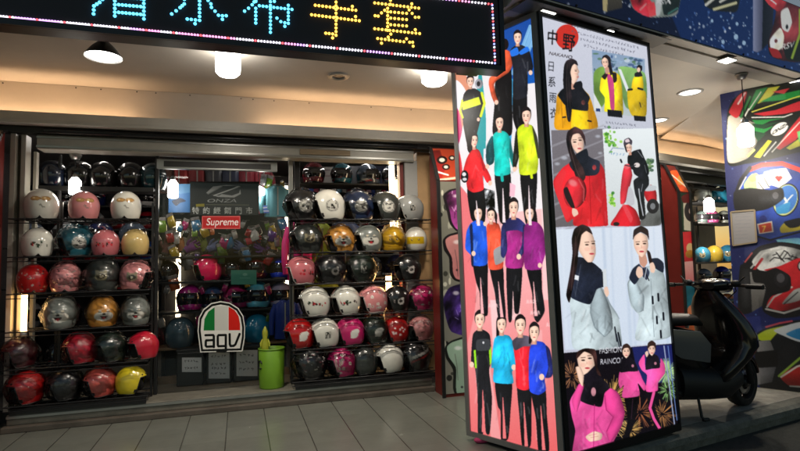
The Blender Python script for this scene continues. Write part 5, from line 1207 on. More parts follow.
# ---- the wide face: title, yellow jackets, red jacket and scooter, grey jackets, pink jackets
cv = Canvas(530, 0, 690, 480, 4, (196, 198, 214))
cv.poly([(530, 0), (690, 0), (690, 140), (530, 140)], (208, 210, 224), col2=(196, 199, 212))
cv.ell(567, 37, 11.5, 12.5, (206, 48, 36))
cv.text('中', 546.5, 42.5, 14, (24, 20, 22), ux=(.82, .14), uy=(.06, -1.15), bold=.8); cv.text('野', 562, 48.5, 16.5, (24, 20, 22), ux=(.78, .14), uy=(.06, -1.15), bold=.8)
cv.text('NAKANO', 548.5, 54.5, 5.8, (60, 52, 56), ux=(.92, .18), uy=(.28, -.75), bold=.2)
for i, ch in enumerate('日系雨衣'): cv.text(ch, 547+i*.9, 70+i*15.6, 10, (44, 44, 50), ux=(.78, .1), uy=(.05, -1.12), bold=.15)
def small(x, y, n, sl, k=(92, 92, 108), s=1.):
    for i in range(n):
        xx = x+i*3.1*s; yy = y+sl*i*3.1*s
        for j in range(3): cv.line([(xx+rnd.uniform(0, 2.2)*s, yy+rnd.uniform(-1.4, 1.4)*s), (xx+rnd.uniform(0, 2.2)*s, yy+rnd.uniform(-1.4, 1.4)*s)], .42, k, alpha=.8)
small(571, 25.5, 22, .25); small(571, 31.5, 22, .25); small(580, 39, 18, .25); small(584, 45.5, 13, .25); small(606, 122.5, 11, .1, s=.9); small(604, 127, 14, .1, s=.9)
def Q(ox, oy, k): return lambda *f: [(ox+f[i]/k, oy+f[i+1]/k) for i in range(0, len(f), 2)]
def bust_face(c, T, pts, eyes, mouth, nose, k, tone=SKIN):
    c.poly(T(*pts), tone, True, vol=.22)
    for ex, ey, er in eyes:
        (a_, b_), = T(ex, ey); c.ell(a_, b_, er/k, er*.42/k, (52, 36, 32), alpha=.95); c.line([(a_-er*1.1/k, b_-er*1.25/k), (a_+er*1.1/k, b_-er*1.45/k)], er*.42/k, (86, 60, 50), alpha=.8); c.ell(a_, b_+er*2.4/k, er*1.5/k, er*1.1/k, (240, 168, 150), alpha=.3)
    (a_, b_), = T(*mouth[:2]); c.ell(a_, b_, mouth[2]/k, mouth[2]*.38/k, (204, 80, 88)); c.ell(a_, b_-mouth[2]*.1/k, mouth[2]*.7/k, mouth[2]*.1/k, (150, 50, 60), alpha=.6)
    (a_, b_), = T(*nose); c.line([(a_, b_-8/k), (a_+1.5/k, b_), (a_-2/k, b_+1/k)], 2/k, SKS, alpha=.7)
# woman in black and yellow
T = Q(552, 48, 5.5)
cv.poly(T(22, 448, 22, 330, 28, 262, 50, 235, 90, 215, 150, 205, 185, 240, 205, 262, 228, 330, 246, 448), (242, 168, 16), True, noise=.1, nsc=.35, vol=.2)
cv.poly(T(108, 335, 196, 343, 204, 448, 104, 448), (250, 206, 24), noise=.06, vol=.15)
cv.poly(T(32, 260, 50, 232, 80, 213, 150, 200, 180, 235, 208, 272, 200, 300, 195, 346, 105, 336, 88, 330, 60, 302, 45, 280), (24, 22, 26), True, noise=.25, nsc=.5)
cv.poly(T(106, 185, 132, 188, 138, 216, 108, 228), SKS, True)
bust_face(cv, T, (104, 100, 125, 88, 139, 98, 142, 112, 150, 132, 144, 141, 147, 156, 140, 176, 126, 196, 112, 198, 100, 176, 97, 135), ((131, 127, 6),), (142, 160, 6), (146, 136), 5.5)
cv.poly(T(128, 190, 158, 182, 168, 200, 164, 238, 130, 226, 116, 214), (30, 28, 32), True, noise=.2)
cv.poly(T(66, 100, 80, 70, 110, 59, 135, 72, 143, 97, 124, 88, 110, 102, 101, 135, 108, 172, 105, 232, 112, 300, 102, 402, 86, 398, 75, 330, 67, 250, 61, 180), HAIR, True, noise=.4, nsc=.7)
cv.line(T(84, 90, 80, 200, 90, 380), .5, (90, 74, 70), alpha=.6); cv.line(T(96, 84, 92, 180, 100, 330), .4, (80, 66, 62), alpha=.6); cv.ell(552+172/5.5, 48+300/5.5, 2, 2.4, (150, 84, 80), noise=.5)
cv.line(T(58, 382, 74, 380), 1.6, (24, 22, 24)); cv.line(T(198, 400, 216, 404), 1.6, (24, 22, 24)); cv.line(T(50, 290, 60, 440), .7, (176, 116, 10), alpha=.7); cv.line(T(210, 300, 222, 440), .7, (176, 116, 10), alpha=.7); folds(cv, 558, 104, 566, 126, 6, .25); folds(cv, 573, 112, 588, 127, 7, .22)
# outdoor picture with the yellow jackets
T = Q(590, 45, 5.306)
cv.poly(T(10, 25, 290, 75, 300, 390, 20, 350), (132, 156, 186), col2=(190, 200, 200), soft=1)
for i in range(70):
    x_, y_ = rnd.uniform(20, 285), rnd.uniform(38, 150); (a_, b_), = T(x_, y_+x_*.15)
    cv.ell(a_, b_, rnd.uniform(.8, 3), rnd.uniform(.6, 1.8), rnd.choice(((52, 76, 122), (150, 176, 204), (80, 116, 76), (44, 60, 92), (206, 216, 226), (64, 96, 110))), alpha=.7)
cv.poly(T(20, 150, 75, 120, 80, 300, 30, 345), (128, 172, 74), True, soft=3, noise=.15); cv.poly(T(150, 120, 290, 150, 295, 330, 190, 330), (122, 164, 92), True, soft=4, noise=.15); cv.poly(T(148, 125, 165, 130, 205, 230, 195, 250), (226, 230, 234), soft=2); cv.poly(T(18, 250, 60, 330, 60, 352, 22, 346), (222, 224, 226), soft=2); cv.poly(T(32, 336, 54, 338, 54, 354, 32, 352), (40, 60, 110))
cv.poly(T(60, 175, 92, 150, 128, 142, 158, 165, 170, 230, 176, 360, 158, 380, 100, 356, 76, 350, 78, 280, 52, 240), (246, 212, 30), True, noise=.12, nsc=.4, vol=.25)
cv.poly(T(90, 160, 108, 158, 126, 200, 130, 338, 110, 338, 102, 260), (214, 74, 136), True, noise=.1); cv.poly(T(62, 168, 86, 146, 94, 160, 80, 184), (40, 30, 26), True); cv.poly(T(118, 148, 140, 150, 142, 190, 126, 200), (40, 30, 26), True)
cv.poly(T(92, 342, 168, 350, 172, 386, 94, 378), (22, 20, 24), noise=.3); cv.poly(T(60, 92, 68, 60, 88, 52, 108, 68, 112, 105, 122, 150, 108, 160, 98, 120, 70, 110), HAIR, True, noise=.3); bust_face(cv, T, (62, 80, 78, 66, 94, 78, 98, 104, 90, 122, 78, 124, 66, 106), ((73, 93, 4), (87, 92, 4)), (81, 111, 5), (80, 100), 5.306); cv.poly(T(80, 122, 98, 118, 102, 146, 84, 154), SKS, True)
cv.poly(T(228, 180, 252, 155, 276, 165, 284, 215, 276, 240, 222, 236), (246, 208, 30), True, noise=.1, vol=.2); cv.poly(T(238, 150, 266, 140, 278, 165, 240, 170), (36, 32, 34), True); cv.poly(T(248, 118, 258, 106, 276, 112, 276, 134, 262, 146, 250, 136), HAIR, True); cv.ell(590+258/5.306, 45+132/5.306, 1.7, 2.4, SKIN)
cv.poly(T(198, 245, 230, 236, 290, 244, 300, 290, 296, 376, 226, 376, 204, 330), (248, 208, 28), True, noise=.12, vol=.2); cv.poly(T(232, 374, 296, 380, 296, 406, 236, 402), (24, 22, 24)); cv.line(T(204, 238, 222, 236), 2, (30, 28, 30)); cv.line(T(256, 230, 278, 236), 2, (30, 28, 30)); cv.line(T(264, 306, 270, 330), 1, (60, 50, 30)); folds(cv, 630, 92, 645, 114, 7, .25); folds(cv, 602, 80, 620, 108, 7, .25)
# red jacket picture
T = Q(550, 122, 4.177)
cv.poly(T(5, 35, 225, 28, 250, 426, 22, 440), (122, 116, 122), col2=(104, 98, 102))
for i in range(7): cv.poly(T(0, 100+i*62, 225, 10+i*62, 225, 17+i*62, 0, 110+i*62), (164, 162, 170), alpha=.55, soft=2)
for q_ in ((60, 150, 12), (85, 140, 9), (30, 175, 10), (200, 60, 10), (210, 130, 8)): cv.ell(550+q_[0]/4.177, 122+q_[1]/4.177, q_[2]/4.177, q_[2]*.6/4.177, (206, 212, 224), alpha=.6, edge=1.5)
cv.poly(T(14, 245, 52, 192, 85, 170, 120, 150, 165, 150, 202, 165, 226, 200, 242, 300, 248, 428, 105, 434, 96, 405, 70, 418, 44, 350, 20, 285), (226, 36, 46), True, noise=.09, nsc=.3, vol=.2)
cv.poly(T(196, 222, 214, 214, 236, 300, 244, 424, 224, 428, 214, 320), (198, 24, 36), True, alpha=.7, soft=2); cv.line(T(165, 228, 172, 425), .7, (160, 16, 26), alpha=.8); cv.line(T(120, 330, 150, 326), .7, (150, 16, 26)); folds(cv, 578, 178, 606, 222, 16, .2, 1.2)
cv.poly(T(80, 172, 118, 135, 145, 130, 172, 150, 207, 165, 206, 206, 190, 222, 145, 226, 120, 220, 95, 202), (32, 34, 46), True, noise=.2, nsc=.4)
bust_face(cv, T, (84, 62, 104, 44, 130, 54, 141, 84, 139, 114, 128, 133, 111, 129, 94, 106, 85, 82), ((103, 84, 7), (126, 76, 7)), (123, 111, 9), (118, 95), 4.177)
cv.poly(T(100, 146, 118, 128, 152, 112, 160, 140, 152, 168, 112, 170), (26, 28, 38), True, noise=.2)
cv.poly(T(68, 78, 74, 40, 104, 20, 132, 34, 146, 62, 148, 100, 140, 76, 122, 48, 96, 54, 88, 80, 96, 112, 112, 152, 138, 192, 148, 232, 130, 256, 108, 230, 93, 180, 77, 125), (44, 28, 28), True, noise=.35, nsc=.6); cv.line(T(84, 60, 86, 120, 110, 200, 128, 240), .6, (110, 84, 78), alpha=.6)
cv.ell(550+104/4.177, 122+294/4.177, 11.5, 16, (178, 34, 44), .12, noise=.25, vol=.5); cv.poly(T(56, 282, 72, 272, 92, 320, 104, 358, 88, 356, 66, 320), (36, 22, 26), True); cv.ell(550+96/4.177, 122+255/4.177, 4.4, 3, (238, 150, 150), .5, edge=2, alpha=.7); cv.line(T(120, 240, 142, 280, 140, 330), 1.4, (230, 110, 110), alpha=.5); cv.poly(T(94, 360, 112, 366, 118, 384, 100, 396, 92, 380), SKIN, True); cv.ell(550+185/4.177, 122+190/4.177, 2, 2.6, (186, 66, 70), noise=.5); cv.poly(T(20, 250, 52, 200, 68, 210, 50, 270, 62, 330, 84, 390, 66, 410, 40, 340), (236, 52, 60), True, alpha=.75, soft=2)
# rider picture
T = Q(602, 122, 4.177)
cv.poly(T(2, 30, 222, 26, 246, 426, 26, 432), (234, 240, 242), col2=(206, 212, 214))
for i in range(90):
    q_ = rnd.choice(((38, 85, 26, 46), (20, 60, 14, 30), (45, 320, 16, 34), (196, 172, 18, 28))); (a_, b_), = T(rnd.gauss(q_[0], q_[2]*.5), rnd.gauss(q_[1], q_[3]*.5)); cv.ell(a_, b_, rnd.uniform(.8, 2), rnd.uniform(.7, 1.8), rnd.choice(((98, 176, 44), (150, 214, 70), (60, 132, 46), (196, 230, 120)) if q_[0] < 100 else ((74, 110, 70), (120, 150, 100), (50, 80, 60))), alpha=.8)
cv.line(T(30, 130, 45, 108, 90, 112), 1, (120, 140, 170), alpha=.7); small(610, 153.5, 5, .1, (110, 150, 190)); cv.poly(T(150, 432, 190, 380, 240, 340, 246, 428), (104, 106, 104), True, soft=2, noise=.2)
cv.poly(T(172, 280, 205, 262, 226, 290, 228, 330, 206, 348, 182, 320), (206, 36, 46), True, noise=.12, vol=.3); cv.poly(T(176, 262, 226, 268, 220, 286, 180, 288), (196, 200, 204), True); cv.ell(602+212/4.177, 122+352/4.177, 6, 7.4, (36, 34, 38)); cv.ell(602+212/4.177, 122+352/4.177, 2.6, 3.2, (120, 122, 126))
cv.poly(T(132, 246, 160, 226, 192, 224, 196, 262, 176, 296, 182, 396, 158, 406, 148, 330, 138, 300), (20, 20, 24), True, noise=.5, nsc=.6); cv.line(T(154, 280, 160, 330, 172, 390), 1.2, (200, 204, 210), alpha=.85); cv.line(T(170, 260, 164, 290), .8, (150, 154, 160), alpha=.7)
cv.poly(T(108, 142, 130, 122, 160, 114, 170, 135, 190, 180, 196, 216, 172, 238, 136, 218, 126, 192, 108, 172), (26, 26, 32), True, noise=.35, nsc=.5); cv.line(T(150, 122, 170, 148), 1, (140, 144, 150), alpha=.7); cv.line(T(178, 180, 186, 212), .8, (110, 114, 120), alpha=.7); cv.poly(T(112, 166, 132, 182, 156, 176, 150, 192, 124, 198), (18, 18, 22), True); cv.ell(602+146/4.177, 122+180/4.177, 3, 2.4, (226, 214, 210)); cv.poly(T(112, 118, 122, 120, 124, 138, 112, 140), SKS)
bust_face(cv, T, (98, 98, 112, 92, 124, 100, 124, 118, 114, 130, 104, 124), ((106, 108, 3), (117, 108, 3)), (111, 120, 4), (111, 113), 4.177); cv.poly(T(90, 92, 94, 74, 112, 66, 126, 78, 124, 96, 112, 90, 96, 100), (70, 62, 72), True); cv.poly(T(96, 76, 110, 70, 116, 82, 100, 86), (226, 206, 212), True); cv.poly(T(92, 98, 98, 96, 106, 126, 100, 124), (40, 36, 40), True)
cv.poly(T(84, 222, 94, 182, 114, 176, 124, 206, 126, 226, 118, 262, 98, 334, 78, 342, 76, 300), (222, 52, 66), True, noise=.12, vol=.3); cv.poly(T(112, 270, 130, 290, 136, 340, 118, 350, 100, 336), (196, 196, 202), True); cv.poly(T(38, 432, 58, 392, 84, 352, 110, 346, 142, 370, 158, 432), (204, 30, 44), True, vol=.3, noise=.08); cv.poly(T(84, 350, 98, 346, 128, 400, 118, 420), (232, 80, 90), True, alpha=.7); cv.ell(602+104/4.177, 122+186/4.177, 3, 2.6, (236, 96, 104)); cv.line(T(82, 168, 78, 158), 1.8, (40, 40, 46)); cv.line(T(96, 180, 122, 186, 140, 180), 1, (50, 50, 56)); cv.ell(602+60/4.177, 122+426/4.177, 3, 2, (40, 28, 32))
# grey jackets
cv.poly([(556, 229.5), (661, 226), (672, 343), (565, 350)], (218, 227, 240), col2=(208, 220, 236))
for i in range(16): x_ = rnd.uniform(560, 664); cv.line([(x_, 228), (x_+rnd.uniform(3, 7), 347)], rnd.uniform(1, 3.5), rnd.choice(((226, 234, 246), (182, 198, 220))), alpha=.4, edge=2)
GJ, GD = (188, 202, 206), (34, 40, 56)
T = Q(558, 222, 3.523)
cv.poly(T(44, 262, 110, 286, 140, 222, 162, 240, 186, 290, 212, 330, 222, 392, 216, 442, 58, 448, 48, 350), GJ, True, noise=.1, nsc=.35, vol=.2)
cv.poly(T(118, 272, 146, 228, 168, 262, 188, 320, 192, 376, 162, 404, 130, 372, 114, 320), (176, 192, 198), True, noise=.1, vol=.35); cv.line(T(118, 272, 114, 320, 130, 372, 162, 402), .8, (120, 134, 142), alpha=.8, edge=.8); cv.line(T(166, 262, 196, 310, 216, 340), .7, (130, 144, 152), alpha=.7, edge=.8); folds(cv, 574, 305, 610, 345, 22, .3, 1.3)
cv.poly(T(58, 152, 70, 124, 95, 128, 130, 148, 166, 184, 162, 226, 136, 238, 112, 290, 44, 264, 48, 208), GD, True, noise=.2, nsc=.4); cv.line(T(80, 150, 70, 210, 60, 262), .7, (80, 88, 108), alpha=.6); folds(cv, 573, 264, 596, 296, 8, .14, 1.1)
bust_face(cv, T, (78, 46, 100, 31, 121, 44, 131, 75, 133, 110, 122, 139, 104, 141, 85, 120, 72, 96, 70, 65), ((102, 80, 6.5), (124, 76, 6)), (119, 112, 9), (119, 94), 3.523)
cv.poly(T(48, 62, 58, 24, 85, 9, 110, 19, 122, 44, 100, 32, 83, 46, 77, 76, 72, 102, 68, 150, 52, 232, 40, 284, 29, 255, 42, 180, 51, 110), (38, 26, 28), True, noise=.4, nsc=.6); cv.line(T(62, 50, 58, 130, 46, 240), .7, (96, 70, 66), alpha=.6); cv.line(T(80, 24, 66, 60, 62, 120), .5, (96, 70, 66), alpha=.6)
cv.poly(T(154, 172, 170, 164, 173, 226, 158, 230), (214, 220, 224)); cv.line(T(156, 176, 158, 228), .9, (20, 22, 30)); cv.poly(T(162, 232, 174, 228, 180, 252, 172, 264, 164, 250), SKIN, True); cv.poly(T(60, 186, 74, 190, 72, 206, 58, 202), (232, 236, 240)); cv.line(T(200, 370, 208, 420), 1.4, (26, 28, 36)); cv.line(T(212, 390, 222, 436), 1.6, (26, 28, 36)); cv.line(T(206, 395, 216, 440), 1., (40, 44, 56))
T = Q(615, 222, 3.523)
cv.poly(T(45, 212, 68, 180, 90, 165, 140, 150, 166, 165, 181, 220, 191, 300, 194, 404, 74, 416, 84, 330, 58, 300, 47, 250), GJ, True, noise=.1, nsc=.35, vol=.2); cv.poly(T(48, 216, 70, 190, 84, 230, 102, 262, 100, 310, 76, 318, 54, 280), (178, 194, 200), True, noise=.1, vol=.3); cv.line(T(84, 226, 102, 262, 100, 312), .7, (124, 138, 146), alpha=.8, edge=.8); cv.line(T(126, 200, 138, 404), .7, (140, 154, 160), alpha=.8); folds(cv, 638, 285, 668, 340, 20, .28, 1.3)
cv.poly(T(50, 197, 62, 165, 85, 148, 94, 175, 82, 205, 68, 220), GD, True); cv.poly(T(118, 132, 150, 127, 171, 145, 170, 178, 146, 166, 130, 152), GD, True)
cv.poly(T(84, 112, 106, 110, 114, 142, 102, 160, 88, 148), SKS, True); cv.poly(T(112, 100, 124, 108, 132, 146, 122, 148), (40, 28, 30), True)
bust_face(cv, T, (67, 52, 90, 38, 113, 51, 117, 85, 109, 112, 95, 124, 80, 113, 67, 86), ((80, 78, 6), (104, 76, 6)), (94, 104, 8.5), (93, 91), 3.523); cv.poly(T(63, 62, 67, 28, 92, 14, 116, 28, 120, 64, 112, 48, 90, 36, 71, 48), (38, 28, 30), True, noise=.3)
cv.poly(T(84, 146, 96, 160, 112, 160, 122, 178, 112, 204, 98, 192, 88, 172), (30, 34, 46), True, noise=.3); cv.line(T(100, 165, 120, 206), .9, (16, 16, 20)); cv.line(T(112, 160, 104, 200), .8, (190, 196, 202)); cv.poly(T(76, 166, 84, 156, 96, 164, 98, 188, 84, 198, 74, 184), SKIN, True); cv.poly(T(122, 148, 134, 142, 142, 160, 138, 178, 126, 176), SKIN, True)
for x_, y_ in ((132, 275), (152, 265), (147, 345), (170, 332), (161, 395)): cv.line(T(x_, y_-12, x_+1.5, y_+12), 1.9, (22, 24, 32))
# pink jackets at night
cv.poly([(563, 353), (673, 343.5), (684, 440), (660, 470), (560, 490)], (18, 14, 20))
cv.poly([(632, 347), (674, 344), (677, 380), (640, 386)], (34, 40, 104), soft=8, alpha=.9)
def burst(x, y, R, n, k, w=.5, sq=1.):
    for i in range(n):
        a = rnd.uniform(0, 2*PI); r0 = R*rnd.uniform(.1, .4); r1 = R*rnd.uniform(.5, 1.)
        cv.line([(x+r0*math.cos(a)*sq, y+r0*math.sin(a)), (x+r1*math.cos(a)*sq, y+r1*math.sin(a))], w, k, alpha=rnd.uniform(.4, .9))
burst(572, 376, 18, 60, (206, 140, 92)); burst(612, 398, 24, 120, (224, 176, 96), .6); burst(610, 422, 20, 90, (240, 206, 130)); burst(667, 372, 14, 160, (190, 226, 150)); burst(668, 390, 12, 70, (150, 206, 120)); burst(640, 412, 18, 50, (190, 110, 70)); burst(662, 414, 16, 60, (206, 140, 80)); burst(630, 430, 14, 60, (224, 176, 96))
cv.ell(666, 372, 6, 9, (150, 190, 130), edge=6, alpha=.5); cv.line([(664, 346), (675, 428)], 1.2, (150, 160, 190)); cv.line([(668, 346), (677, 420)], .8, (100, 130, 190))
PK_ = (240, 84, 160)
cv.text('FASHION', 599, 353.8, 7.6, (214, 214, 220), ux=(.72, -.06), uy=(.03, -1.05), bold=.3); cv.text('RAINCOAT', 600, 364.5, 7.4, (206, 206, 214), ux=(.72, -.06), uy=(.03, -1.05), bold=.3)
T = Q(560, 340, 4.06)
cv.poly(T(54, 480, 62, 370, 48, 310, 40, 250, 60, 210, 85, 185, 95, 252, 165, 268, 180, 210, 205, 195, 236, 215, 262, 290, 250, 350, 214, 420, 190, 500), PK_, True, noise=.1, nsc=.3, vol=.25); folds(cv, 578, 408, 604, 448, 18, .22, 1.4)
cv.poly(T(180, 218, 206, 196, 240, 220, 263, 290, 246, 356, 204, 414, 188, 372, 216, 310, 186, 280), (232, 70, 148), True, noise=.1, vol=.3); cv.line(T(182, 226, 188, 284, 216, 312, 190, 370), .8, (160, 30, 96), alpha=.8, edge=.8); cv.poly(T(48, 245, 75, 180, 97, 186, 86, 238, 66, 294), (236, 76, 152), True, vol=.3)
cv.poly(T(85, 228, 100, 180, 90, 150, 120, 122, 150, 110, 166, 150, 192, 175, 201, 196, 181, 216, 166, 271, 88, 250), (28, 24, 32), True, noise=.3, nsc=.4); folds(cv, 584, 380, 606, 404, 7, .12)
bust_face(cv, T, (70, 72, 95, 44, 126, 54, 141, 80, 139, 110, 116, 141, 95, 146, 80, 122), ((94, 82, 8), (121, 74, 8)), (111, 114, 10), (108, 96), 4.06)
cv.poly(T(90, 148, 112, 132, 142, 104, 154, 130, 150, 166, 102, 172), (24, 20, 28), True, noise=.2); cv.poly(T(66, 78, 70, 48, 100, 34, 141, 38, 150, 70, 152, 110, 168, 146, 152, 138, 141, 100, 131, 62, 100, 47, 84, 60), (52, 32, 30), True, noise=.35, nsc=.6); cv.poly(T(64, 112, 80, 108, 88, 120, 97, 146, 92, 188, 78, 168), SKIN, True, vol=.2)
cv.poly(T(104, 392, 138, 370, 170, 380, 166, 404, 122, 412), SKIN, True, vol=.2); cv.line(T(118, 388, 150, 380), .5, SKS); cv.line(T(124, 396, 156, 390), .5, SKS); cv.ell(560+136/4.06, 340+210/4.06, 2.4, 4.4, (140, 96, 104), noise=.5); cv.line(T(140, 262, 136, 440), .8, (186, 40, 116), alpha=.8)
T = Q(615, 335, 4.06)
cv.poly(T(40, 250, 96, 244, 92, 300, 78, 360, 48, 432, 28, 444, 50, 350, 46, 300), (18, 16, 20), True, noise=.4); cv.line(T(72, 260, 66, 340), .8, (70, 40, 60), alpha=.6)
cv.poly(T(14, 192, 22, 145, 90, 138, 112, 180, 128, 210, 118, 226, 93, 196, 99, 246, 30, 253, 36, 202, 22, 218), PK_, True, noise=.1, vol=.2); cv.poly(T(20, 150, 26, 100, 45, 84, 70, 94, 88, 122, 93, 146, 56, 148), (26, 22, 30), True, noise=.2); bust_face(cv, T, (31, 55, 45, 42, 59, 55, 60, 76, 46, 94, 32, 78), ((40, 66, 3.6), (53, 65, 3.6)), (46, 82, 5), (46, 74), 4.06); cv.poly(T(28, 66, 32, 42, 48, 34, 62, 46, 62, 66, 54, 52, 38, 54), (56, 38, 34), True); folds(cv, 620, 374, 638, 396, 7, .22)
cv.poly(T(130, 224, 170, 220, 162, 290, 188, 370, 166, 384, 140, 312), (20, 16, 22), True); cv.line(T(158, 232, 142, 296, 158, 340, 182, 380), 2.8, (236, 84, 156)); 
cv.poly(T(96, 112, 120, 78, 126, 138, 180, 128, 186, 94, 202, 120, 202, 156, 176, 192, 172, 226, 126, 228, 130, 164, 108, 142), PK_, True, noise=.1, vol=.2); cv.poly(T(124, 140, 130, 86, 150, 74, 176, 88, 182, 132, 150, 136), (26, 22, 30), True, noise=.2); bust_face(cv, T, (134, 46, 149, 34, 162, 46, 163, 66, 150, 84, 137, 70), ((143, 56, 3.6), (156, 55, 3.6)), (150, 73, 5), (150, 64), 4.06); cv.poly(T(131, 58, 134, 32, 150, 22, 165, 34, 166, 60, 158, 44, 142, 46), (56, 38, 34), True); cv.poly(T(122, 72, 132, 64, 136, 78, 128, 90), SKIN, True); folds(cv, 647, 368, 660, 390, 6, .22)
cv.ell(615+72/4.06, 335+125/4.06, 1.3, 1.5, (190, 120, 140)); cv.ell(615+164/4.06, 335+115/4.06, 1.3, 1.5, (190, 120, 140))
po = nR*.002; a, b = NPt+eR*.028+po, RPt-eR*.015+po
cv.finish()
sheet('wide_print', cv, [cl(a, PZ1-.024), cl(b, PZ1-.024), cl(b, PZ0+.045), cl(a, PZ0+.045)], 330, 860, BACKLIT2, pil)
p = at_z(484, 443.5, 0.0)
t = thing('floor_rag', 'small pink crumpled rag on the tiles at the foot of the light-box pillar', 'rag', (p[0], p[1]+.02, 0))
mb = MB(); mb.ball((p[0], p[1]+.03, .018), (.06, .035, .022), 16); mb.build('cloth', mat('pink cloth', S(205, 70, 120), .8, bump=.8, bscale=40), t)

# ================================================================== LED SIGN
YL = 2.8
def led(x, y): return at_y(x, y, YL-.012)
sgn = thing('led_sign', 'long black LED sign of blue and amber dot characters with a coloured dot border', 'LED sign', (.2, YL, 2.4))
tl, br = at_y(-40, -60, YL), at_y(504.8, 70.3, YL)
zb_, zt2 = 2.392, 2.862
mb = MB(); mb.box(-1.35, float(br[0]), YL, YL+.10, zb_, zt2+.1); mb.build('case', mat('black sign case', (.010, .010, .012), .32, spec=.5), sgn, bevel=.004)
mb = MB(); mb.box(-1.33, float(br[0])-.035, YL-.006, YL, zb_+.036, zt2+.08); mb.build('screen', mat('black matte screen', (.028, .026, .032), .6), sgn)
mb = MB()
for a_, b_ in (((-1.35, zb_), (float(br[0]), zb_+.03)),): mb.box(a_[0], b_[0], YL-.012, YL, a_[1], b_[1])
mb.box(float(br[0])-.028, float(br[0]), YL-.012, YL, zb_+.03, zt2+.1); mb.build('case_edge', MATS['black sign case'], sgn)
def dots(name, pts, m_, r=.0078):
    mb = MB()
    for x, y in pts:
        p = led(x, y); mb.lathe([(0, -.006), (r*.7, -.0045), (r, 0), (r, .006)], (p[0], YL-.0085, p[2]), 8, axis='y')
    return mb.build(name, m_, sgn)
def stroke(pts, step=3.75):
    out = []
    for (xa, ya), (xb, yb) in zip(pts[:-1], pts[1:]):
        n = max(1, round(math.hypot(xb-xa, yb-ya)/step)); out += [(xa+(xb-xa)*i/n, ya+(yb-ya)*i/n) for i in range(n)]
    return out+[pts[-1]]
CY = glow('cyan LED', (.10, .62, 1.), 3.4); AM = glow('amber LED', (1., .52, .07), 3.6)
ch = {}
ch['character'] = [[(93.3, 13.5), (93.7, 5.6), (99.4, 1.9), (105, -4)], [(114.6, 15.6), (114.6, -22)], [(143.7, 18.5), (143.5, -20)], [(118.5, 4.3), (140.5, 6.2)], [(118.5, 12), (140.5, 14)], [(118.5, -3.6), (140.5, -1.8)], [(92, -16), (98, -12)], [(110, -32), (150, -28)], [(92, -30), (98, -26)]]
ch['character.001'] = [[(171.6, 13.6), (176, 10.5), (180, 7.3), (184.2, 3.5), (184.2, -1), (190, -10)], [(199.5, -34), (199.5, 20)], [(187.2, 18.7), (191.2, 19.1), (195.4, 19.6)], [(195, 23.3), (195, 23.4)], [(206, -8), (208, 0), (210.8, 3.5), (211.4, 7), (215, 10.8), (218.4, 14.9), (222.4, 15.4), (226.2, 15.4)], [(222.4, 18.9), (222.4, 19)], [(172, -6), (184, -5)], [(212, -14), (220, -20)]]
ch['character.002'] = [[(244.6, 10.8), (248.6, 7.9), (252.2, 4.4), (258, -4), (262, -14)], [(259.4, 5.4), (292, 9.1)], [(255.8, 8), (255.8, 22.7)], [(270.5, -14), (270.5, 32)], [(288.4, 5), (288.4, 23)], [(277, 17.8), (280.9, 21.3), (284.9, 22.4)], [(284.9, 25.9), (284.9, 26)], [(244, -12), (296, -7)], [(255.8, 1), (255.8, -1)], [(274.4, .9), (274.4, 1)]]
ch['character.003'] = [[(336.2, -24), (336.2, 35)], [(315.4, 4.9), (356, 10)], [(311.7, 14.4), (359.5, 20.5)], [(325.9, 32.9), (329.3, 33.2), (332.8, 33.7)], [(332.7, 37.6), (332.8, 37.6)], [(352.5, 6.1), (352.6, 6.1)], [(355.7, 16.3), (355.8, 16.3)], [(318, -14), (352, -18)]]
ch['character.004'] = [[(390.7, -16), (390.7, 4)], [(374.9, 2.6), (419, 7.9)], [(391, 11.6), (406.8, 13.1)], [(391, 17.8), (406.8, 19.3)], [(391, 24.4), (406.8, 25.7)], [(374.9, 28.4), (419.9, 33.3)], [(387.9, 8), (387.9, 30)], [(375.3, 15.4), (378.4, 15.8), (381.7, 12.6), (384.9, 10)], [(409.4, 9.6), (412.4, 13.1), (415.5, 17), (419, 17)], [(377.9, 38.2), (404.1, 41.5)], [(388.4, 36.8), (388.5, 36.8)], [(381.7, 42.9), (381.8, 42.9)], [(406.8, 38.5), (409.9, 42), (412.9, 42), (413.4, 45.9)], [(412, 3.5), (412.1, 3.5)], [(415.5, 29.4), (415.6, 29.4)], [(391, 33.8), (391.1, 33.8)], [(380, -8), (410, -4)]]
for i, (nm, st) in enumerate(ch.items()): dots('dot_lettering', [q for s_ in st for q in stroke(s_)], CY if i < 3 else AM)
bd = stroke([(-30, 13.2), (495.3, 63)], 3.05)+stroke([(495.3, 60), (492.6, 5)], 3.3)+stroke([(492, 4), (440, -1.6), (330, -13)], 3.3)
BC = [glow('white LED', (.9, .85, 1.), 2.4), glow('violet LED', (.75, .4, 1.), 2.2), glow('pink LED', (1., .35, .7), 2.2), glow('red LED', (1., .12, .15), 2.0), glow('blue LED', (.3, .35, 1.), 2.4)]
grp = [[] for _ in BC]
for i, q in enumerate(bd):
    s_ = math.sin(q[0]*.021)+.6*math.sin(q[0]*.057+2)
    k = 0 if s_ > .5 else 1 if s_ > 0 else 2 if s_ > -.8 else 0
    if i % 9 == 4: k = 3
    if q[0] > 491: k = (3, 0, 4)[i % 3]
    grp[k].append(q)
for g, m_ in zip(grp, BC):
    if g: dots('border_dot_pattern', g, m_, .0062)
for x in (-1.0, .3, 1.25):
    mb = MB(); mb.box(x-.02, x+.02, YL+.03, YL+.07, zt2+.1, 3.0)
    mb.build('hanger', mat('dark bracket', (.03, .03, .03), .5), sgn)
mb = MB(); mb.box(1.32, 1.46, YL+.10, YL+.22, 2.43, 2.60); mb.build('bracket', MATS['dark bracket'], sgn)

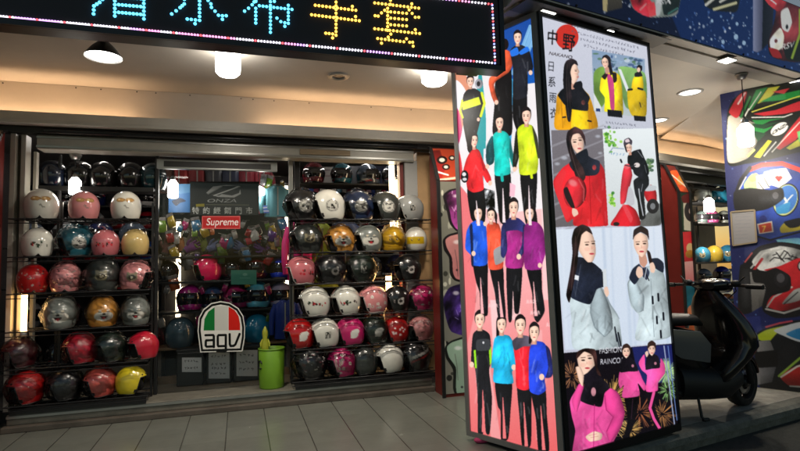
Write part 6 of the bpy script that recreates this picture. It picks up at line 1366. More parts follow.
# ================================================================== BANNER, BEAM, SPACE POSTER
def stars(c, x0, y0, x1, y1, n, k=(150, 190, 240)):
    for i in range(n):
        r = abs(rnd.gauss(0, .5))+.25; c.ell(rnd.uniform(x0, x1), rnd.uniform(y0, y1), r, r*1.15, rnd.choice((k, (225, 236, 250), (110, 150, 220))), alpha=rnd.uniform(.4, 1))
cv = Canvas(540, -60, 900, 140, 4, (14, 22, 52))
cv.poly([(640, -60), (760, -60), (800, 60), (800, 100), (690, 60)], (22, 54, 116), soft=10, alpha=.75)
stars(cv, 600, -40, 820, 90, 260); stars(cv, 690, 10, 800, 70, 120, (200, 225, 250)); stars(cv, 545, -30, 640, 20, 16)
for x_, y_, r_ in ((736, 37, 2.2), (744, 43, 1.8), (712, 21, 1.3), (723, 42, 1.6), (737, 24, 1.4)): cv.ell(x_, y_, r_, r_*1.3, (190, 222, 250), alpha=.9)
cv.poly([(602, -30), (604, 10), (606, 12), (622, 8), (624, -30)], (120, 112, 92), col2=(60, 56, 50)); cv.poly([(602, -30), (603, 11), (607, 12), (609, -30)], (196, 180, 130))
cv.poly([(628, -40), (630, 2), (636, 11), (648, 17), (664, 17), (678, 12), (682, -40)], (120, 128, 122), True, noise=.3)
cv.poly([(630, -4), (634, 9), (648, 17), (656, 10), (650, 0), (640, -8)], (170, 40, 52), True, noise=.45, nsc=.5); cv.poly([(646, 4), (654, 2), (658, 15), (650, 17)], (196, 60, 66), noise=.4); cv.poly([(656, -6), (662, -4), (660, 14), (656, 15)], (214, 216, 216), True); cv.poly([(662, -10), (680, -10), (678, 10), (664, 15)], (26, 34, 32), True, noise=.4); cv.line([(658, 2), (666, -4), (670, 3)], 1.8, (240, 240, 240)); cv.line([(640, 10), (646, 4)], 1, (240, 180, 180)); cv.line([(668, 14), (678, 8)], 1, (90, 160, 150))
cv.text('RSV', 656, 3.5, 7, (236, 236, 236), ux=(1, .12), uy=(.2, -1), bold=.3)
cv.poly([(698, -40), (704, 2), (712, 10), (728, 12), (738, 9), (742, -40)], (30, 32, 34), True); cv.line([(706, 5), (722, -8)], 2.6, (226, 226, 214)); cv.line([(714, 9.5), (736, 3)], 2.6, (220, 216, 170)); cv.line([(720, 2), (738, -8)], 2.2, (226, 226, 214)); cv.line([(712, -2), (716, -10)], 3, (150, 150, 150))
cv.poly([(753, -40), (753, 51), (757, 52.5), (762, 50), (764, -40)], (150, 156, 190), col2=(70, 72, 96), horiz=True); cv.poly([(764, -40), (762, 50), (772, 40), (776, -40)], (16, 18, 28), horiz=True, col2=(44, 44, 56))
cv.poly([(764, -40), (772, 2), (776, 12), (772, 30), (768, 44), (770, 55), (780, 60), (800, 62), (830, 50), (830, -40)], (86, 34, 36), True, noise=.4, nsc=.4)
cv.poly([(760, -10), (768, 4), (778, 11), (786, 4), (784, -10)], (186, 56, 62), True, noise=.35); cv.line([(766, -4), (776, 4)], 1.4, (240, 220, 220)); cv.poly([(781, 12), (788, 8), (792, 22), (788, 32), (782, 28)], (232, 232, 228), True); cv.ell(787, 27, 1.3, 2.4, (24, 22, 24)); cv.poly([(770, 40), (780, 28), (784, 36), (782, 48), (772, 52)], (206, 200, 184), True, noise=.35); cv.poly([(769, 48), (778, 50), (782, 58), (773, 57)], (170, 34, 34), True); cv.poly([(784, 48), (800, 40), (804, 60), (788, 60)], (24, 26, 22), True); cv.line([(792, 58), (800, 34), (800, 10)], 2.4, (150, 178, 60)); cv.text('RSV', 781, 50, 8.4, (236, 236, 232), ux=(.9, -.22), uy=(.22, -1), bold=.3); cv.ell(776, 41, 1.6, 2, (120, 60, 60))
BANP = printed('back-lit banner film', .3, es=.50, base=.4)
bn = thing('shop_banner', 'dark blue starry banner of racing helmets above the pillar at the street edge', 'banner', (float(band[0]), float(band[1]), 2.84))
zb2 = 2.838; w0, w1 = band+U*-.12, band+U*6.
bo = -V*.004
cv.finish(1)
sheet('banner_print', cv, [c3(w0+bo, 3.45), c3(w1+bo, 3.45), c3(w1+bo, zb2+.004), c3(w0+bo, zb2+.004)], 640, 70, BANP, bn)
mb = MB(); mb.prism([c3(w0, zb2), c3(w1, zb2), c3(w1+V*.08, zb2), c3(w0+V*.08, zb2)], (0, 0, .62)); mb.build('box', BLACKM, bn)
for k in range(8):
    p = band+U*(.25+.62*k)-V*.006; mb = MB(); mb.ball((p[0], p[1], zb2+.012), .009, 8); mb.build('screw', BLACKM, bn)
# beam over the pillar: its underside carries small square lamps
bm_ = thing('street_beam', 'pale painted beam under the starry banner carrying small square lamps', 'beam', (float(NP[0]), float(NP[1]), 2.8))
q0, q1 = band+V*.085, band+V*.235
mb = MB(); mb.prism([c3(q0-U*.15, 2.812), c3(q0+U*6, 2.812), c3(q1+U*6, 2.812), c3(q1-U*.15, 2.812)], (0, 0, .016)); mb.build('soffit', mat('beam paint', (.40, .38, .35), .6, var=.1), bm_)
mb = MB(); mb.prism([c3(band-U*.15+V*.005, 2.808), c3(band+U*1.22+V*.005, 2.808), c3(band+U*1.22+V*.165, 2.808), c3(band-U*.15+V*.165, 2.808)], (0, 0, .003)); mb.build('dark_panel', mat('dark soffit panel', (.14, .14, .135), .5, var=.15), bm_)
SQ = glow('square lamp', (1., .97, .9), 5.)
for x, y, w_, lab in ((545, 14, .11, 'small square lamp in the beam over the grey corner of the light-box pillar'), (610, 31, .06, 'small lamp slit in the beam above the wide poster'), (727, 60.5, .12, 'small square lamp in the beam in front of the ceiling lamps'), (798, 82, .12, 'small square lamp at the far end of the beam')):
    p = at_z(x, y, 2.806); t = thing('beam_lamp', lab, 'lamp', p, PA, 'square lamps in the street beam')
    mb = MB(); mb.box(-w_/2-.008, w_/2+.008, -.048, .048, -.003, .004); mb.build('lamp_frame', BLACKM if w_ < .1 else STEEL, t, world=False)
    mb = MB(); mb.box(-w_/2, w_/2, -.04 if w_ > .1 else -.012, .04 if w_ > .1 else .012, -.006, -.003); mb.build('diffuser', SQ, t, world=False)

# the starry helmet poster on the next pillar
SA, SW = np.array([4.605, 3.834]), np.array([.5, -.866])
sp0, sp1 = SA-SW*.125, SA+SW*1.2; sn = np.array([-.866, -.5])
cv = Canvas(700, 60, 900, 430, 4, (32, 40, 98))
cv.poly([(700, 60), (830, 60), (830, 180), (700, 200)], (36, 42, 92), soft=8); stars(cv, 715, 85, 800, 390, 150, (150, 190, 235)); cv.poly([(770, 230), (830, 215), (830, 262), (790, 262)], (120, 190, 220), soft=6, alpha=.8, noise=.3); cv.poly([(715, 320), (760, 316), (764, 345), (720, 372)], (44, 54, 124), soft=6)
# helmet 1
cv.poly([(727, 116), (733, 100), (748, 88), (775, 82), (815, 84), (830, 100), (830, 150), (800, 152), (768, 160), (745, 164), (728, 164)], (18, 24, 20), True)
cv.poly([(728, 118), (738, 116), (752, 122), (762, 124), (757, 142), (748, 158), (728, 162)], (196, 190, 176), True, col2=(110, 106, 98), horiz=True); cv.poly([(729, 112), (738, 96), (747, 92), (740, 114), (736, 118)], (190, 40, 50), True); cv.line([(738, 104), (745, 93)], 1.6, (236, 220, 220)); cv.line([(741, 117), (750, 97)], 2.2, (40, 120, 60)); cv.line([(745, 116), (754, 99)], 1.4, (232, 232, 224))
cv.poly([(748, 108), (756, 90), (768, 87), (760, 98), (752, 110)], (38, 130, 62)); cv.poly([(757, 104), (768, 88), (780, 86), (768, 100)], (206, 206, 60)); cv.line([(749, 110), (761, 92)], 1, (236, 236, 230)); cv.poly([(760, 102), (772, 96), (800, 90), (800, 98), (775, 101)], (34, 150, 66)); cv.poly([(772, 92), (790, 88), (784, 94)], (206, 50, 60)); cv.line([(752, 112), (776, 104), (800, 96)], 1.2, (224, 220, 90))
cv.poly([(753, 114), (776, 110), (800, 101), (812, 108), (784, 114), (764, 116)], (206, 44, 56)); cv.line([(752, 117.5), (784, 117), (792, 114)], 1.1, (230, 230, 230))
for i in range(4): cv.poly([(752, 120+i*3.5), (760+i*2, 120+i*4.5), (786-i*5, 118+i*3.4), (770-i*3, 121+i*6), (758, 127+i*5)], (30, 128, 58) if i % 2 == 0 else (16, 60, 34))
cv.poly([(776, 148), (792, 126), (804, 112), (812, 118), (796, 140), (780, 150)], (196, 44, 54)); cv.line([(772, 152), (800, 122)], 1, (230, 230, 226)); cv.ell(779.5, 129, 10.5, 6.2, (18, 18, 20), -.55); cv.ell(779.5, 129, 9.6, 5.4, (234, 234, 232), -.55); cv.text('ONZA', 771.6, 135.3, 6.6, (24, 24, 26), ux=(.86, -.52), uy=(.3, -.9), bold=.4)
cv.poly([(754, 157), (768, 140), (772, 141), (760, 158)], (222, 216, 40)); cv.line([(764, 156), (776, 142)], 1.2, (226, 226, 226)); cv.line([(748, 156), (754, 150)], 2.2, (210, 220, 120)); cv.poly([(786, 148), (800, 138), (800, 146), (790, 150)], (206, 206, 70)); cv.poly([(797, 132), (806, 128), (806, 144), (799, 142)], (110, 200, 120))
# helmet 2
cv.poly([(735, 196), (742, 178), (752, 166), (775, 161), (800, 164), (830, 180), (830, 236), (795, 238), (768, 240), (752, 232), (738, 214)], (40, 66, 150), True, noise=.2); cv.line([(749, 170), (762, 165), (782, 163.5), (800, 170), (806, 176)], 4.5, (206, 52, 48)); cv.line([(736, 194), (741, 180), (750, 168)], 4, (24, 24, 30)); cv.line([(739, 190), (746, 177)], 1.2, (200, 200, 206))
cv.poly([(744, 184), (752, 174), (760, 176), (758, 188), (746, 192)], (180, 214, 150), True); cv.poly([(748, 178), (756, 173), (760, 178), (752, 182)], (230, 180, 120), True); cv.poly([(757, 190), (756, 176), (764, 174), (770, 188)], (236, 236, 236)); cv.poly([(762, 188), (764, 172), (772, 170), (776, 184)], (240, 240, 240)); cv.poly([(768, 184), (770, 170), (786, 168), (792, 178), (780, 188)], (246, 246, 246)); cv.ell(777.3, 177.5, 2.2, 1.6, (214, 40, 40)); cv.ell(780.3, 177.5, 2.2, 1.6, (214, 40, 40)); cv.poly([(775.4, 178.3), (782.4, 178.3), (778.8, 182)], (214, 40, 40)); cv.line([(758, 182), (764, 190)], .7, (40, 40, 40)); cv.line([(764, 178), (769, 187)], .7, (40, 40, 40))
cv.ell(786, 200, 12.6, 17, (20, 24, 30), .35); cv.ell(785.6, 200, 11.6, 15.8, (214, 222, 150), .35); cv.ell(786, 199.5, 10.6, 14.6, (60, 120, 200), .35); cv.text('X', 779, 209, 17, (226, 232, 236), ux=(.9, -.3), uy=(.35, -.95), bold=.8); cv.poly([(776, 208), (790, 202), (788, 212), (778, 214)], (60, 150, 210), True)
cv.poly([(734, 192), (750, 188), (770, 190), (782, 188), (784, 198), (774, 206), (764, 210), (748, 212), (735, 210)], (18, 18, 20), True, noise=.2); cv.ell(776, 196, 5.5, 6.5, (30, 30, 34)); cv.ell(775.5, 195.5, 3, 3.5, (80, 80, 86))
cv.poly([(757, 224), (772, 221), (773.6, 232), (759, 234)], (226, 216, 206)); cv.poly([(758.4, 225), (771, 222.4), (772, 231), (760, 233)], (196, 60, 40)); cv.text('7', 761.6, 232.2, 9, (240, 190, 80), ux=(1, -.1), bold=.9); cv.ell(763, 219, 3.6, 3.6, (30, 40, 110)); cv.line([(756, 236), (770, 240), (800, 232)], 1.6, (20, 20, 26)); cv.poly([(780, 228), (786, 222), (800, 224), (800, 230), (782, 233)], (206, 190, 60), True); cv.poly([(784, 222), (800, 218), (800, 226), (790, 228)], (18, 20, 24), True)
# helmet 3
cv.poly([(741, 270), (748, 256), (760, 246), (780, 242), (805, 246), (830, 262), (830, 300), (800, 316), (776, 318), (764, 312), (760, 302), (748, 300)], (28, 26, 30), True); cv.poly([(752, 262), (762, 250), (780, 246), (800, 250), (806, 262), (790, 262), (764, 272)], (190, 192, 192), True, noise=.3, nsc=.5); cv.line([(747, 264), (760, 250), (778, 245.5)], 2, (24, 24, 28)); cv.line([(751, 268), (764, 253), (782, 249)], 1.6, (210, 210, 210)); cv.line([(754, 270), (762, 259)], 2.6, (186, 40, 50)); cv.line([(745, 262), (752, 253)], 1.4, (206, 90, 96))
for i in range(9): cv.line([(770+i*3, 252+rnd.uniform(0, 10)), (774+i*3.4, 250+rnd.uniform(0, 12)), (778+i*3, 254+rnd.uniform(-2, 8))], 1.1, (26, 26, 30))
cv.poly([(764, 270), (780, 266), (800, 258), (812, 270), (808, 284), (794, 290), (788, 276), (776, 272)], (206, 40, 48), True, noise=.1); cv.ell(801, 266, 3.5, 5, (30, 30, 34)); cv.ell(801, 266, 2.4, 3.6, (220, 220, 220)); cv.poly([(767, 306), (772, 296), (790, 286), (806, 278), (806, 304), (782, 311)], (196, 38, 46), True, noise=.15); cv.line([(767, 307), (774, 297), (792, 287)], 1.6, (236, 230, 228)); cv.line([(766, 309), (784, 313), (800, 308)], 2, (236, 232, 230)); cv.poly([(782, 304), (794, 290), (804, 288), (800, 300)], (190, 192, 190), True); cv.line([(784, 304), (798, 292)], 1, (30, 30, 34))
cv.poly([(740, 266), (748, 268), (754, 272), (756, 300), (752, 312), (738, 312)], (26, 26, 28), True); cv.poly([(750, 272), (764, 272), (766, 288), (762, 306), (752, 312)], (150, 148, 146), col2=(96, 94, 92)); cv.poly([(752, 270), (766, 271), (776, 268), (790, 276), (790, 290), (778, 294), (768, 296), (764, 284), (754, 282)], (22, 20, 22), True); cv.ell(781, 279, 7, 8, (34, 32, 36)); cv.ell(780.6, 278, 4, 4.6, (86, 84, 90))
# helmet 4
cv.poly([(755, 336), (772, 326), (800, 320), (840, 330), (840, 395), (790, 392), (762, 388), (756, 376)], (24, 26, 30), True); cv.poly([(755, 337.5), (766, 330), (785, 326), (776, 334), (768, 342)], (186, 206, 40), True); cv.poly([(774, 330), (800, 322), (830, 326), (830, 344), (800, 342), (784, 336)], (206, 214, 222), True); cv.poly([(786, 334), (800, 328), (812, 332), (802, 340)], (44, 130, 190), True); cv.line([(766, 327), (780, 323), (792, 321)], 1.8, (190, 70, 90))
cv.poly([(757, 341), (770, 340), (774, 350), (757, 352)], (150, 150, 152), col2=(100, 100, 104), horiz=True); cv.poly([(755, 352), (778, 350), (778, 366), (755, 367)], (16, 16, 18)); cv.poly([(756, 368), (776, 367), (772, 382), (757, 385)], (140, 140, 144), col2=(80, 80, 86), horiz=True); cv.poly([(780, 376), (796, 366), (812, 362), (812, 386), (790, 386)], (190, 44, 40), True); cv.line([(781, 377), (797, 366.5), (806, 364)], 1.8, (232, 226, 220)); cv.line([(779, 376), (800, 358)], 2.4, (150, 186, 70)); cv.line([(790, 386), (806, 387)], 1.6, (230, 230, 226)); cv.ell(790, 352, 8, 9, (30, 30, 34))
for x_, y_, rx_, ry_, k_, al in ((760, 96, 24, 7, (255, 255, 255), .22), (790, 150, 26, 9, (0, 0, 0), .4), (766, 170, 22, 6, (255, 255, 255), .2), (776, 232, 30, 9, (0, 0, 0), .4), (770, 252, 24, 6, (255, 255, 255), .22), (786, 306, 26, 9, (0, 0, 0), .35), (746, 288, 4, 18, (220, 220, 230), .16), (742, 138, 5, 18, (255, 255, 255), .2), (772, 199, 12, 4, (200, 210, 230), .16), (776, 330, 18, 4, (255, 255, 255), .18), (786, 384, 24, 7, (0, 0, 0), .4)):
    cv.ell(x_, y_, rx_, ry_, k_, edge=max(4, min(rx_, ry_)*1.4), alpha=al)
cv.finish(0)
spz = float(at_plane(718, 95, c3(sp0, 0), c3(sn, 0))[2])
sp = thing('space_pillar', 'pillar clad in a starry blue poster of four huge racing helmets', 'poster pillar', (float(sp0[0]), float(sp0[1]), 0))
o_ = sn*.004
POST = printed('satin poster', .5)
cv.finish(1)
sheet('poster_print', cv, [c3(sp0+o_, spz), c3(sp1+o_, spz), c3(sp1+o_, .012), c3(sp0+o_, .012)], 230, 520, POST, sp)
mb = MB(); mb.prism([c3(sp0, 0), c3(sp1, 0), c3(sp1-sn*.4, 0), c3(sp0-sn*.4, 0)], (0, 0, 2.80)); mb.build('body', PLASTER2, sp)
cv = Canvas(725, 200, 765, 255, 5, (150, 148, 150)); cv.line([(729.5, 212), (731, 244)], .4, (120, 118, 120))
for i in range(7): cv.line([(734+rnd.uniform(0, 2), 217+i*3.6), (752-rnd.uniform(0, 6), 216.4+i*3.6)], .5, (126, 126, 136), alpha=.6)
pn = c3(sn, 0); pp = c3(sp0+sn*.016, 0); q = [at_plane(x, y, pp, pn) for x, y in ((731, 212), (754.5, 210), (756.5, 242), (733, 245.5))]
t = thing('framed_notice', 'pale paper notice in a thin wooden frame on the starry pillar', 'notice', sum(q)/4)
sheet('paper', cv, q, 40, 50, INK, t)
mb = MB(); mb.prism([p-pn*.001 for p in q], -pn*.014); mb.build('backing', GREYL, t)
for a, b in zip(q, q[1:]+q[:1]):
    mb = MB(); mb.bar(a+pn*.001, b+pn*.001, .014, .012, up=pn); mb.build('frame_bar', mat('pale wood', (.30, .24, .16), .5), t)
# ================================================================== LAMPS
def pt_light(name, loc, power, col, size=.05, parent=None):
    d = bpy.data.lights.new(name, 'POINT'); d.energy = power; d.color = col; d.shadow_soft_size = size
    o = bpy.data.objects.new(name, d); COL.objects.link(o); o.location = loc
    return o
def spot(name, loc, power, col, ang=150, size=.06):
    d = bpy.data.lights.new(name, 'SPOT'); d.energy = power; d.color = col; d.shadow_soft_size = size; d.spot_size = math.radians(ang); d.spot_blend = .6
    o = bpy.data.objects.new(name, d); COL.objects.link(o); o.location = loc; return o
LW = (1., .90, .76)
BULB = glow('lamp glass', (1., .95, .86), 14.)
# two drum lamps under the ceiling
for x, y, R_, H_, lab in ((228, 62, .088, .20, 'bright white drum lamp under the ceiling below the cyan characters'), (434, 75, .105, .155, 'bright white drum lamp beside the narrow face of the light-box pillar')):
    Y = 3.95; p = at_y(x, y, Y); zc = float(p[2]); t = thing('ceiling_lamp', lab, 'lamp', (p[0], Y, zc), 0, 'white drum lamps')
    mb = MB(); mb.lathe([(0, zc-H_/2), (R_*.75, zc-H_/2), (R_*.97, zc-H_/2+.02), (R_, zc-H_/2+.05), (R_, zc+H_/2), (0, zc+H_/2)], (p[0], Y, 0), 28); mb.build('diffuser', BULB, t)
    mb = MB(); mb.lathe([(0, zc+H_/2+.001), (R_*.8, zc+H_/2+.001), (R_*.8, CZ), (0, CZ)], (p[0], Y, 0), 24); mb.build('socket', GREYL, t)
    spot('lamp_light', (p[0], Y, zc-H_/2-.03), 84, LW, 160, R_)
# clamp lamp with a dark shade hanging from the LED sign
p = at_y(103.5, 57.5, 3.15); lx, ly, lz = p; R_ = .094
t = thing('clamp_lamp', 'dark shaded clamp lamp hanging on an arm behind the LED sign', 'lamp', (lx, ly, lz))
mb = MB(); mb.lathe([(R_, lz), (R_*1.0, lz+.006), (R_*.62, lz+.055), (R_*.3, lz+.085), (0, lz+.09)], (lx, ly, 0), 28); mb.build('shade', mat('dark lamp shade', (.07, .07, .065), .4), t)
mb = MB(); mb.lathe([(0, lz-.002), (R_*.7, lz-.004), (R_*.95, lz+.008), (0, lz+.012)], (lx, ly, 0), 28); mb.build('lamp_glass', BULB, t)
mb = MB(); mb.bar((lx+.0, ly, lz+.085), (lx+.03, ly-.22, lz+.16), .03, .04); mb.build('arm', MATS['dark lamp shade'], t)
mb = MB(); mb.box(lx-.01, lx+.07, 2.90, 2.95, lz+.10, lz+.21); mb.build('clamp', MATS['dark lamp shade'], t)
spot('lamp_light', (lx, ly, lz-.02), 46, LW, 150, .07)
# unlit recessed fitting, lit recessed panels
p = at_z(338.5, 76, CZ); t = thing('recessed_fitting', 'unlit recessed ceiling fitting between two drum lamps', 'ceiling fitting', p)
mb = MB(); mb.lathe([(.055, CZ-.002), (.06, CZ-.016), (.088, CZ-.012), (.094, CZ-.001)], (p[0], p[1], 0), 28); mb.build('ring', STEEL, t)
mb = MB(); mb.lathe([(0, CZ-.004), (.056, CZ-.004)], (p[0], p[1], 0), 24); mb.build('dark_glass', MATS['dark enamel'], t)
PANEL = glow('panel lamp', (1., .97, .90), 5.)
for x, y, R_, lab in ((690, 92, .105, 'lit round recessed ceiling lamp nearer the street beam'), (658, 120, .105, 'lit round recessed ceiling lamp half hidden by the light-box pillar')):
    p = at_z(x, y, CZ); t = thing('recessed_lamp', lab, 'lamp', p, 0, 'round recessed ceiling lamps')
    mb = MB(); mb.lathe([(R_*.86, CZ-.004), (R_*.9, CZ-.012), (R_*1.08, CZ-.008), (R_*1.12, CZ-.001)], (p[0], p[1], 0), 32); mb.build('ring', GREYL, t)
    mb = MB(); mb.lathe([(0, CZ-.005), (R_*.88, CZ-.005)], (p[0], p[1], 0), 32); mb.build('diffuser', PANEL, t)
    spot('lamp_light', (p[0], p[1], CZ-.03), 48, LW, 150, .1)
p = at_z(447, 84, CZ)
# hanging bulbs: inside the window, before the space poster, in the second shop
def hanging(x, y, wpx, hpx, Y, ztop, lab, power, col=(1., .9, .75), wide=False, m_=BULB):
    p = at_y(x, y, Y); d = float((p-EYE) @ AX[2]); R_ = wpx/2*d/F_PX; H_ = hpx*d/F_PX; x0, z0 = float(p[0]), float(p[2])
    t = thing('hanging_bulb', lab, 'lamp', (x0, Y, z0), 0)
    mb = MB(); mb.lathe([(0, z0-H_/2), (R_*.8, z0-H_/2), (R_, z0-H_*.42), (R_, z0+H_*.28), (R_*.8, z0+H_*.36), (R_*.5, z0+H_/2)], (x0, Y, 0), 24); mb.build('glass', m_, t)
    mb = MB(); mb.lathe([(R_*.5, z0+H_/2), (R_*.5, z0+H_*.62), (R_*.3, z0+H_*.72), (0, z0+H_*.72)], (x0, Y, 0), 16); mb.build('holder', STEEL, t)
    mb = MB(); mb.tube([(x0, Y, z0+H_*.7), (x0, Y, ztop)], .004, 6); mb.build('cord', BLACKM, t)
    mb = MB(); mb.lathe([(0, ztop-.05), (.03, ztop-.045), (.05, ztop-.01), (.05, ztop-.001), (0, ztop-.001)], (x0, Y, 0), 20); mb.build('canopy', STEEL, t)
    pt_light('lamp_light', (x0, Y, z0-H_/2-.05), power, col, .05)
hanging(75, 186, 11, 17, 5.22, zh+.0, 'glowing bulb hanging above the pink goggle helmet', 2.)
hanging(173, 189, 10, 18, 5.42, 2.61, 'glowing bulb hanging in front of the blue poster', 1.2)
hanging(258.5, 191, 12, 9, 5.6, 2.61, 'squat glowing bulb hanging beside the small pink vest', 1.2)
hanging(745.5, 135, 14.5, 23, 3.40, 2.808, 'glowing bulb on a long cord in front of the starry pillar', 28)
p = at_r(709, 205, .12); hanging(709, 205, 9.5, 14, float(p[1]), 2.43, 'glowing bulb hanging over the rack behind the scooter', 60)
# warm tube lamps standing upright behind the racks
TUBE = glow('warm tube', (1., .56, .20), 16.); TUBE2 = glow('warm white tube', (1., .80, .52), 11.)
def tube_lamp(x, y0, y1, Y, lab, m_, R_=.016, pw=3., col=(1., .6, .28), base=True):
    a, b = at_y(x, y0, Y), at_y(x, y1, Y); X = float(b[0]); z1, z0 = float(a[2]), float(b[2])
    t = thing('tube_lamp', lab, 'lamp', (X, Y, z0), 0, 'upright tube lamps in the window')
    mb = MB(); mb.tube([(X, Y, z0), (X, Y, z1)], R_, 12); mb.build('tube', m_, t)
    for z in (z0-.03, z1): 
        mb = MB(); mb.lathe([(0, z), (R_*1.2, z), (R_*1.2, z+.03), (0, z+.03)], (X, Y, 0), 12); mb.build('end_cap', GREYL, t)
    mb = MB(); mb.box(X-.012, X+.012, Y+R_, Y+R_+.02, z0-.03, z1+.03); mb.build('holder', GREYL, t)
    return X, Y, z0, z1
tube_lamp(23.5, 293, 332, 4.99, 'glowing warm tube above the dark maroon helmet', TUBE, .022)
tube_lamp(389, 276, 300, 5.22, 'short glowing warm tube behind the black green letter helmet', TUBE, .03)
tube_lamp(409, 290, 372, 5.2, 'glowing warm tube behind the dusty pink speckled helmet', TUBE, .03)
tube_lamp(403, 236, 330, 5.24, 'glowing warm tube behind the dotted red helmet', TUBE, .024)
tube_lamp(393, 166, 236, 5.3, 'white glowing tube beside the silver helmet at the top of the window', TUBE2, .03)
tube_lamp(398.5, 180, 235, 5.22, 'orange glowing tube next to the white one at the top of the window', TUBE, .016)
tube_lamp(178, 222, 322, YG+.10, 'glowing tube behind the gloves and the purple helmet', TUBE2, .022)
tube_lamp(287, 186, 285, YG+.05, 'glowing tube beside the grey upright and the hot pink coat', TUBE2, .016)
# unseen ceiling tubes, added as fill light for the shop interior
for i, (x, Y, L_, lab) in enumerate(((-1.3, 5.85, .9, 'added unseen white ceiling tube inside, above the animal face helmets'), (.2, 5.95, .9, 'added unseen white ceiling tube inside, above the logo board'), (1.4, 5.85, .9, 'added unseen white ceiling tube inside, above the badge helmets'))):
    t = thing('added_ceiling_tube', lab, 'lamp', (x, Y, 2.55), 0, 'added unseen ceiling tubes inside the shop')
    mb = MB(); mb.box(x-.03, x+.03, Y-L_/2-.03, Y+L_/2+.03, 2.575, 2.60); mb.build('tray', GREYL, t)
    mb = MB(); mb.tube([(x, Y-L_/2, 2.56), (x, Y+L_/2, 2.56)], .015, 10); mb.build('tube', glow('added cool tube', (1., .94, .86), 26.), t)

# ================================================================== SCOOTER
SB = mat('black scooter paint', (.008, .008, .009), .22, coat=.6); SM = mat('matt black plastic', (.014, .014, .015), .5); SG = mat('silver scooter panel', (.20, .20, .20), .3, .3, coat=.4); SEATM = mat('black vinyl', (.012, .012, .012), .55, bump=.2, bscale=120)
TYRE = mat('tyre rubber', (.012, .012, .012), .75, bump=.4, bscale=90); ALU = mat('cast wheel', (.5, .5, .5), .28, .9)
fw = at_z(742, 405, .004); AZ = math.radians(-6.0)
WB = 1.02; WR = .195; STEER = math.radians(21.); SX = .76; AXL = SX+(WB-SX)*math.cos(STEER); AYL = (WB-SX)*math.sin(STEER)
root = thing('parked_scooter', 'black motor scooter with a silver side panel parked beside the starry helmet pillar', 'scooter', (float(fw[0])-AXL*math.cos(AZ)+AYL*math.sin(AZ), float(fw[1])-AXL*math.sin(AZ)-AYL*math.cos(AZ), .004), AZ)
def B(mb, nm, m_, par=root, dx=0., steer=False):
    if steer:
        c, s = math.cos(STEER), math.sin(STEER); mb.v = [(SX+(x-SX)*c-y*s, (x-SX)*s+y*c, z) for x, y, z in ((p[0]+dx, p[1], p[2]) for p in mb.v)]
    elif dx: mb.v = [(p[0]+dx, p[1], p[2]) for p in mb.v]
    return mb.build(nm, m_, par, world=False)
def sec(x, zc, hw, hh, n=20, p=.75, along='x'):
    out = []
    for j in range(n):
        a = 2*PI*j/n; c, s = math.cos(a), math.sin(a); u_, v_ = hw*math.copysign(abs(c)**p, c), hh*math.copysign(abs(s)**p, s)
        out.append((x, u_, zc+v_) if along == 'x' else (x+v_, u_, zc))
    return out
def wheel(x, y=0, par=root, st=False):
    w = MB(); w.lathe([(WR-.055, -.048), (WR-.03, -.056), (WR-.008, -.045), (WR, -.018), (WR, .018), (WR-.008, .045), (WR-.03, .056), (WR-.055, .048)], (x, y, WR), 40, axis='y'); ob = B(w, 'wheel', TYRE, steer=st)
    w = MB(); w.lathe([(WR-.062, -.046), (WR-.053, -.05), (WR-.053, .05), (WR-.062, .046), (WR-.075, .0), (WR-.062, -.046)], (x, y, WR), 40, axis='y'); B(w, 'rim', SM, ob, steer=st)
    for k in range(5):
        a = 2*PI*k/5+.4; w = MB(); w.bar((x+.03*math.cos(a), y, WR+.03*math.sin(a)), (x+(WR-.07)*math.cos(a), y, WR+(WR-.07)*math.sin(a)), .032, .05, up=(0, 1, 0)); B(w, 'spoke', SM if k % 2 else SM, ob, steer=st)
    w = MB(); w.lathe([(0, -.06), (.035, -.058), (.04, -.03), (.04, .03), (.035, .058), (0, .06)], (x, y, WR), 20, axis='y'); B(w, 'hub', SM, ob, steer=st)
    w = MB(); w.lathe([(.06, -.036), (.098, -.036), (.098, -.032), (.06, -.032), (.06, -.036)], (x, y, WR), 32, axis='y'); B(w, 'brake_disc', ALU, ob, steer=st)
    return ob
wheel(0); wheel(WB, st=True)
# front mudguard, fork
mb = MB(); rings = []
for a in np.linspace(math.radians(15), math.radians(160), 14):
    r_ = WR+.028; cx_, cz_ = WB+r_*math.cos(a), WR+r_*math.sin(a); k = .075*(1-.3*abs(a-1.5)/1.5)
    rings.append([(cx_+dr*math.cos(a), yy, cz_+dr*math.sin(a)) for yy, dr in ((-k, -.03), (-k*.9, 0), (-k*.4, .016), (0, .02), (k*.4, .016), (k*.9, 0), (k, -.03), (k*.85, -.034), (0, .006), (-k*.85, -.034))])
mb.loft(rings); B(mb, 'front_mudguard', SB, steer=True)
for s in (-1, 1):
    mb = MB(); mb.tube([(WB, s*.085, WR), (WB-.09, s*.085, WR+.3), (WB-.24, s*.06, .66)], [.022, .024, .026], 10); B(mb, 'fork', SM, steer=True)
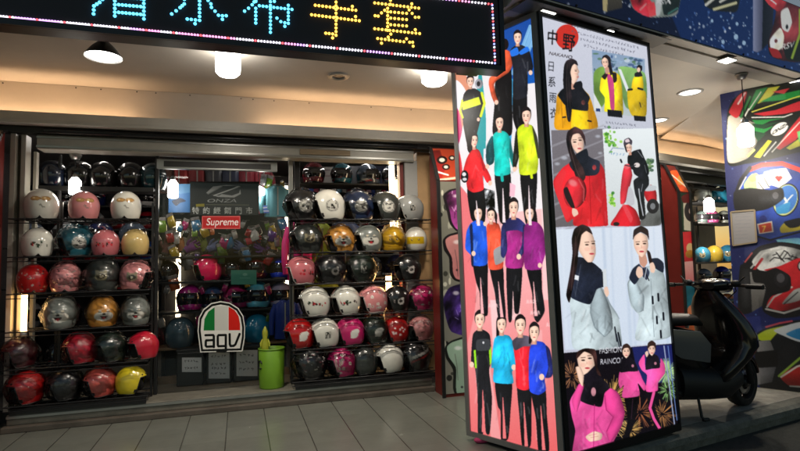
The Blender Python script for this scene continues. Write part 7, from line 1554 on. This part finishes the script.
# front apron with knee side
mb = MB(); rings = []
for z, x, hw, hd in ((.22, .80, .14, .08), (.28, .82, .21, .11), (.36, .86, .26, .13), (.46, .95, .28, .15), (.54, 1.01, .285, .16), (.62, 1.01, .28, .155), (.72, .97, .26, .14), (.82, .93, .22, .115), (.90, .90, .16, .09), (.96, .885, .10, .06)):
    rings.append([(x+hd*(.95 if math.sin(a) > 0 else .55)*math.copysign(abs(math.sin(a))**.8, math.sin(a)), hw*math.copysign(abs(math.cos(a))**.8, math.cos(a)), z) for a in np.linspace(0, 2*PI, 26, endpoint=False)])
mb.loft(rings); B(mb, 'front_apron', SB, dx=-.23)
mb = MB(); mb.prism([(1.075, -.03, .50), (1.075, .03, .50), (1.10, .018, .66), (1.10, -.018, .66)], (.012, 0, 0)); B(mb, 'apron_grille', SM, dx=-.23)
for s in (-1, 1):
    mb = MB(); mb.ball((1.05, s*.135, .66), (.03, .045, .022), 12); B(mb, 'indicator', mat('amber lens', (.35, .12, .02), .15, coat=.6), dx=-.23)
mb = MB(); mb.ball((1.00, 0, .80), (.05, .10, .05), 16); B(mb, 'headlight', mat('dark headlight glass', (.08, .09, .10), .08, coat=1.), dx=-.23)
# handlebar
mb = MB(); mb.loft([sec(.80, 1.0, .05, .03), sec(.84, 1.01, .13, .045), sec(.89, 1.0, .15, .055), sec(.945, .985, .12, .05), sec(.975, .975, .05, .03)]); B(mb, 'handlebar_cover', SB, dx=-.19, steer=True)
mb = MB(); mb.tube([(.80, -.38, 1.0), (.85, -.22, 1.005), (.87, 0, 1.0), (.85, .22, 1.005), (.80, .38, 1.0)], .013, 10); B(mb, 'handlebar', SM, dx=-.19, steer=True)
for s in (-1, 1):
    mb = MB(); mb.tube([(.815, s*.28, 1.001), (.797, s*.40, 1.0)], .019, 10); B(mb, 'grip', SM, dx=-.19, steer=True)
    mb = MB(); mb.tube([(.86, s*.19, 1.0), (.885, s*.28, .995), (.86, s*.39, .99)], .007, 8); B(mb, 'brake_lever', CHROME, dx=-.19, steer=True)
    mb = MB(); mb.ball((.855, s*.185, 1.02), (.04, .035, .028), 10); B(mb, 'switch_box', SM, dx=-.19, steer=True)
    mb = MB(); mb.tube([(.85, s*.2, 1.02), (.86, s*.25, 1.075)], .006, 8); B(mb, 'mirror_stem', SM, dx=-.19, steer=True)
for s in (-1, 1):
    mb = MB(); mb.tube([(.86, s*.17, 1.0), (.93, s*.15, .96), (.96, s*.08, .90), (.93, s*.03, .84)], .005, 6); B(mb, 'brake_cable', RUBBER, dx=-.19, steer=True)
# floor board, rear body, panel, seat
mb = MB(); mb.loft([sec(.26, .27, .18, .14), sec(.5, .25, .21, .13), (sec(.66, .25, .21, .13)), sec(.80, .28, .16, .09)]); B(mb, 'floor_board', SM)
mb = MB(); mb.loft([sec(.56, .42, .10, .14), sec(.47, .46, .15, .2), sec(.2, .55, .175, .17), sec(0, .60, .175, .14), sec(-.2, .65, .14, .10), sec(-.32, .69, .07, .05)]); B(mb, 'rear_body', SB)
for s in (-1, 1):
    mb = MB(); pts = [(.50, .42), (.52, .56), (.42, .665), (.1, .70), (-.18, .71), (-.1, .63), (.1, .56), (.24, .47)]
    ins_ = [(x_, s*(.150+.032*math.sin(max(0, min(1, (.58-x_)/.6))*PI)), z_) for x_, z_ in pts]
    mb.prism(ins_, (0, s*.012, 0)); o = B(mb, 'side_panel', SG); md = o.modifiers.new('bevel', 'BEVEL'); md.width = .012; md.segments = 3; o.data.polygons.foreach_set('use_smooth', [True]*len(o.data.polygons))
mb = MB(); mb.loft([sec(.54, .70, .07, .02), sec(.47, .735, .12, .045), sec(.2, .745, .145, .05), sec(.05, .75, .15, .05), sec(-.02, .775, .15, .05), sec(-.2, .79, .13, .045), sec(-.30, .79, .07, .025)]); B(mb, 'seat', SEATM)
mb = MB(); mb.tube([(-.18, -.12, .77), (-.33, -.12, .80), (-.37, 0, .80), (-.33, .12, .80), (-.18, .12, .77)], .012, 8); B(mb, 'grab_rail', SM)
mb = MB(); mb.loft([sec(.40, .27, .12, .10), sec(.2, .27, .14, .12), sec(0, .27, .13, .12), sec(-.1, .25, .06, .06)]); B(mb, 'engine', SM)
mb = MB(); mb.tube([(.3, -.12, .2), (.1, -.155, .21), (-.2, -.16, .26)], [.02, .045, .05], 14); B(mb, 'exhaust', SM)
mb = MB(); mb.tube([(-.02, .12, .25), (-.1, .14, .58)], .028, 10); B(mb, 'shock_absorber', SM)
mb = MB(); mb.ball((-.33, 0, .66), (.025, .07, .035), 12); B(mb, 'tail_light', mat('red lens', (.25, .01, .01), .15, coat=.5))
mb = MB(); mb.tube([(.40, -.12, .25), (.38, -.19, .03), (.40, -.205, .004)], .011, 8); mb.tube([(.38, -.2, .012), (.43, -.2, .012)], .012, 8); B(mb, 'side_stand', SM)
mb = MB(); mb.bar((.20, -.14, .22), (.34, -.14, .17), .02, .02); B(mb, 'stand_bracket', SM)
